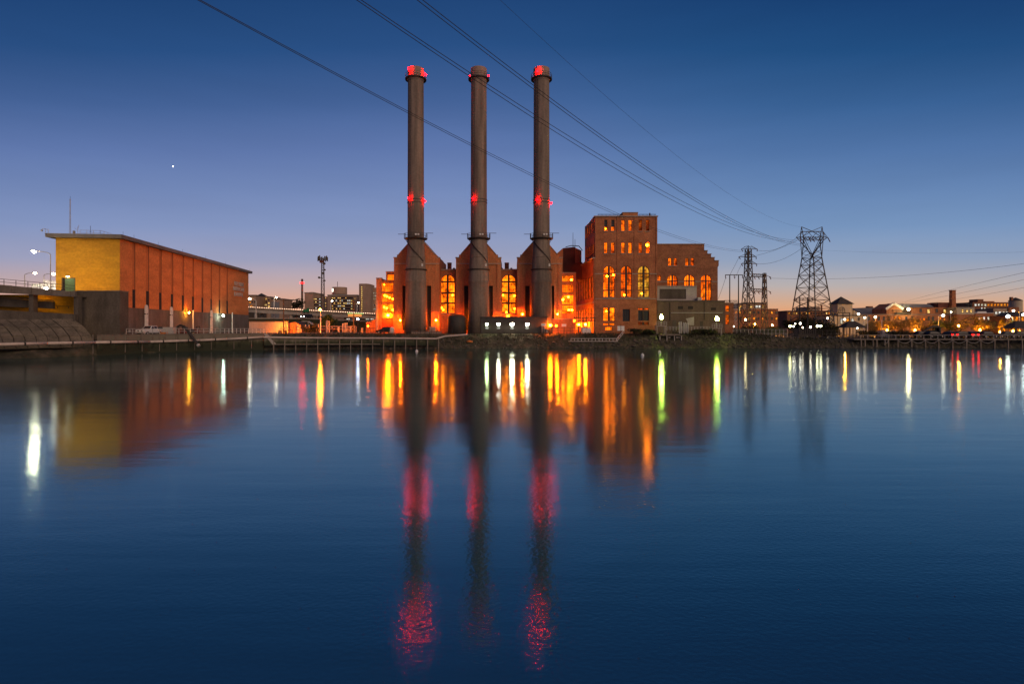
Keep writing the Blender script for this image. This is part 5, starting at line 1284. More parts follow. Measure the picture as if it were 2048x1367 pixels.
MB().lathe(cx_, Y + 8, [(S(20, Y), Z(590.5, Y)), (S(20, Y), Z(588, Y)), (S(15, Y), Z(586.8, Y))], 28).build('drum_base', m_conc_d, hp)
def arcsign(a0_, a1_, y0_, y1_, mat, nm):
    s = MB(); n = 6
    for k in range(n):
        b0 = R(a0_ + (a1_ - a0_) * k / n); b1 = R(a0_ + (a1_ - a0_) * (k + 1) / n); r_ = S(15.1, Y)
        f = lambda b, z: Vector((cx_ + r_ * math.cos(b), Y + 8 + r_ * math.sin(b), z))
        s.poly([f(b0, Z(y1_, Y)), f(b1, Z(y1_, Y)), f(b1, Z(y0_, Y)), f(b0, Z(y0_, Y))])
    s.build(nm, mat, dr)
arcsign(-163, -128, 575.5, 582, e_glow, 'lit_sign'); arcsign(-185, -163.5, 575.5, 582, e_glowy, 'lit_sign')
MB().tube(W(675, 573, Y + 8), W(675, 563, Y + 8), .15, 6).build('roof_aerial', m_steel, hp)
fw = pick(p_far, p_far, p_farw, m_glassd)
for ys in (596.5, 602.5, 608.5, 614.5):
    MB().pbox(617.6, 642, ys - .7, ys + 2.6, Y - .09, .08).build('window_band', m_dark, hp)
    far_windows(hp, Y - .1, grid(618, 641.5, [ys], 2.3, 6, .2), fw)
for ys in (594.5, 599.8, 605.2, 610.6, 616):
    MB().pbox(662, 706, ys - .8, ys + 2.6, Y - 4.09, .08).build('window_band', m_dark, hp)
    far_windows(hp, Y - 4.1, grid(663, 705, [ys], 2.2, 11, .22), fw)
far_windows(hp, Y - 4.1, [(650, 652.2, y, y + 1.8) for y in (594.5, 605.2, 611)] + [(709, 710.6, y, y + 1.8) for y in (596, 606)], p_far)
far_windows(hp, Y - 4.1, grid(662, 700, [627], 2, 10, .25), fw); far_windows(hp, Y - 4.1, [(649.5, 652.5, 627, 629), (649.5, 652.5, 632, 634), (632, 636, 633.5, 635.5)], p_far)
MB().pbox(696, 716, 622.5, 628.5, Y - 60, .6).build('canopy_light', E('canopy_orange', (1, .36, .08), 1.3), hp) if False else None
Y = 300
tw = root('stair_tower', 'tall blank concrete tower with one lit column of stair windows', 'building', (X(727, Y), Y, GZ))
MB().prism([Vector((X(716, Y), Y + 2, GZ)), Vector((X(718.5, Y), Y, GZ)), Vector((X(734, Y), Y - .5, GZ)), Vector((X(738, Y), Y + 3, GZ)), Vector((X(738, Y), Y + 12, GZ)), Vector((X(716, Y), Y + 12, GZ))], (0, 0, Z(567, Y) - GZ)).build('wall', m_pinkc, tw)
far_windows(tw, Y - .25, [(722.4, 724.6, 572.5 + 4.3 * k, 575.4 + 4.3 * k) for k in range(12)], p_far)
of = root('office_block', 'concrete office block with three bright window rows left of the station', 'building', (X(750, 310), 310, GZ))
MB().pbox(737.5, 762, 576, 999, 310, 16, zb=GZ).build('wall', m_pinkc, of); MB().pbox(737, 763, 575, 576.4, 309.6, 17).build('parapet', m_conc_l, of)
for ys, sk in ((585, .1), (590.3, .05), (595.8, .05), (609, .75), (617, .5)):
    MB().pbox(738.6, 761, ys - .6, ys + 2.5, 309.91, .08).build('window_band', m_dark, of); far_windows(of, 309.9, grid(739.5, 757, [ys], 1.9, 8, sk), p_farw)
# buildings over the highway at the left
lb_ = root('brown_block', 'brown apartment block with a hipped roof right of the barrier building', 'building', (X(523, 290), 290, GZ)); Y = 290
MB().pbox(512, 534.5, 592, 999, Y, 16, zb=GZ).build('wall', m_pinkc, lb_); MB().add([W(511, 592.2, Y), W(535.5, 592.2, Y), W(535.5, 592.2, Y + 17), W(511, 592.2, Y + 17), W(523, 586, Y + 8)], [(0, 1, 4), (1, 2, 4), (2, 3, 4), (3, 0, 4)]).build('roof', m_roof, lb_)
far_windows(lb_, Y, [(a, a + 2.6, y, y + 3) for y in (596, 602, 608) for a in (514, 518.5, 523, 527.5, 531) if random.random() < .75] + [(515, 519, 611.5, 614.5)], pick(p_far, m_glassd, m_glassd))
lb_ = root('low_block', 'low brown building at the barrier roof end behind a street lamp', 'building', (X(503, 280), 280, GZ)); Y = 280
MB().pbox(494, 512, 590.5, 999, Y, 14, zb=GZ).build('wall', m_pinkc, lb_); MB().pbox(493.5, 512.5, 589.3, 590.7, Y - .3, 14.6).build('roof', m_roof, lb_)
far_windows(lb_, Y, [(498, 501.5, 603, 606.5), (500, 505, 610, 613), (505, 508, 596, 599)], p_faro); far_windows(lb_, Y, [(503.5, 506, 602, 605), (508, 510.5, 602, 605), (499, 501.5, 596, 599)], m_glassd)
lb_ = root('narrow_block', 'narrow brown building with two lit windows above the highway', 'building', (X(538, 285), 285, GZ)); Y = 285
MB().pbox(534.5, 540.5, 593.5, 999, Y, 12, zb=GZ).build('wall', m_pinkc, lb_); MB().pbox(534, 541, 592.6, 593.7, Y - .3, 12.6).build('roof', m_roof, lb_)
far_windows(lb_, Y, [(536, 539.5, 604.5, 607.5), (536, 539.5, 610.8, 614)], p_far); far_windows(lb_, Y, [(536, 539, 598, 601)], m_glassd)

lb_ = root('grey_hall', 'grey blue hall with a rust coloured upper storey above the highway', 'building', (X(555, 285), 285, GZ)); Y = 286
MB().pbox(541, 558, 603, 999, Y, 12, zb=GZ).build('wall', m_roof_g, lb_); MB().pbox(541, 566, 597.5, 603, Y + .5, 12).build('upper_storey', m_pinkc, lb_); MB().pbox(540.5, 566.5, 596.6, 597.7, Y, 12.6).build('roof', m_roof, lb_); MB().pbox(558, 566, 603, 999, Y + .5, 11, zb=GZ).build('wall', m_pinkc, lb_)
# under the highway: dim warehouse pieces
for a, b, c, d, y_, mm, lab in ((497, 520, 625, 637, 232, m_conc_d, 'dark low building under the left end of the highway'), (584, 614, 625.5, 637, 236, m_roof, 'dark low shed under the highway below the green sign'), (616, 650, 624, 640, 240, m_pinkc, 'buff low building under the highway behind the orange street lamp'), (688, 752, 633, 645, 228, m_conc_d, 'long grey low building under the highway left of the station')):
    q = root('low_building', lab, 'building', (X((a + b) / 2, y_), y_, GZ)); MB().pbox(a, b, c, 999, y_, 6, zb=GZ).build('wall', mm, q); MB().pbox(a - .5, b + .5, c - .8, c + .2, y_ - .3, 6.6).build('roof', m_roof, q)
    if a > 600: far_windows(q, y_, grid(a + 3, b - 3, [c + 3.5], 2.4, 6, .35), pick(p_farw, m_glassd))
q = root('lit_canopy', 'low canopy glowing orange and green under the highway', 'canopy', W(707, 630, 205))
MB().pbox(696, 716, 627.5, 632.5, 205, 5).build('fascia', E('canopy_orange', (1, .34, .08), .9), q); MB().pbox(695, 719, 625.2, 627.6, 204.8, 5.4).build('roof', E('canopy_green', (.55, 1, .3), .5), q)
for a in (697, 715): MB().pbox(a - .4, a + .4, 632, 999, 206, .3, zb=GZ).build('post', m_galv, q)
# far banded smokestack
Y = 330; c = X(604.3, Y)
q = root('banded_smokestack', 'thin far smokestack with a ring of red lights near the top', 'chimney', (c, Y, GZ))
MB().lathe(c, Y, [(S(2.6, Y), GZ), (S(1.9, Y), Z(567, Y)), (S(1.8, Y), Z(558, Y))], 16).build('shaft', m_chim, q)
MB().lathe(c, Y, [(S(2.0, Y), Z(562, Y)), (S(2.1, Y), Z(562, Y)), (S(2.0, Y), Z(558, Y)), (S(1.2, Y), Z(557.6, Y))], 16).build('cap', m_steel, q)
MB().lathe(c, Y, [(S(1.9, Y), Z(567.4, Y)), (S(3.2, Y), Z(567.2, Y)), (S(3.2, Y), Z(566, Y)), (S(1.9, Y), Z(565.8, Y))], 16, cap=False).build('gallery', m_steel, q)
for a in (-3.4, 0, 3.4): MB().ball(W(604.3 + a, 566, Y - (4 if a == 0 else 0)), .36, 6, 4).build('warning_light', E('stack_red', (1, .0006, .0008), 110), q)
bush('far_tree', 'dark clump of far trees at the foot of the banded smokestack', X(585, 300), 300, Z(622, 300), 15, 7, m_leaf_d, 900, .5)['category'] = 'tree'
# ------------------------------------------------------------------ lattice helpers
def frame4(c, half, rot, z): 
    return [Vector((c[0] + half * math.sqrt(2) * math.cos(rot + math.pi / 4 + k * math.pi / 2), c[1] + half * math.sqrt(2) * math.sin(rot + math.pi / 4 + k * math.pi / 2), z)) for k in range(4)]
def lattice_body(t, c, levels, rot, mat, lw, bw, xb=True):
    """levels: (z, half width).  four legs as parts, one bracing part"""
    fs = [frame4(c, h_, rot, z) for z, h_ in levels]
    for k in range(4):
        mb = MB()
        for a, b in zip(fs[:-1], fs[1:]): mb.bar(a[k], b[k], lw)
        mb.build('leg', mat, t)
    mb = MB()
    for a, b in zip(fs[:-1], fs[1:]):
        for k in range(4):
            j = (k + 1) % 4; mb.bar(b[k], b[j], bw); mb.bar(a[k], b[j], bw)
            if xb: mb.bar(a[j], b[k], bw)
    mb.build('bracing', mat, t)
    return fs
# telecom tower
Y = 240; c = (X(645.5, Y), Y)
q = root('telecom_tower', 'tall lattice telecom mast with panel antennas and dish drums', 'tower', (c[0], c[1], GZ))
n = 17; z0, z1 = GZ, Z(519, Y); lattice_body(q, c, [(z0 + (z1 - z0) * k / n, S(5.2 - 2.4 * k / n, Y) * .72) for k in range(n + 1)], R(20), m_lattice, .28, .13, xb=False)
for a in range(12):
    b = R(a * 30 + 10); p = Vector((c[0] + S(9.2, Y) * math.cos(b), c[1] + S(9.2, Y) * math.sin(b), Z(518, Y)))
    MB().box(p.x - .17, p.x + .17, p.y - .12, p.y + .12, p.z - .9 + .3 * (a % 2), p.z + .8 + .3 * (a % 3)).build('panel_antenna', m_conc_d, q)
mb = MB()
for k in range(12):
    b, b2 = R(k * 30 + 10), R(k * 30 + 40)
    for zz in (517, 519.5): mb.bar((c[0] + S(8.4, Y) * math.cos(b), c[1] + S(8.4, Y) * math.sin(b), Z(zz, Y)), (c[0] + S(8.4, Y) * math.cos(b2), c[1] + S(8.4, Y) * math.sin(b2), Z(zz, Y)), .09)
for k in range(4): b = R(k * 90 + 20); mb.bar((c[0], c[1], Z(519, Y)), (c[0] + S(8.4, Y) * math.cos(b), c[1] + S(8.4, Y) * math.sin(b), Z(518, Y)), .2)
mb.build('head_frame', m_lattice, q)
for px, py, r_ in ((649, 527, 2.4), (647, 546.5, 2.3), (650, 539.5, 1.6), (639, 555, 2.0), (650, 561, 1.4)):
    p = W(px, py, Y - 1.6); MB().tube(p, p + Vector((0, -.8, 0)), S(r_, Y), 14).bar(p, (c[0], c[1], p.z), .2).build('dish', m_conc_d, q)
MB().box(c[0] - .9, c[0] + .5, Y - 1.4, Y - .6, Z(526, Y), Z(521, Y)).build('mount_box', m_rust, q)
# street lamps and poles near
street_lamp('orange street lamp glowing in the yard below the highway', 641, 663, 619, 640.5, 618, 147, E('lamp_yard', (1, .15, .002), 1000), .36, None, m_white, .14, zb=GZ)
street_lamp('white street lamp by the barrier roof end with its arm reaching left', 512, 655, 598.5, 499.5, 596.5, 205, e_street, .42, 'white street lamps on the highway', m_white, .17, zb=GZ)
street_lamp('white street lamp rising above the highway by the grey blue hall', 548, 640, 594.5, 552.5, 594, 225, e_street, .34, 'white street lamps on the highway', m_white, .17, zb=GZ)
street_lamp('white street lamp above the highway by the stair tower', 714, 640, 604, 717, 604, 225, e_street, .28, 'white street lamps on the highway', m_white, .16, zb=GZ)
street_lamp('white street lamp in front of the hospital windows', 661.5, 640, 603, 664.5, 601, 230, e_street, .26, 'white street lamps on the highway', m_white, .16, zb=GZ)
street_lamp('small bluish lamp on a short post left of the station end wall', 715.5, 660, 638, 715.5, 637, 180, E('lamp_blue', (.5, .6, 1), 60), .3, None, m_steel, .12, zb=GZ)
for px, pt, Yp, lab in ((567, 597, 150, 'dark utility pole in front of the orange lit concrete wall'), (707.5, 600, 150, 'dark utility pole left of the station end bay')):
    p = Vector((X(px, Yp), Yp, GZ)); q = root('utility_pole', lab, 'pole', p, 'dark utility poles'); MB().tube(p, (p.x, Yp, Z(pt, Yp)), .17, 8, .12).build('pole', m_bark, q)
    MB().bar((p.x - .5, Yp, Z(pt + 4, Yp)), (p.x + .5, Yp, Z(pt + 4, Yp)), .12).build('cross_arm', m_bark, q)
# yard between: lit wall, gabled hut, switchgear
Y = 162
q = root('yard_wall', 'long orange lit concrete wall beside the barrier building', 'wall', (X(537, Y), Y, GZ))
MB().pbox(498, 575, 643, 999, Y, .6, zb=GZ).build('wall', m_conc_l, q); MB().pbox(497.5, 575.4, 641.4, 643.2, Y - .1, .8).build('coping', m_conc_d, q)
Y = 166
q = root('gabled_hut', 'small gabled brick hut beside the long orange lit wall', 'building', (X(591, Y), Y, GZ))
o = [(575.5, 999), (604, 999), (604, 652), (590, 643), (575.5, 646)]
MB().prism([Vector((X(a, Y), Y, GZ if b == 999 else Z(b, Y))) for a, b in o], (0, 7, 0)).build('wall', m_brick_g, q)
MB().prism([W(574.5, 645.2, Y), W(590, 642.2, Y), W(605, 651.6, Y), W(605, 652.6, Y), W(590, 643.4, Y), W(574.5, 646.4, Y)], (0, 7.3, 0)).build('roof', m_roof, q)
MB().prism([Vector((X(594, Y), Y - .05, GZ)), Vector((X(603, Y), Y - .05, GZ)), Vector((X(603, Y), Y - .05, Z(654, Y))), Vector((X(594, Y), Y - .05, Z(648, Y)))], (0, .04, 0)).build('lit_panel', m_conc_l, q)
fence('yard_fence', 'tall dark wire fence in front of the orange lit wall', 562, 600, 654, 667, 148, 5, m_steel, zb=GZ)
q = root('equipment_box', 'grey equipment box at the foot of the orange lit wall', 'cabinet', (X(559, 147), 147, GZ)); MB().pbox(556.5, 561.5, 661, 999, 147, .9, zb=GZ).build('body', m_conc_d, q); MB().pbox(557, 561, 662, 668, 146.94, .05).build('door', m_conc, q)
q = root('stair_flight', 'outdoor metal stair with landing above the dark bushes', 'stairs', W(612, 648, 172)); Y = 172
MB().pbox(603, 616, 641.5, 643, Y, 1.6).build('landing', m_galv, q); MB().prism([W(615, 641.5, Y), W(632, 651, Y), W(632, 653.5, Y), W(615, 643.5, Y)], (0, 1.4, 0)).build('flight', m_galv, q)
for a in (605, 616): MB().pbox(a - .4, a + .4, 643, 999, Y + .2, .2, zb=GZ).build('post', m_galv, q)
swl = ((653.5, 640.5, 1.7, 'tallest pale switchgear column in the orange lit yard'), (658.3, 641, 1.0, 'thin pale switchgear column beside the tallest one'), (685, 646, 1.0, 'first of the four close switchgear columns'), (688, 645.5, .9, 'second of the four close switchgear columns'), (691, 645.5, .9, 'third of the four close switchgear columns'), (692.8 + 1, 645, .9, 'fourth of the four close switchgear columns'), (633, 648, 1.2, 'pale switchgear column right of the metal stair'), (637, 647.5, .9, 'pale thin column beside the orange street lamp pole'), (701, 652, 1.3, 'short stout column right of the four switchgear columns'), (708.5, 652, 1.0, 'short column at the right end of the switchgear row'), (724, 655, 2.0, 'broad short buff column near the station end bay'), (611, 649, 1.1, 'short pale column in front of the dark bushes left'), (617.5, 649, 1.1, 'short pale column in front of the dark bushes middle'), (677, 653, 1.6, 'stout buff transformer bushing in the yard'))
for px, pt, hw_, lab in swl:
    Yp = 156 + random.uniform(-2, 2); p = Vector((X(px, Yp), Yp, GZ)); q = root('switchgear_column', lab, 'column', p, 'switchgear columns in the yard')
    MB().pbox(px - hw_, px + hw_, pt, 999, Yp, S(hw_ * 1.6, Yp), zb=GZ).build('column', m_conc_l, q); MB().pbox(px - hw_ - .4, px + hw_ + .4, 664, 999, Yp - .1, S(hw_ * 1.6, Yp) + .2, zb=GZ).build('plinth', m_conc, q)
q = root('busbar_frame', 'horizontal busbar frame spanning the switchgear yard', 'frame', (X(668, 158), 158, GZ))
MB().bar(W(640, 652.5, 158), W(712, 652.5, 158), .22).bar(W(640, 657, 158), W(712, 657, 158), .14).build('beam', m_stone, q)
for a in (640, 664, 697.5, 712): MB().pbox(a - .6, a + .6, 652, 999, 158.1, .3, zb=GZ).build('post', m_stone, q)
mb = MB()
for a in range(644, 710, 4): mb.tube(W(a, 657, 158), W(a, 661 + random.random() * 3, 158), .13, 6)
mb.build('insulator', m_rust, q)
bush('yard_bush', 'dark bush among the yard columns below the metal stair', X(614, 153), 153, GZ, 4.4, 2.3, m_leaf_d, 700, .16)
bush('yard_bush', 'dark bush left of the orange street lamp pole', X(626, 153), 153, GZ, 4.2, 2.6, m_leaf_d, 700, .16)
tree('round_tree', 'round green tree lit by the street lamp below the highway', X(657, 178), 178, GZ, Z(631, 178) - GZ, S(31, 178), m_leaf_g, 2200, .24, trunk=.4, clumps=22)
q = root('corner_wall', 'orange lit wall with dark fence at the station left end', 'wall', (X(742, 160), 160, GZ)); MB().prism([Vector((X(732, 160), 160, GZ)), Vector((X(754, 160), 160, GZ)), W(754, 638, 160), W(732, 645, 160)], (0, .6, 0)).build('wall', m_brick_g, q)
MB().prism([W(731.5, 643.8, 159.9), W(754.3, 636.8, 159.9), W(754.3, 638, 159.9), W(731.5, 645, 159.9)], (0, .8, 0)).build('coping', m_stone, q)
fence('yard_fence', 'dark wire fence in front of the orange lit corner wall', 720, 752, 656, 667, 151, 6, m_steel, zb=GZ)
wlamp(736, 652, 157, 'small orange lamp by the corner wall fence', e_sod, .2, arm=2.5)
q = root('kerb_wall', 'long low orange lit kerb wall along the yard edge', 'wall', (X(670, 144), 144, GZ)); MB().pbox(575, 752, 665.3, 999, 144.3, .5, zb=GZ - .3).build('kerb', m_conc, q)
e_kerb = E('fill_kerb', (1, .17, .002), 9000)
for px in (604, 652, 700, 735): MB().ball(W(px, 666.1, 146.0), .08, 8, 5).build('lamp', e_kerb, q)  # unseen lamps added behind the kerb to light the yard columns
fl = root('fill_flood_lamp', 'added low orange floodlight at the foot of the long concrete wall', 'lamp', (X(572, 158), 158, GZ)); MB().box(X(572, 158) - .3, X(572, 158) + .3, 157.6, 157.9, GZ, GZ + .7).build('housing', m_steel, fl)
MB().box(X(572, 158) - .25, X(572, 158) + .25, 157.93, 157.97, GZ + .1, GZ + .65).build('lens', E('fill_wallwash', (1, .19, .003), 3500), fl)  # added floodlight turned away from view to brighten the long wall

# ================================================================== pylons, wires
def big_pylon():
    Y = 175; cx = X(1623.6, Y); s = lambda n: n * Y / F; rot = R(27)
    t = root('transmission_tower', 'large waisted lattice transmission tower with two pointed horns', 'tower', (cx, Y, RZ))
    # half width whose rotated square spans w px to each side
    hf = lambda w: s(w) / (math.cos(rot) + math.sin(rot))
    zl = [(672, 41), (640, 37), (617, 33), (600, 30.3), (575, 26.6), (550, 22.6), (530, 19.2), (515.5, 17)]
    fs = lattice_body(t, (cx, Y), [(max(RZ, Z(a, Y)), hf(b)) for a, b in zl], rot, m_lattice, .24, .12)
    top = fs[-1]
    zb, zt, zp = Z(482, Y), Z(474, Y), Z(453.5, Y)
    q8 = []
    for sx in (-1, 1):
        for sy in (-1, 1): q8.append([Vector((cx + sx * s(19.6), Y + sy * .9, zb)), Vector((cx + sx * s(19.9), Y + sy * .9, zt)), Vector((cx + sx * s(20.3), Y + sy * .45, Z(462.5, Y)))])
    w = sorted(top, key=lambda p: p.x)
    def bars(nm, prs, wd):
        mb = MB()
        for a, b in prs: mb.bar(a, b, wd)
        return mb.build(nm, m_lattice, t)
    # cage: outer legs, inner V
    for i, (corner, l) in enumerate(((w[0], q8[0]), (w[1], q8[1]), (w[2], q8[2]), (w[3], q8[3]))):
        bars('cage_leg', [(corner, l[0]), (l[0], l[1]), (l[1], l[2])], .2)
    v = []
    for a, l in ((w[1], q8[0]), (w[0], q8[1]), (w[2], q8[3]), (w[3], q8[2])): v += [(a, l[1])]
    v += [(w[1], q8[0][1]), (w[2], q8[2][1]), (w[1].lerp(w[2], .5), q8[0][0]), (w[1].lerp(w[2], .5), q8[3][0])]
    bars('cage_diagonal', v, .15)
    br = []
    for k in range(5):
        f0, f1 = k / 5, (k + 1) / 5
        for a, b, c, d in ((w[0], q8[0][1], w[1], q8[1][1]), (w[3], q8[3][1], w[2], q8[2][1])): br += [(a.lerp(b, f0), c.lerp(d, f1)), (c.lerp(d, f0), a.lerp(b, f1))]
    br += [(top[k], top[(k + 1) % 4]) for k in range(4)]
    bars('cage_bracing', br, .1)
    # bridge beam
    B = []; n = 8
    for sy in (-.9, .9):
        for z in (zb + .35, zt): B.append((Vector((cx - s(20), Y + sy, z)), Vector((cx + s(20), Y + sy, z))))
    for k in range(n):
        xa, xb = cx - s(20) + s(40) * k / n, cx - s(20) + s(40) * (k + 1) / n
        for sy in (-.9, .9): B.append((Vector((xa, Y + sy, zb + .35 if k % 2 else zt)), Vector((xb, Y + sy, zt if k % 2 else zb + .35))))
        B.append((Vector((xa, Y - .9, zt)), Vector((xb, Y + .9, zt))))
    for sy in (-.45, .45): B.append((Vector((cx - s(20.3), Y + sy, Z(463, Y))), Vector((cx + s(20.3), Y + sy, Z(463, Y)))))
    for k in range(4):
        xa, xb = cx - s(20) + s(10) * k, cx - s(20) + s(10) * (k + 1); B.append((Vector((xa, Y - .5, Z(463, Y) if k % 2 else zt)), Vector((xb, Y - .5, zt if k % 2 else Z(463, Y)))))
    bars('bridge_beam', B, .11)
    for sx in (-1, 1):
        pk = Vector((cx + sx * s(20.6), Y, zp)); bs = q8[0:2] if sx < 0 else q8[2:4]
        bars('horn', [(pk, bs[0][2]), (pk, bs[1][2]), (pk, Vector((cx, Y, Z(462, Y)))), (Vector((cx, Y, Z(462, Y))), Vector((cx + sx * s(20), Y, zt)))], .15)
        tip = Vector((cx + sx * s(31.5), Y, zt - .1))
        bars('cross_arm', [(tip, bs[0][1]), (tip, bs[1][1]), (tip, bs[0][2]), (tip, bs[0][0]), (tip, bs[1][0]), (tip.lerp(bs[0][1], .5), bs[0][2])], .11)
    for px in (1600, 1617, 1624, 1655):
        MB().tube((X(px, Y), Y - .2, zt - .2), (X(px + (1.5 if px > 1610 else -2), Y), Y - 1.0, zt - 1.6), .13, 8).build('insulator', m_rust, t)
    return t
big_pylon()
Y = 190; cx = X(1496.5, Y); s = lambda n: n * Y / F
t = root('transmission_tower', 'slender lattice transmission tower with three cross arms beside the station', 'tower', (cx, Y, GZ))
lv = [(668, 15.5), (640, 13), (612, 10.6), (590, 9), (568, 7.6), (548, 6.6), (532, 6.0), (515, 5.4), (498, 4.9)]
rt = R(14); k_ = math.cos(rt) + math.sin(rt)
lattice_body(t, (cx, Y), [(max(GZ, Z(a, Y)), s(b) / k_) for a, b in lv], rt, m_lattice, .24, .12)
mb = MB()
for p in frame4((cx, Y), s(4.9) / k_, rt, Z(498, Y)): mb.bar(p, (cx, Y, Z(491, Y)), .13)
mb.build('peak', m_lattice, t)
for yy, l, r_ in ((498, 14, 18), (513.4, 19, 16), (527.6, 14, 17)):
    for sx, w_ in ((-1, l), (1, r_)):
        tip = Vector((cx + sx * s(w_), Y, Z(yy, Y))); mb = MB()
        for sy in (-1, 1): mb.bar((cx, Y + sy * .7, Z(yy, Y)), tip, .12).bar((cx + sx * s(4), Y + sy * .6, Z(yy - 6, Y)), tip, .1)
        mb.build('cross_arm', m_lattice, t)
        MB().tube(tip, tip + Vector((sx * -.3, -.6, -.8)), .12, 6).build('insulator', m_rust, t)
Y = 196; cx2 = X(1529, Y)
t = root('gantry_tower', 'shorter lattice tower joined by two trusses to the slender transmission tower', 'tower', (cx2, Y, GZ)); s = lambda n: n * Y / F
lattice_body(t, (cx2, Y), [(GZ, s(4.6)), (Z(640, Y), s(4.2)), (Z(618, Y), s(3.8)), (Z(600, Y), s(3.4)), (Z(585, Y), s(3.1)), (Z(570, Y), s(2.8)), (Z(556, Y), s(2.4)), (Z(546, Y), s(2.0))], R(10), m_lattice, .2, .1)
for yy in (550, 579.5):
    mb = MB(); n = 8; x0, x1 = X(1502, Y), X(1531, Y); z0, z1 = Z(yy + 2.6, Y), Z(yy - 2.6, Y)
    for sy in (-.6, .6):
        for z in (z0, z1): mb.bar((x0, Y + sy, z), (x1, Y + sy, z - .3), .13)
        for k in range(n): mb.bar((x0 + (x1 - x0) * k / n, Y + sy, z0 if k % 2 else z1), (x0 + (x1 - x0) * (k + 1) / n, Y + sy, z1 if k % 2 else z0), .1)
    mb.bar((x1, Y, z0 + .5), (X(1542, Y), Y, z0 - .3), .13).build('truss', m_lattice, t)
    for a in (1508, 1516, 1524, 1539): MB().tube((X(a, Y), Y, z0), (X(a + 1.5, Y), Y - .5, z0 - 1.0), .13, 6).build('insulator', m_rust, t)
# two pole frame
Y = 170
t = root('pole_gantry', 'two dark poles joined by a crossbar with hanging insulators', 'pole', (X(1468, Y), Y, GZ))
for a in (1459.5, 1477): MB().tube((X(a, Y), Y, GZ), (X(a, Y), Y, Z(549, Y)), .2, 8, .15).build('pole', m_steel, t)
MB().bar(W(1450.5, 549.6, Y), W(1485.5, 549.6, Y), .22).build('crossbar', m_steel, t)
for a in (1451, 1468.5, 1485): MB().path([W(a, 550, Y), W(a, 554, Y), W(a + 1.2, 557, Y)], .11, 6).build('insulator', m_rust, t)
Y = 178
t = root('substation_gantry', 'low pale steel gantry behind the two dark poles', 'gantry', (X(1462, Y), Y, GZ))
for a in (1452, 1460, 1468, 1474): 
    mb = MB()
    for d in (-.5, .5): mb.bar((X(a, Y) + d * .6, Y, GZ), (X(a, Y) + d * .6, Y, Z(601, Y)), .1)
    for k in range(9): z_ = GZ + (Z(601, Y) - GZ) * k / 9; mb.bar((X(a, Y) - .3, Y, z_), (X(a, Y) + .3, Y, z_ + .8), .06)
    mb.build('post', m_galv, t)
mb = MB().bar(W(1449, 600.5, Y), W(1475, 600.5, Y), .16).bar(W(1449, 605, Y), W(1475, 605, Y), .14)
for k in range(10): mb.bar(W(1449 + 2.6 * k, 600.5 if k % 2 else 605, Y), W(1451.6 + 2.6 * k, 605 if k % 2 else 600.5, Y), .08)
mb.build('beam', m_galv, t)
t = root('line_structure', 'dark two pole structure with insulator arms at the foot of the large tower', 'pole', (X(1607, 165), 165, RZ)); Y = 165
for a in (1599.5, 1615): MB().tube((X(a, Y), Y, RZ), (X(a, Y), Y, Z(594, Y)), .22, 8, .16).build('pole', m_steel, t)
MB().bar(W(1589, 596.5, Y), W(1626, 596.5, Y), .2).build('crossbar', m_steel, t)
for a in (1589, 1594, 1607, 1619, 1626): MB().tube(W(a, 596, Y), W(a - 1.6, 600, Y - .6), .12, 6).build('insulator', m_rust, t)

def wire(label, A, B, mid, r=.035, end=-25.0, n=60, off=0.0, group='overhead wires', cat='wire'):
    """A, B: (px, py, depth) on the wire; mid: a third photo point between; one vertical plane, one parabola"""
    a = W(*A); b = W(*B); k = (mid[0] - CX) / F
    # depth on the plan line a-b whose column is mid
    tt = (a.x - k * a.y) / (k * (b.y - a.y) - (b.x - a.x)); m = a.lerp(b, tt); zm = Z(mid[1], m.y)
    den = tt * (tt - 1); c2 = (zm - (a.z + (b.z - a.z) * tt)) / den
    t1 = (a.y - end) / (a.y - b.y) if end is not None else 1.0
    pts = []
    for i in range(n + 1):
        t = t1 * i / n; p = a.lerp(b, t); p.z = a.z + (b.z - a.z) * t + c2 * t * (t - 1); p.x += off * t; pts.append(p)
    mb = MB().path(pts, r, 5)
    return tag(mb.build('power_line', m_steel, loc=a), label, cat, group)
# three pairs of conductors and one earth wire coming over the river from behind the camera
wire('upper wire of the lowest pair crossing the left chimney', (1490, 501, 189), (400, 0, 38), (970, 301.5), .026)
wire('lower wire of the lowest pair crossing the left chimney', (1487, 503.5, 189), (397, 1, 38.6), (970, 305.5), .026)
wire('upper wire of the middle pair passing the middle chimney top', (1594, 480, 174), (722, 0, 42), (1072, 231), .030)
wire('lower wire of the middle pair passing the middle chimney top', (1592, 483, 174), (713, 0, 42.5), (1070, 238), .030)
wire('upper wire of the highest pair passing the right chimney top', (1603, 488, 174.6), (845, 0, 46), (1280, 325), .032)
wire('lower wire of the highest pair passing the right chimney top', (1601, 491, 174.6), (834, 0, 46.4), (1280, 331), .032)
wire('single thin earth wire, highest of all the overhead wires', (1603, 454, 174.8), (1000, 0, 52), (1300, 268), .014)
for lab, A, B, m in (('slack jumper wire from the large tower to the top arm of the slender tower', (1592, 476, 174), (1514, 500, 189), (1545, 500)), ('slack jumper wire from the large tower to the middle arm of the slender tower', (1601, 477, 174), (1512, 511, 189), (1560, 496)),
                     ('slack jumper wire from the large tower to the lowest arm of the slender tower', (1618, 485, 174), (1513, 527.5, 189), (1566, 518)),
                     ('thin wire from the slender tower down to the two pole frame', (1478, 514, 190), (1460, 549, 170), (1468, 534)), ('thin wire from the pole frame down to the annex roof', (1451, 556, 170), (1436, 598, 160), (1443, 580)),
                     ('second thin wire from the lowest arm to the pole frame crossbar', (1483, 528, 190), (1470, 556, 170), (1476, 543))):
    wire(lab, A, B, m, .04, None, 24, group='short wires between the towers')
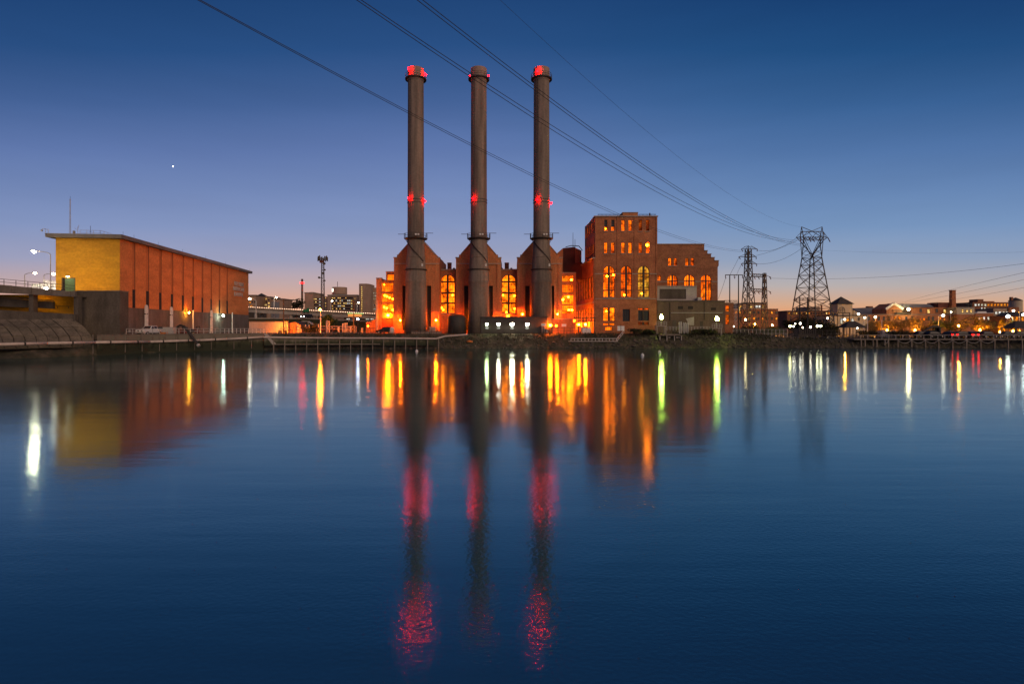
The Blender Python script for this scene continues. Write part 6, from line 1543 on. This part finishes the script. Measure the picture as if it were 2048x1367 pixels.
wire('long slack wire leaving the gantry towards the right edge', (1540, 556, 196), (2048, 527, 150), (1740, 555), .035, 120, group='wires on the right')
wire('uppermost of the three thin wires rising at the right edge', (1800, 606, 240), (2048, 545, 120), (1910, 577), .03, 90, group='wires on the right')
wire('middle one of the three thin wires rising at the right edge', (1810, 606, 240), (2048, 559, 120), (1900, 590), .03, 90, group='wires on the right')
wire('lowest of the three thin wires rising at the right edge', (1860, 605, 240), (2048, 575, 120), (1950, 592), .03, 90, group='wires on the right')
wire('very faint high wire across the sky right of the large tower', (1640, 500, 180), (2048, 504, 150), (1850, 506), .014, 130, group='wires on the right')

# ================================================================== the park side on the right
Y = 225
b = root('brick_office', 'red brick office block with a dark curved top storey right of the stair block', 'building', (X(1510, Y), Y, GZ))
MB().pbox(1464, 1556, 618, 999, Y, 16, zb=RZ).build('wall', m_brick_b, b); MB().pbox(1463.5, 1556.6, 616.9, 618.3, Y - .3, 16.6).build('cornice', m_stone, b)
MB().pbox(1476, 1533.5, 607, 617, Y + 2, 12).build('top_storey', m_pinkc, b); MB().prism([W(1475, 607.3, Y + 1.6), W(1490, 604.6, Y + 1.6), W(1520, 604.6, Y + 1.6), W(1534.5, 607.3, Y + 1.6)], (0, 13, 0)).build('roof', m_roof, b)
far_windows(b, Y + 2, [(1500, 1505.5, 610.5, 615.5), (1511, 1516, 610, 615.5), (1516.8, 1521, 610, 615.5), (1524, 1527.5, 610, 615.5), (1480, 1484, 610.5, 615)], pick(p_far, p_farw))
far_windows(b, Y, [(a, a + 4, y, y + 5.5) for y in (622, 634) for a in range(1470, 1553, 9)], pick(p_faro, m_glassd, m_glassd, p_far))
MB().pbox(1477, 1479.5, 613, 624, Y - .2, .1).build('lit_stair_window', p_far, b)
Y = 270
b = root('far_mill', 'long far mill building behind the large transmission tower', 'building', (X(1640, Y), Y, RZ))
MB().pbox(1574, 1672, 622, 999, Y, 14, zb=RZ).build('wall', m_brick_b, b); MB().pbox(1617, 1640, 613, 622, Y + 1, 12).build('upper_storey', m_pinkc, b); MB().pbox(1573, 1673, 620.8, 622.2, Y - .3, 14.6).build('roof', m_roof, b)
MB().tube(W(1643, 622, Y + 3), W(1643, 610, Y + 3), S(1.7, Y), 10).build('chimney', m_brick, b)
far_windows(b, Y, [(a, a + 2.4, 624.5, 628.2) for a in range(1577, 1672, 5)], pick(p_faro, m_glassd, p_far)); far_windows(b, Y, [(1581, 1584.5, 629, 633)], p_faro)
Y = 215
b = root('pyramid_roof_pavilion', 'cream pavilion with a pyramid roof and an arched window', 'building', (X(1690, Y), Y, RZ))
fx = lambda a: X(a, Y)
MB().box(fx(1675.5), fx(1705), Y, Y + 5.5, Z(632, Y), Z(607.5, Y)).build('wall', m_cream, b)
MB().add([(fx(1673), Y - .6, Z(607.6, Y)), (fx(1707.6), Y - .6, Z(607.6, Y)), (fx(1707.6), Y + 6.1, Z(607.6, Y)), (fx(1673), Y + 6.1, Z(607.6, Y)), (fx(1690.2), Y + 2.7, Z(592, Y))], [(0, 1, 4), (1, 2, 4), (2, 3, 4), (3, 0, 4), (0, 1, 2, 3)]).build('roof', m_roof, b)
pwindow(b, Y - .03, 1677.5, 1689.5, 614, 626, 1, p_farw if False else m_cream, 3, rows=[.5], bar=.1, inset=-.08)
MB().pbox(1660, 1736, 631, 999, Y - 3, 12, zb=RZ).build('lower_wall', m_cream, b); MB().pbox(1659, 1737, 629.8, 631.2, Y - 3.3, 12.6).build('lower_roof', m_roof, b)
far_windows(b, Y - 3, [(1709, 1718, 624, 629.5)], p_far) if False else None
MB().prism([W(1707, 620, Y + 1), W(1725, 629.5, Y + 1), W(1707, 629.5, Y + 1)], (0, 5, 0)).build('lit_gable', m_cream, b)
far_windows(b, Y - 3, [(1681, 1686, 636, 648), (1693, 1698, 636, 648), (1703, 1708, 636, 646), (1716, 1720, 634, 641)], pick(p_faro, p_farw, m_glassd))
t = root('porch_frame', 'dark open timber frame standing in front of the pyramid roofed pavilion', 'frame', (X(1681, 195), 195, RZ)); 
MB().bar(W(1660, 625.5, 195), W(1700, 625.5, 195), .3).bar(W(1664, 632, 195), W(1699, 632, 195), .15).build('beam', m_steel, t)
for a in (1668, 1675, 1686, 1699): MB().tube((X(a, 195), 195, RZ), (X(a, 195), 195, Z(625, 195)), .14, 8).build('post', m_steel, t)
Y = 235
b = root('slate_roof_hall', 'long low hall with a slate roof between the pavilion and the mill', 'building', (X(1750, Y), Y, RZ))
MB().pbox(1722, 1782, 628, 999, Y, 12, zb=RZ).build('wall', m_brick_b, b); MB().prism([W(1706, 616, Y + 5), W(1730, 615, Y + 5), W(1775, 615, Y + 5), W(1782, 628, Y - .4), W(1722, 628, Y - .4)], (0, 5, 0)).build('roof', m_roof_g, b)
MB().pbox(1737, 1746, 612, 616, Y + 6, 2).build('chimney', m_brick_b, b)
Y = 222
ml = root('brick_mill', 'long two storey brick mill with a white gable end and lit windows', 'building', (X(1840, Y), Y, RZ))
MB().pbox(1725, 1952, 629, 999, Y, 14, zb=RZ).build('wall', m_brick_g, ml)
MB().pbox(1822, 1914, 614.5, 629, Y + 2, 11).build('upper_wall', m_brick_g, ml)
MB().prism([W(1773, 629, Y + .5), W(1773, 617, Y + .5), W(1788, 606.5, Y + .5), W(1805, 617, Y + .5), W(1805, 629, Y + .5)], (0, 9, 0)).build('gable_end', m_brick_g, ml)
for a, b_ in (((1771.5, 618.2), (1788, 605.8)), ((1788, 605.8), (1806, 618))): MB().bar(W(*a, Y + .3), W(*b_, Y + .3), .4, .9).build('gable_trim', m_white, ml)
MB().prism([W(1788, 606.8, Y + .8), W(1859, 607.8, Y + 4), W(1868, 614.4, Y + 1.4), W(1803, 615, Y + .8)], (0, 4, .2)).build('roof', m_roof_g, ml)
MB().pbox(1788, 1822, 619.5, 621, Y - .6, 3).build('porch_roof', m_roof, ml); MB().pbox(1790, 1822, 624, 629, Y - .3, .25).build('porch_rail', m_frame, ml)
far_windows(ml, Y + 2, [(1854.5, 1860, 617.5, 626.5), (1887, 1892.5, 617.5, 627)], p_far); far_windows(ml, Y + 2, [(1839.5, 1844, 617.5, 624.5), (1871.5, 1876, 617, 625), (1905, 1908, 622, 627.5)], m_glassd)
far_windows(ml, Y, [(1788, 1792, 632, 639.5), (1796.5, 1801, 632, 639.5), (1879, 1882.5, 633, 640), (1887, 1890.5, 636, 641), (1933, 1939, 649, 658)], p_faro)
far_windows(ml, Y, [(1839.5, 1842.5, 636, 640), (1846.5, 1850, 636, 640)], p_ye)
far_windows(ml, Y, [(a, a + 4, 632.5, 641) for a in (1736, 1746, 1756, 1766, 1776, 1811, 1823, 1856, 1864, 1898, 1910, 1922, 1934)], m_glassd)
MB().pbox(1724, 1953, 628, 629.4, Y - .25, .5).build('string_course', m_stone, ml)
MB().pbox(1876.5, 1898, 604.5, 614.6, Y + 3, 6).build('roof_plant', m_rust, ml)
for a in (1848, 1838): MB().pbox(a, a + 6, 612.5, 615, Y + 6, 2).build('roof_unit', m_roof_g, ml)
t = root('mill_chimney', 'square brick factory chimney rising from the mill roof', 'chimney', (X(1906, Y + 3), Y + 3, RZ)); c = X(1906, Y + 3); Y3 = Y + 1.6
x0, x1, xm = X(1904.6, Y3), X(1912.4, Y3), X(1908.5, Y3)
def frus(wa, wb, za, zb_): 
    return MB().add([(xm - wa, Y3 - wa + .9, za), (xm + wa, Y3 - wa + .9, za), (xm + wa, Y3 + wa + .9, za), (xm - wa, Y3 + wa + .9, za), (xm - wb, Y3 - wb + .9, zb_), (xm + wb, Y3 - wb + .9, zb_), (xm + wb, Y3 + wb + .9, zb_), (xm - wb, Y3 + wb + .9, zb_)], [(0, 1, 5, 4), (1, 2, 6, 5), (2, 3, 7, 6), (3, 0, 4, 7), (4, 5, 6, 7), (0, 1, 2, 3)])
frus(.95, .74, RZ, Z(581.4, Y3)).build('shaft', m_brick, t); frus(.80, .86, Z(581.4, Y3), Z(579.6, Y3)).build('cap', m_brick_b, t)
b = root('cream_block', 'cream rendered block with three lit windows right of the factory chimney', 'building', (X(1931, Y), Y, RZ)); Yc = 219
MB().pbox(1913.5, 1949, 615, 628.4, Yc, 10).build('wall', m_cream, b); MB().pbox(1912.6, 1949.8, 614, 615.2, Yc - .25, 10.5).build('parapet', m_conc_l, b)
MB().pbox(1913.5, 1949, 628.4, 999, Yc + .05, 9.9, zb=RZ).build('lower_wall', m_brick_g, b)
far_windows(b, Yc, [(1923.5, 1927, 618, 625.5), (1932, 1936, 619, 624), (1940.5, 1944, 618, 625.5)], p_far)
for a in (1935, 1941): MB().tube(W(a, 614.5, Yc + 3), W(a, 609, Yc + 3), .3, 8).ball(W(a, 609, Yc + 3), .6, 8, 4).build('roof_vent', m_steel, b)
Y = 260
b = root('far_brick_block', 'far brick block with a row of glowing arched windows at the right edge', 'building', (X(1982, Y), Y, RZ))
MB().pbox(1945.5, 2020, 604, 999, Y, 14, zb=RZ).build('wall', m_brick_b, b); MB().pbox(1955.5, 1967, 598, 604, Y + 2, 5).build('roof_house', m_brick_b, b); MB().pbox(1971, 1989, 602, 604.2, Y + .5, 10).build('parapet', m_brick, b)
far_windows(b, Y, [(1949 + 6.6 * k, 1953 + 6.6 * k, 607, 612) for k in range(4)], p_farw)
far_windows(b, Y, [(1974.5 + 6.6 * k, 1979 + 6.6 * k, 607, 612) for k in range(7)], p_faro); far_windows(b, Y, [(1962 + 6 * k, 1965 + 6 * k, 614.5, 617.5) for k in range(5)], pick(p_farw, m_glassd))
Y = 240; c = X(2031, Y)
t = root('round_turret', 'round cream turret with a dark conical roof at the right edge', 'turret', (c, Y, RZ)); rr_ = S(11, Y)
MB().lathe(c, Y, [(rr_, RZ), (rr_, Z(601, Y))], 20).build('wall', m_cream, t); MB().lathe(c, Y, [(rr_ * 1.1, Z(601.2, Y)), (rr_ * .6, Z(597.8, Y)), (.1, Z(594.6, Y))], 20).build('roof', m_roof, t)
MB().pbox(2022.5, 2026.5, 593.6, 600, Y - 1.5, 1).build('chimney', m_brick_b, t)
Y = 230
b = root('pale_wing', 'pale low wing with blue white windows in front of the far brick block', 'building', (X(2004, Y), Y, RZ))
MB().pbox(1987, 2021, 617.5, 999, Y, 9, zb=RZ).build('wall', m_pinkc, b); MB().pbox(1986.4, 2021.6, 616.2, 617.7, Y - .25, 9.5).build('parapet', m_stone, b)
far_windows(b, Y, [(1990 + 7.4 * k, 1994.8 + 7.4 * k, 622, 628.5) for k in range(4)], p_farw)
MB().pbox(2019, 2038, 614, 999, Y - 1, 8, zb=RZ).build('brick_end', m_brick_b, b)
b = root('white_shed', 'low white shed in front of the far brick block beside the cream block', 'building', (X(1966, 221), 221, RZ)); MB().pbox(1951, 1987, 626, 999, 221, 7, zb=RZ).build('wall', m_brick_g, b)
MB().pbox(1955, 1973, 622.5, 626.2, 222, 4).build('clerestory', m_white, b); MB().pbox(1949.5, 1988, 625.4, 626.4, 220.7, 7.6).build('roof', m_white, b)
far_windows(b, 221, [(1957 + 9 * k, 1961 + 9 * k, 633, 640) for k in range(3)], p_farw)
Y = 214
b = root('long_low_building', 'low building with amber windows at the right edge behind the street lamps', 'building', (X(2050, Y), Y, RZ))
MB().pbox(2012, 2110, 631, 999, Y, 10, zb=RZ).build('wall', m_brick_g, b); MB().prism([W(2010, 631.3, Y - .4), W(2112, 631.3, Y - .4), W(2112, 622, Y + 5), W(2020, 624, Y + 5)], (0, 4, 0)).build('roof', m_roof, b)
far_windows(b, Y, [(2024, 2028, 632.5, 643), (2031, 2036, 632.5, 643), (2043, 2047.5, 632.5, 643), (2054, 2059, 632.5, 643)], p_faro)
for a, c_, d_, lab in ((1800, 617, 219, 'wall lamp under the mill porch roof'), (1717, 627.5, 205, 'bright white lamp on the pavilion lower roof'), (2027, 621, 226, 'white lamp on the brick end of the pale wing')):
    wlamp(a if a != 1800 else 1817, c_ + (1 if a == 1800 else 0), d_, lab, e_park if a != 1800 else E('lamp_porch', (1, .8, .35), 260), .4, arm=.6)
def park_lamp(label, px, pyt, pxl, pyl, Y, mat, r): return street_lamp(label, px, 672, pyt, pxl, pyl, Y, mat, r, 'street lamps in the park', m_white, .13, zb=RZ)
park_lamp('white street lamp left of the amber trees', 1728, 637, 1729.5, 634, 170, e_park, .3)
park_lamp('white street lamp over the amber trees', 1751, 636, 1750.5, 633, 185, e_park, .36)
park_lamp('white street lamp with twin arms above the excavator arm', 1877, 631.5, 1886, 629.7, 176, e_site, .42)
park_lamp('brightest white street lamp near the yellow poplar', 2025, 634, 2015.7, 631.5, 176, E('lamp_park_big', (.92, 1, .85), 40), .5)
park_lamp('street lamp behind the red tail lights', 1901, 624, 1902, 623, 205, E('lamp_park_dim', (1, .8, .55), 50), .22)
park_lamp('white street lamp at the far right edge beside the gazebo', 2052, 631, 2047, 628, 182, E('lamp_park_cool', (.95, 1, .95), 34), .42)
for px, pt, Yp, lab in ((1735, 631, 168, 'pale flag pole beside the gazebo roof'), (1763.5, 641, 166, 'pale lamp post without light right of the gazebo'), (2039, 623, 172, 'pale lit pole near the right edge')):
    tag(MB().tube((X(px, Yp), Yp, RZ), (X(px, Yp), Yp, Z(pt, Yp)), .13, 8, .09).ball((X(px, Yp), Yp, Z(pt, Yp)), .16, 8, 4).build('pole', m_white), lab, 'pole')
e_garden = E('lamp_garden', (1, .36, .02), 3200)
# low amber lamps among the trees
for i, (px, py, Yp, lab) in enumerate(((1744, 660, 176, 'low amber lamp under the first amber tree'), (1774, 660, 178, 'low amber lamp between the amber trees'), (1802, 662, 174, 'low amber lamp by the hedge of parked cars'), (1830, 660, 178, 'low amber lamp behind the excavator arm'), (1917.5, 651, 172, 'amber lamp post between the mill windows and the cars'), (1960, 660, 176, 'low amber lamp left of the yellow poplar'), (2000, 664, 172, 'low amber lamp at the foot of the yellow poplar'), (2026, 662, 172, 'low amber lamp among the right hand bushes'), (1690, 650, 185, 'amber lamp at the foot of the pavilion'), (1510, 648, 190, 'amber lamp in front of the brick office block'), (1545, 650, 185, 'white amber lamp right of the brick office block'))):
    p = W(px, py, Yp); t = root('garden_lamp', lab, 'lamp', (p.x, p.y, RZ), 'low amber lamps in the park'); MB().tube((p.x, p.y, RZ), (p.x, p.y, p.z - .1), .06, 6).build('post', m_steel, t); MB().ball(p, .15, 8, 5).build('globe', e_garden, t)
# trees
for i, (px, Yp, h_, w_, mat, sp, lab) in enumerate(((1742, 172, 4.6, 5.6, m_leaf_o, True, 'first amber lit bare branched tree right of the gazebo'), (1762, 180, 5.6, 6, m_leaf_o, True, 'taller amber lit tree behind the lamp posts'), (1783, 176, 6.2, 7, m_leaf_o, True, 'widest amber lit tree in front of the mill'),
        (1803, 172, 4.6, 6, m_leaf_o, True, 'low amber lit tree beside the widest one'), (1822, 180, 5.4, 6.5, m_leaf_o, True, 'amber lit tree left of the excavator arm'), (1846, 182, 5.6, 7, m_leaf_o, True, 'amber lit tree behind the excavator arm'), (1868, 180, 5, 5.5, m_leaf_g, True, 'green lit tree right of the excavator arm'),
        (1893, 178, 4.6, 5, m_leaf_d, False, 'dark round tree above the left red tail lights'), (1921, 178, 6.4, 6.5, m_leaf_o, True, 'amber lit tree between the red tail lights'), (1955, 178, 6.4, 6.4, m_leaf_y, False, 'broad yellow lit tree left of the poplar'), (1978, 186, 5, 6, m_leaf_o, True, 'thin amber tree behind the broad yellow one'),
        (2026, 176, 4.8, 6.2, m_leaf_y, False, 'broad yellow tree right of the poplar'))):
    tree('park_tree', lab, X(px, Yp), Yp, RZ, h_, w_, mat, 1500 if sp else 2200, .15, group='trees in the park', clumps=18, trunk=.3, sparse=sp)
tree('poplar_tree', 'narrow bright yellow poplar near the right edge', X(2003.5, 174), 174, RZ, Z(637, 174) - RZ, S(12.5, 174), m_leaf_y, 1900, .17, narrow=True, clumps=22, trunk=.2)
for i, (px, Yp, w_, h_, lab) in enumerate(((1478, 158, 6, 2.6, 'dark bush in front of the two pole frame'), (1493, 160, 7, 3.4, 'dark bush at the foot of the slender tower'), (1537, 158, 5.5, 2.8, 'green lit bush left of the floodlight cluster'), (1552, 160, 6, 3.0, 'green bush beside the floodlight cluster'), (1525, 162, 6, 2.8, 'green bush behind the wire fence'),
        (1585, 170, 6, 5.2, 'tangled bare bush at the left foot of the large tower'), (1604, 168, 8, 6.6, 'tall tangled bush under the large tower'), (1628, 170, 8, 6.2, 'wide tangled bush between the tower legs'), (1652, 168, 7, 4.4, 'dark bush at the right foot of the large tower'), (1668, 160, 5, 3, 'low dark bush left of the gazebo'), (1740, 150, 6, 2.0, 'low dark bush right of the gazebo'), (1802, 150, 7, 2.0, 'low dark bush left of the parked cars'), (1395, 143, 7, 1.6, 'low dark bush on the bank under the cylinders'), (1280, 142.6, 8, 1.7, 'low dark bush on the bank below the turbine hall'), (1300, 142.5, 5, 1.5, 'low dark bush left of the lime floodlight platform'), (1418, 143, 6, 1.5, 'low dark bush left of the right lime platform'))):
    bush('bush', lab, X(px, Yp), Yp, RZ if px > 1470 else GZ - .3, w_, h_, m_leaf_d if i not in (2, 3, 4) else m_leaf_g, 2600 if 4 < i < 9 else 900, .2, 'bushes on the far bank')
# floodlight cluster by the large tower
for px, py, r_, m_, lab in ((1580, 652, .32, E('cluster_yellow', (1, .92, .35), 24), 'leftmost yellowish floodlight of the cluster under the large tower'), (1587, 652.3, .2, e_site, 'small white light just right of the leftmost yellowish floodlight'), (1590.5, 647, .17, e_site, 'small white light left above the cluster'), (1600.5, 646.5, .26, e_site, 'white light highest in the cluster under the large tower'),
        (1605.5, 654.5, .2, e_park, 'pinkish light lowest in the middle of the cluster'), (1621, 653.8, .28, e_park, 'pinkish white light right of the cluster middle'), (1634.5, 651.8, .30, E('cluster_white', (1, .93, .5), 26), 'left one of the two bright yellowish floodlights'), (1641.5, 651.8, .30, E('cluster_white', (1, .93, .5), 26), 'right one of the two bright yellowish floodlights'), (1655, 636, .26, e_park, 'small white light high at the right tower leg'), (1689.5, 638.5, .32, e_park, 'white light on the dark timber frame'), (1714.5, 656, .2, e_park, 'small white light under the gazebo roof'),
        (1467, 652.5, .22, e_park, 'small warm light at the stair block corner'), (1491, 639, .2, E('lamp_office', (1, .75, .3), 100), 'small amber light by the slender tower leg')):
    Yp = 158.5 if 1570 < px < 1650 else (172 if px != 1689.5 else 194); Yp = 168 if px == 1655 else Yp; Yp = 156 if px == 1714.5 else Yp
    p = W(px, py, Yp); t = root('site_lamp', lab, 'lamp', (p.x, p.y, RZ), 'site lamps around the large tower'); MB().tube((p.x, p.y + .3, RZ), (p.x, p.y + .3, p.z + .2), .07, 6).build('post', m_steel, t); MB().tube(p + Vector((0, .28, .05)), p + Vector((0, .02, 0)), r_ * .5, 12, r_ * 1.05).build('housing', m_steel, t); lens(MB(), p + Vector((0, -.02, 0)), r_, .1).build('lens', m_, t)
t = root('transformer', 'dark substation transformer bank behind the floodlight cluster', 'machinery', (X(1612, 163), 163, RZ))
MB().pbox(1596, 1632, 657, 999, 163, 2.2, zb=RZ).build('tank', m_tank, t)
for a in range(1598, 1632, 4): MB().pbox(a, a + 1.6, 655, 668, 162.6, .4).build('radiator', m_steel, t)
for a in (1603, 1613, 1624): MB().tube(W(a, 657, 164), W(a + 1, 649, 164), .16, 8, .08).build('bushing', m_rust, t)
fence('site_fence', 'green lit wire fence on the bank left of the floodlight cluster', 1466, 1575, 658.5, 669, 148, 14, m_galv, zb=RZ)
fence('site_fence', 'dark wire fence in front of the floodlight cluster', 1575, 1680, 660, 672, 149, 12, m_steel, zb=RZ)
# gazebos
def gazebo(px0, px1, yt, ye, Y, label):
    t = root('gazebo', label, 'gazebo', (X((px0 + px1) / 2, Y), Y, RZ)); x0, x1 = X(px0, Y), X(px1, Y); m = (x1 - x0) * .33; d = 5
    MB().add([(x0, Y, Z(ye, Y)), (x1, Y, Z(ye, Y)), (x1, Y + d, Z(ye, Y)), (x0, Y + d, Z(ye, Y)), (x0 + m, Y + d / 2, Z(yt, Y)), (x1 - m, Y + d / 2, Z(yt, Y))], [(0, 1, 5, 4), (1, 2, 5), (2, 3, 4, 5), (3, 0, 4), (0, 1, 2, 3)]).build('roof', m_roof, t)
    for a in (.06, .35, .65, .94):
        for b_ in (.3, d - .3): MB().tube((x0 + (x1 - x0) * a, Y + b_, RZ), (x0 + (x1 - x0) * a, Y + b_, Z(ye, Y)), .11, 8).build('post', m_wood, t)
    mb = MB().bar((x0 + .3, Y + .3, RZ + .9), (x1 - .3, Y + .3, RZ + .9), .1)
    for k in range(12): x = x0 + .3 + (x1 - x0 - .6) * k / 11; mb.bar((x, Y + .3, RZ), (x, Y + .3, RZ + .9), .05)
    mb.build('railing', m_wood, t)
gazebo(1692, 1736, 641.8, 655, 156, 'dark hipped gazebo left of the amber trees')
gazebo(2030, 2082, 641, 656, 152, 'dark hipped gazebo cut off by the right edge')
t = root('storage_container', 'low grey container among the bushes right of the gazebo', 'container', (X(1778, 152), 152, RZ)); MB().pbox(1765, 1792, 660.5, 999, 152, 2.4, zb=RZ).build('body', m_galv, t)
for a in range(1766, 1791, 5): MB().pbox(a, a + .7, 661, 674, 151.93, .06).build('rib', m_conc_l, t)
# parked cars in a row, two with red lights showing
for px, Yp, rz_, mat, tail, lab in ((1869, 146.5, 4, m_car_d, False, 'dark car parked side on under the excavator arm'), (1896, 147, 92, m_car_r, True, 'car with red tail lights left of the middle parked car'), (1916, 146.8, 176, m_car_g, False, 'grey car parked between the two pairs of red tail lights'), (1938, 147.2, 88, m_car_r, 'brake', 'car with the brightest red brake lights'),
        (1953, 149, 80, m_car_d, False, 'dark car just right of the bright brake lights'), (1976, 146.5, 3, m_car_d, False, 'dark car side on left of the poplar'), (2010, 146.5, 178, m_car_g, False, 'large dark car side on in front of the poplar'), (1846, 148, 6, m_car_g, False, 'grey car at the left end of the parked row'), (2042, 147, 2, m_car_d, False, 'dark car in front of the right gazebo')):
    suv('parked_car', lab, (X(px, Yp), Yp, RZ), R(rz_), mat, tail=bool(tail), group='cars parked along the far bank', brake=E('brake_red', (1, .001, .001), 26) if tail == 'brake' else e_redsoft)
# excavator
Y = 154; t = root('excavator', 'dark excavator with its boom raised behind the parked cars', 'excavator', (X(1866, Y), Y, RZ))
MB().box(X(1866, Y) - 1.6, X(1866, Y) + 1.6, Y - .4, Y + 1.8, RZ, RZ + .7).build('track', m_steel, t); MB().box(X(1868, Y) - 1.3, X(1868, Y) + 1.5, Y - .2, Y + 1.6, RZ + .8, RZ + 1.9).build('body', m_car_d, t); MB().box(X(1873, Y) - .5, X(1873, Y) + .6, Y - .2, Y + .9, RZ + 1.9, RZ + 2.9).build('cab', m_car_d, t)
for a, b_, n_, w_ in (((1880, 671), (1879, 654.5), 'boom', .55), ((1879, 653.5), (1866, 652), 'boom', .5), ((1866, 652), (1852.5, 659), 'stick', .42)): MB().bar(W(*a, Y - .6), W(*b_, Y - .6), .4, w_).build(n_, m_steel, t)
MB().prism([W(1854, 657.5, Y - 1), W(1848, 661, Y - 1), W(1848.5, 665, Y - 1), W(1852.5, 663, Y - 1)], (0, .8, 0)).build('bucket', m_steel, t)
# boardwalk with posts and slack chains
Y = 139.9; zb = Z(677.5, Y)
t = root('boardwalk', 'long timber boardwalk on piles with slack chains along the right bank', 'boardwalk', (X(1890, Y), Y, 0))
MB().box(X(1708, Y), X(2120, Y), Y, Y + 2.4, zb - .22, zb).build('deck', m_wood, t); MB().bar((X(1722, Y), Y + .05, zb + .95), (X(2120, Y), Y + .05, zb + .95), .07).build('handrail', m_galv, t)
pl_x = [1722, 1730, 1746, 1753.5, 1769.5, 1776.5, 1795.5, 1823, 1850.5, 1877, 1905, 1933, 1961, 1989, 2016, 2044, 2070, 2098]
for a in pl_x: MB().box(X(a, Y) - .13, X(a, Y) + .13, Y - .14, Y + .12, -.2, zb - .23).build('pile', m_wood, t)
for a in range(1722, 2115, 14): MB().bar((X(a, Y), Y + .06, zb), (X(a, Y), Y + .06, zb + .95), .08).build('rail_post', m_galv, t)
for a, b_ in zip(pl_x[4:-1], pl_x[5:]):
    if (a // 10) % 3 == 0: continue
    mb = MB(); pts = [W(a + (b_ - a) * k / 8, 679.5 + 6.5 * (1 - (k / 4 - 1) ** 2), Y - .2) for k in range(9)]; mb.path(pts, .045, 5).build('chain', m_galv, t)
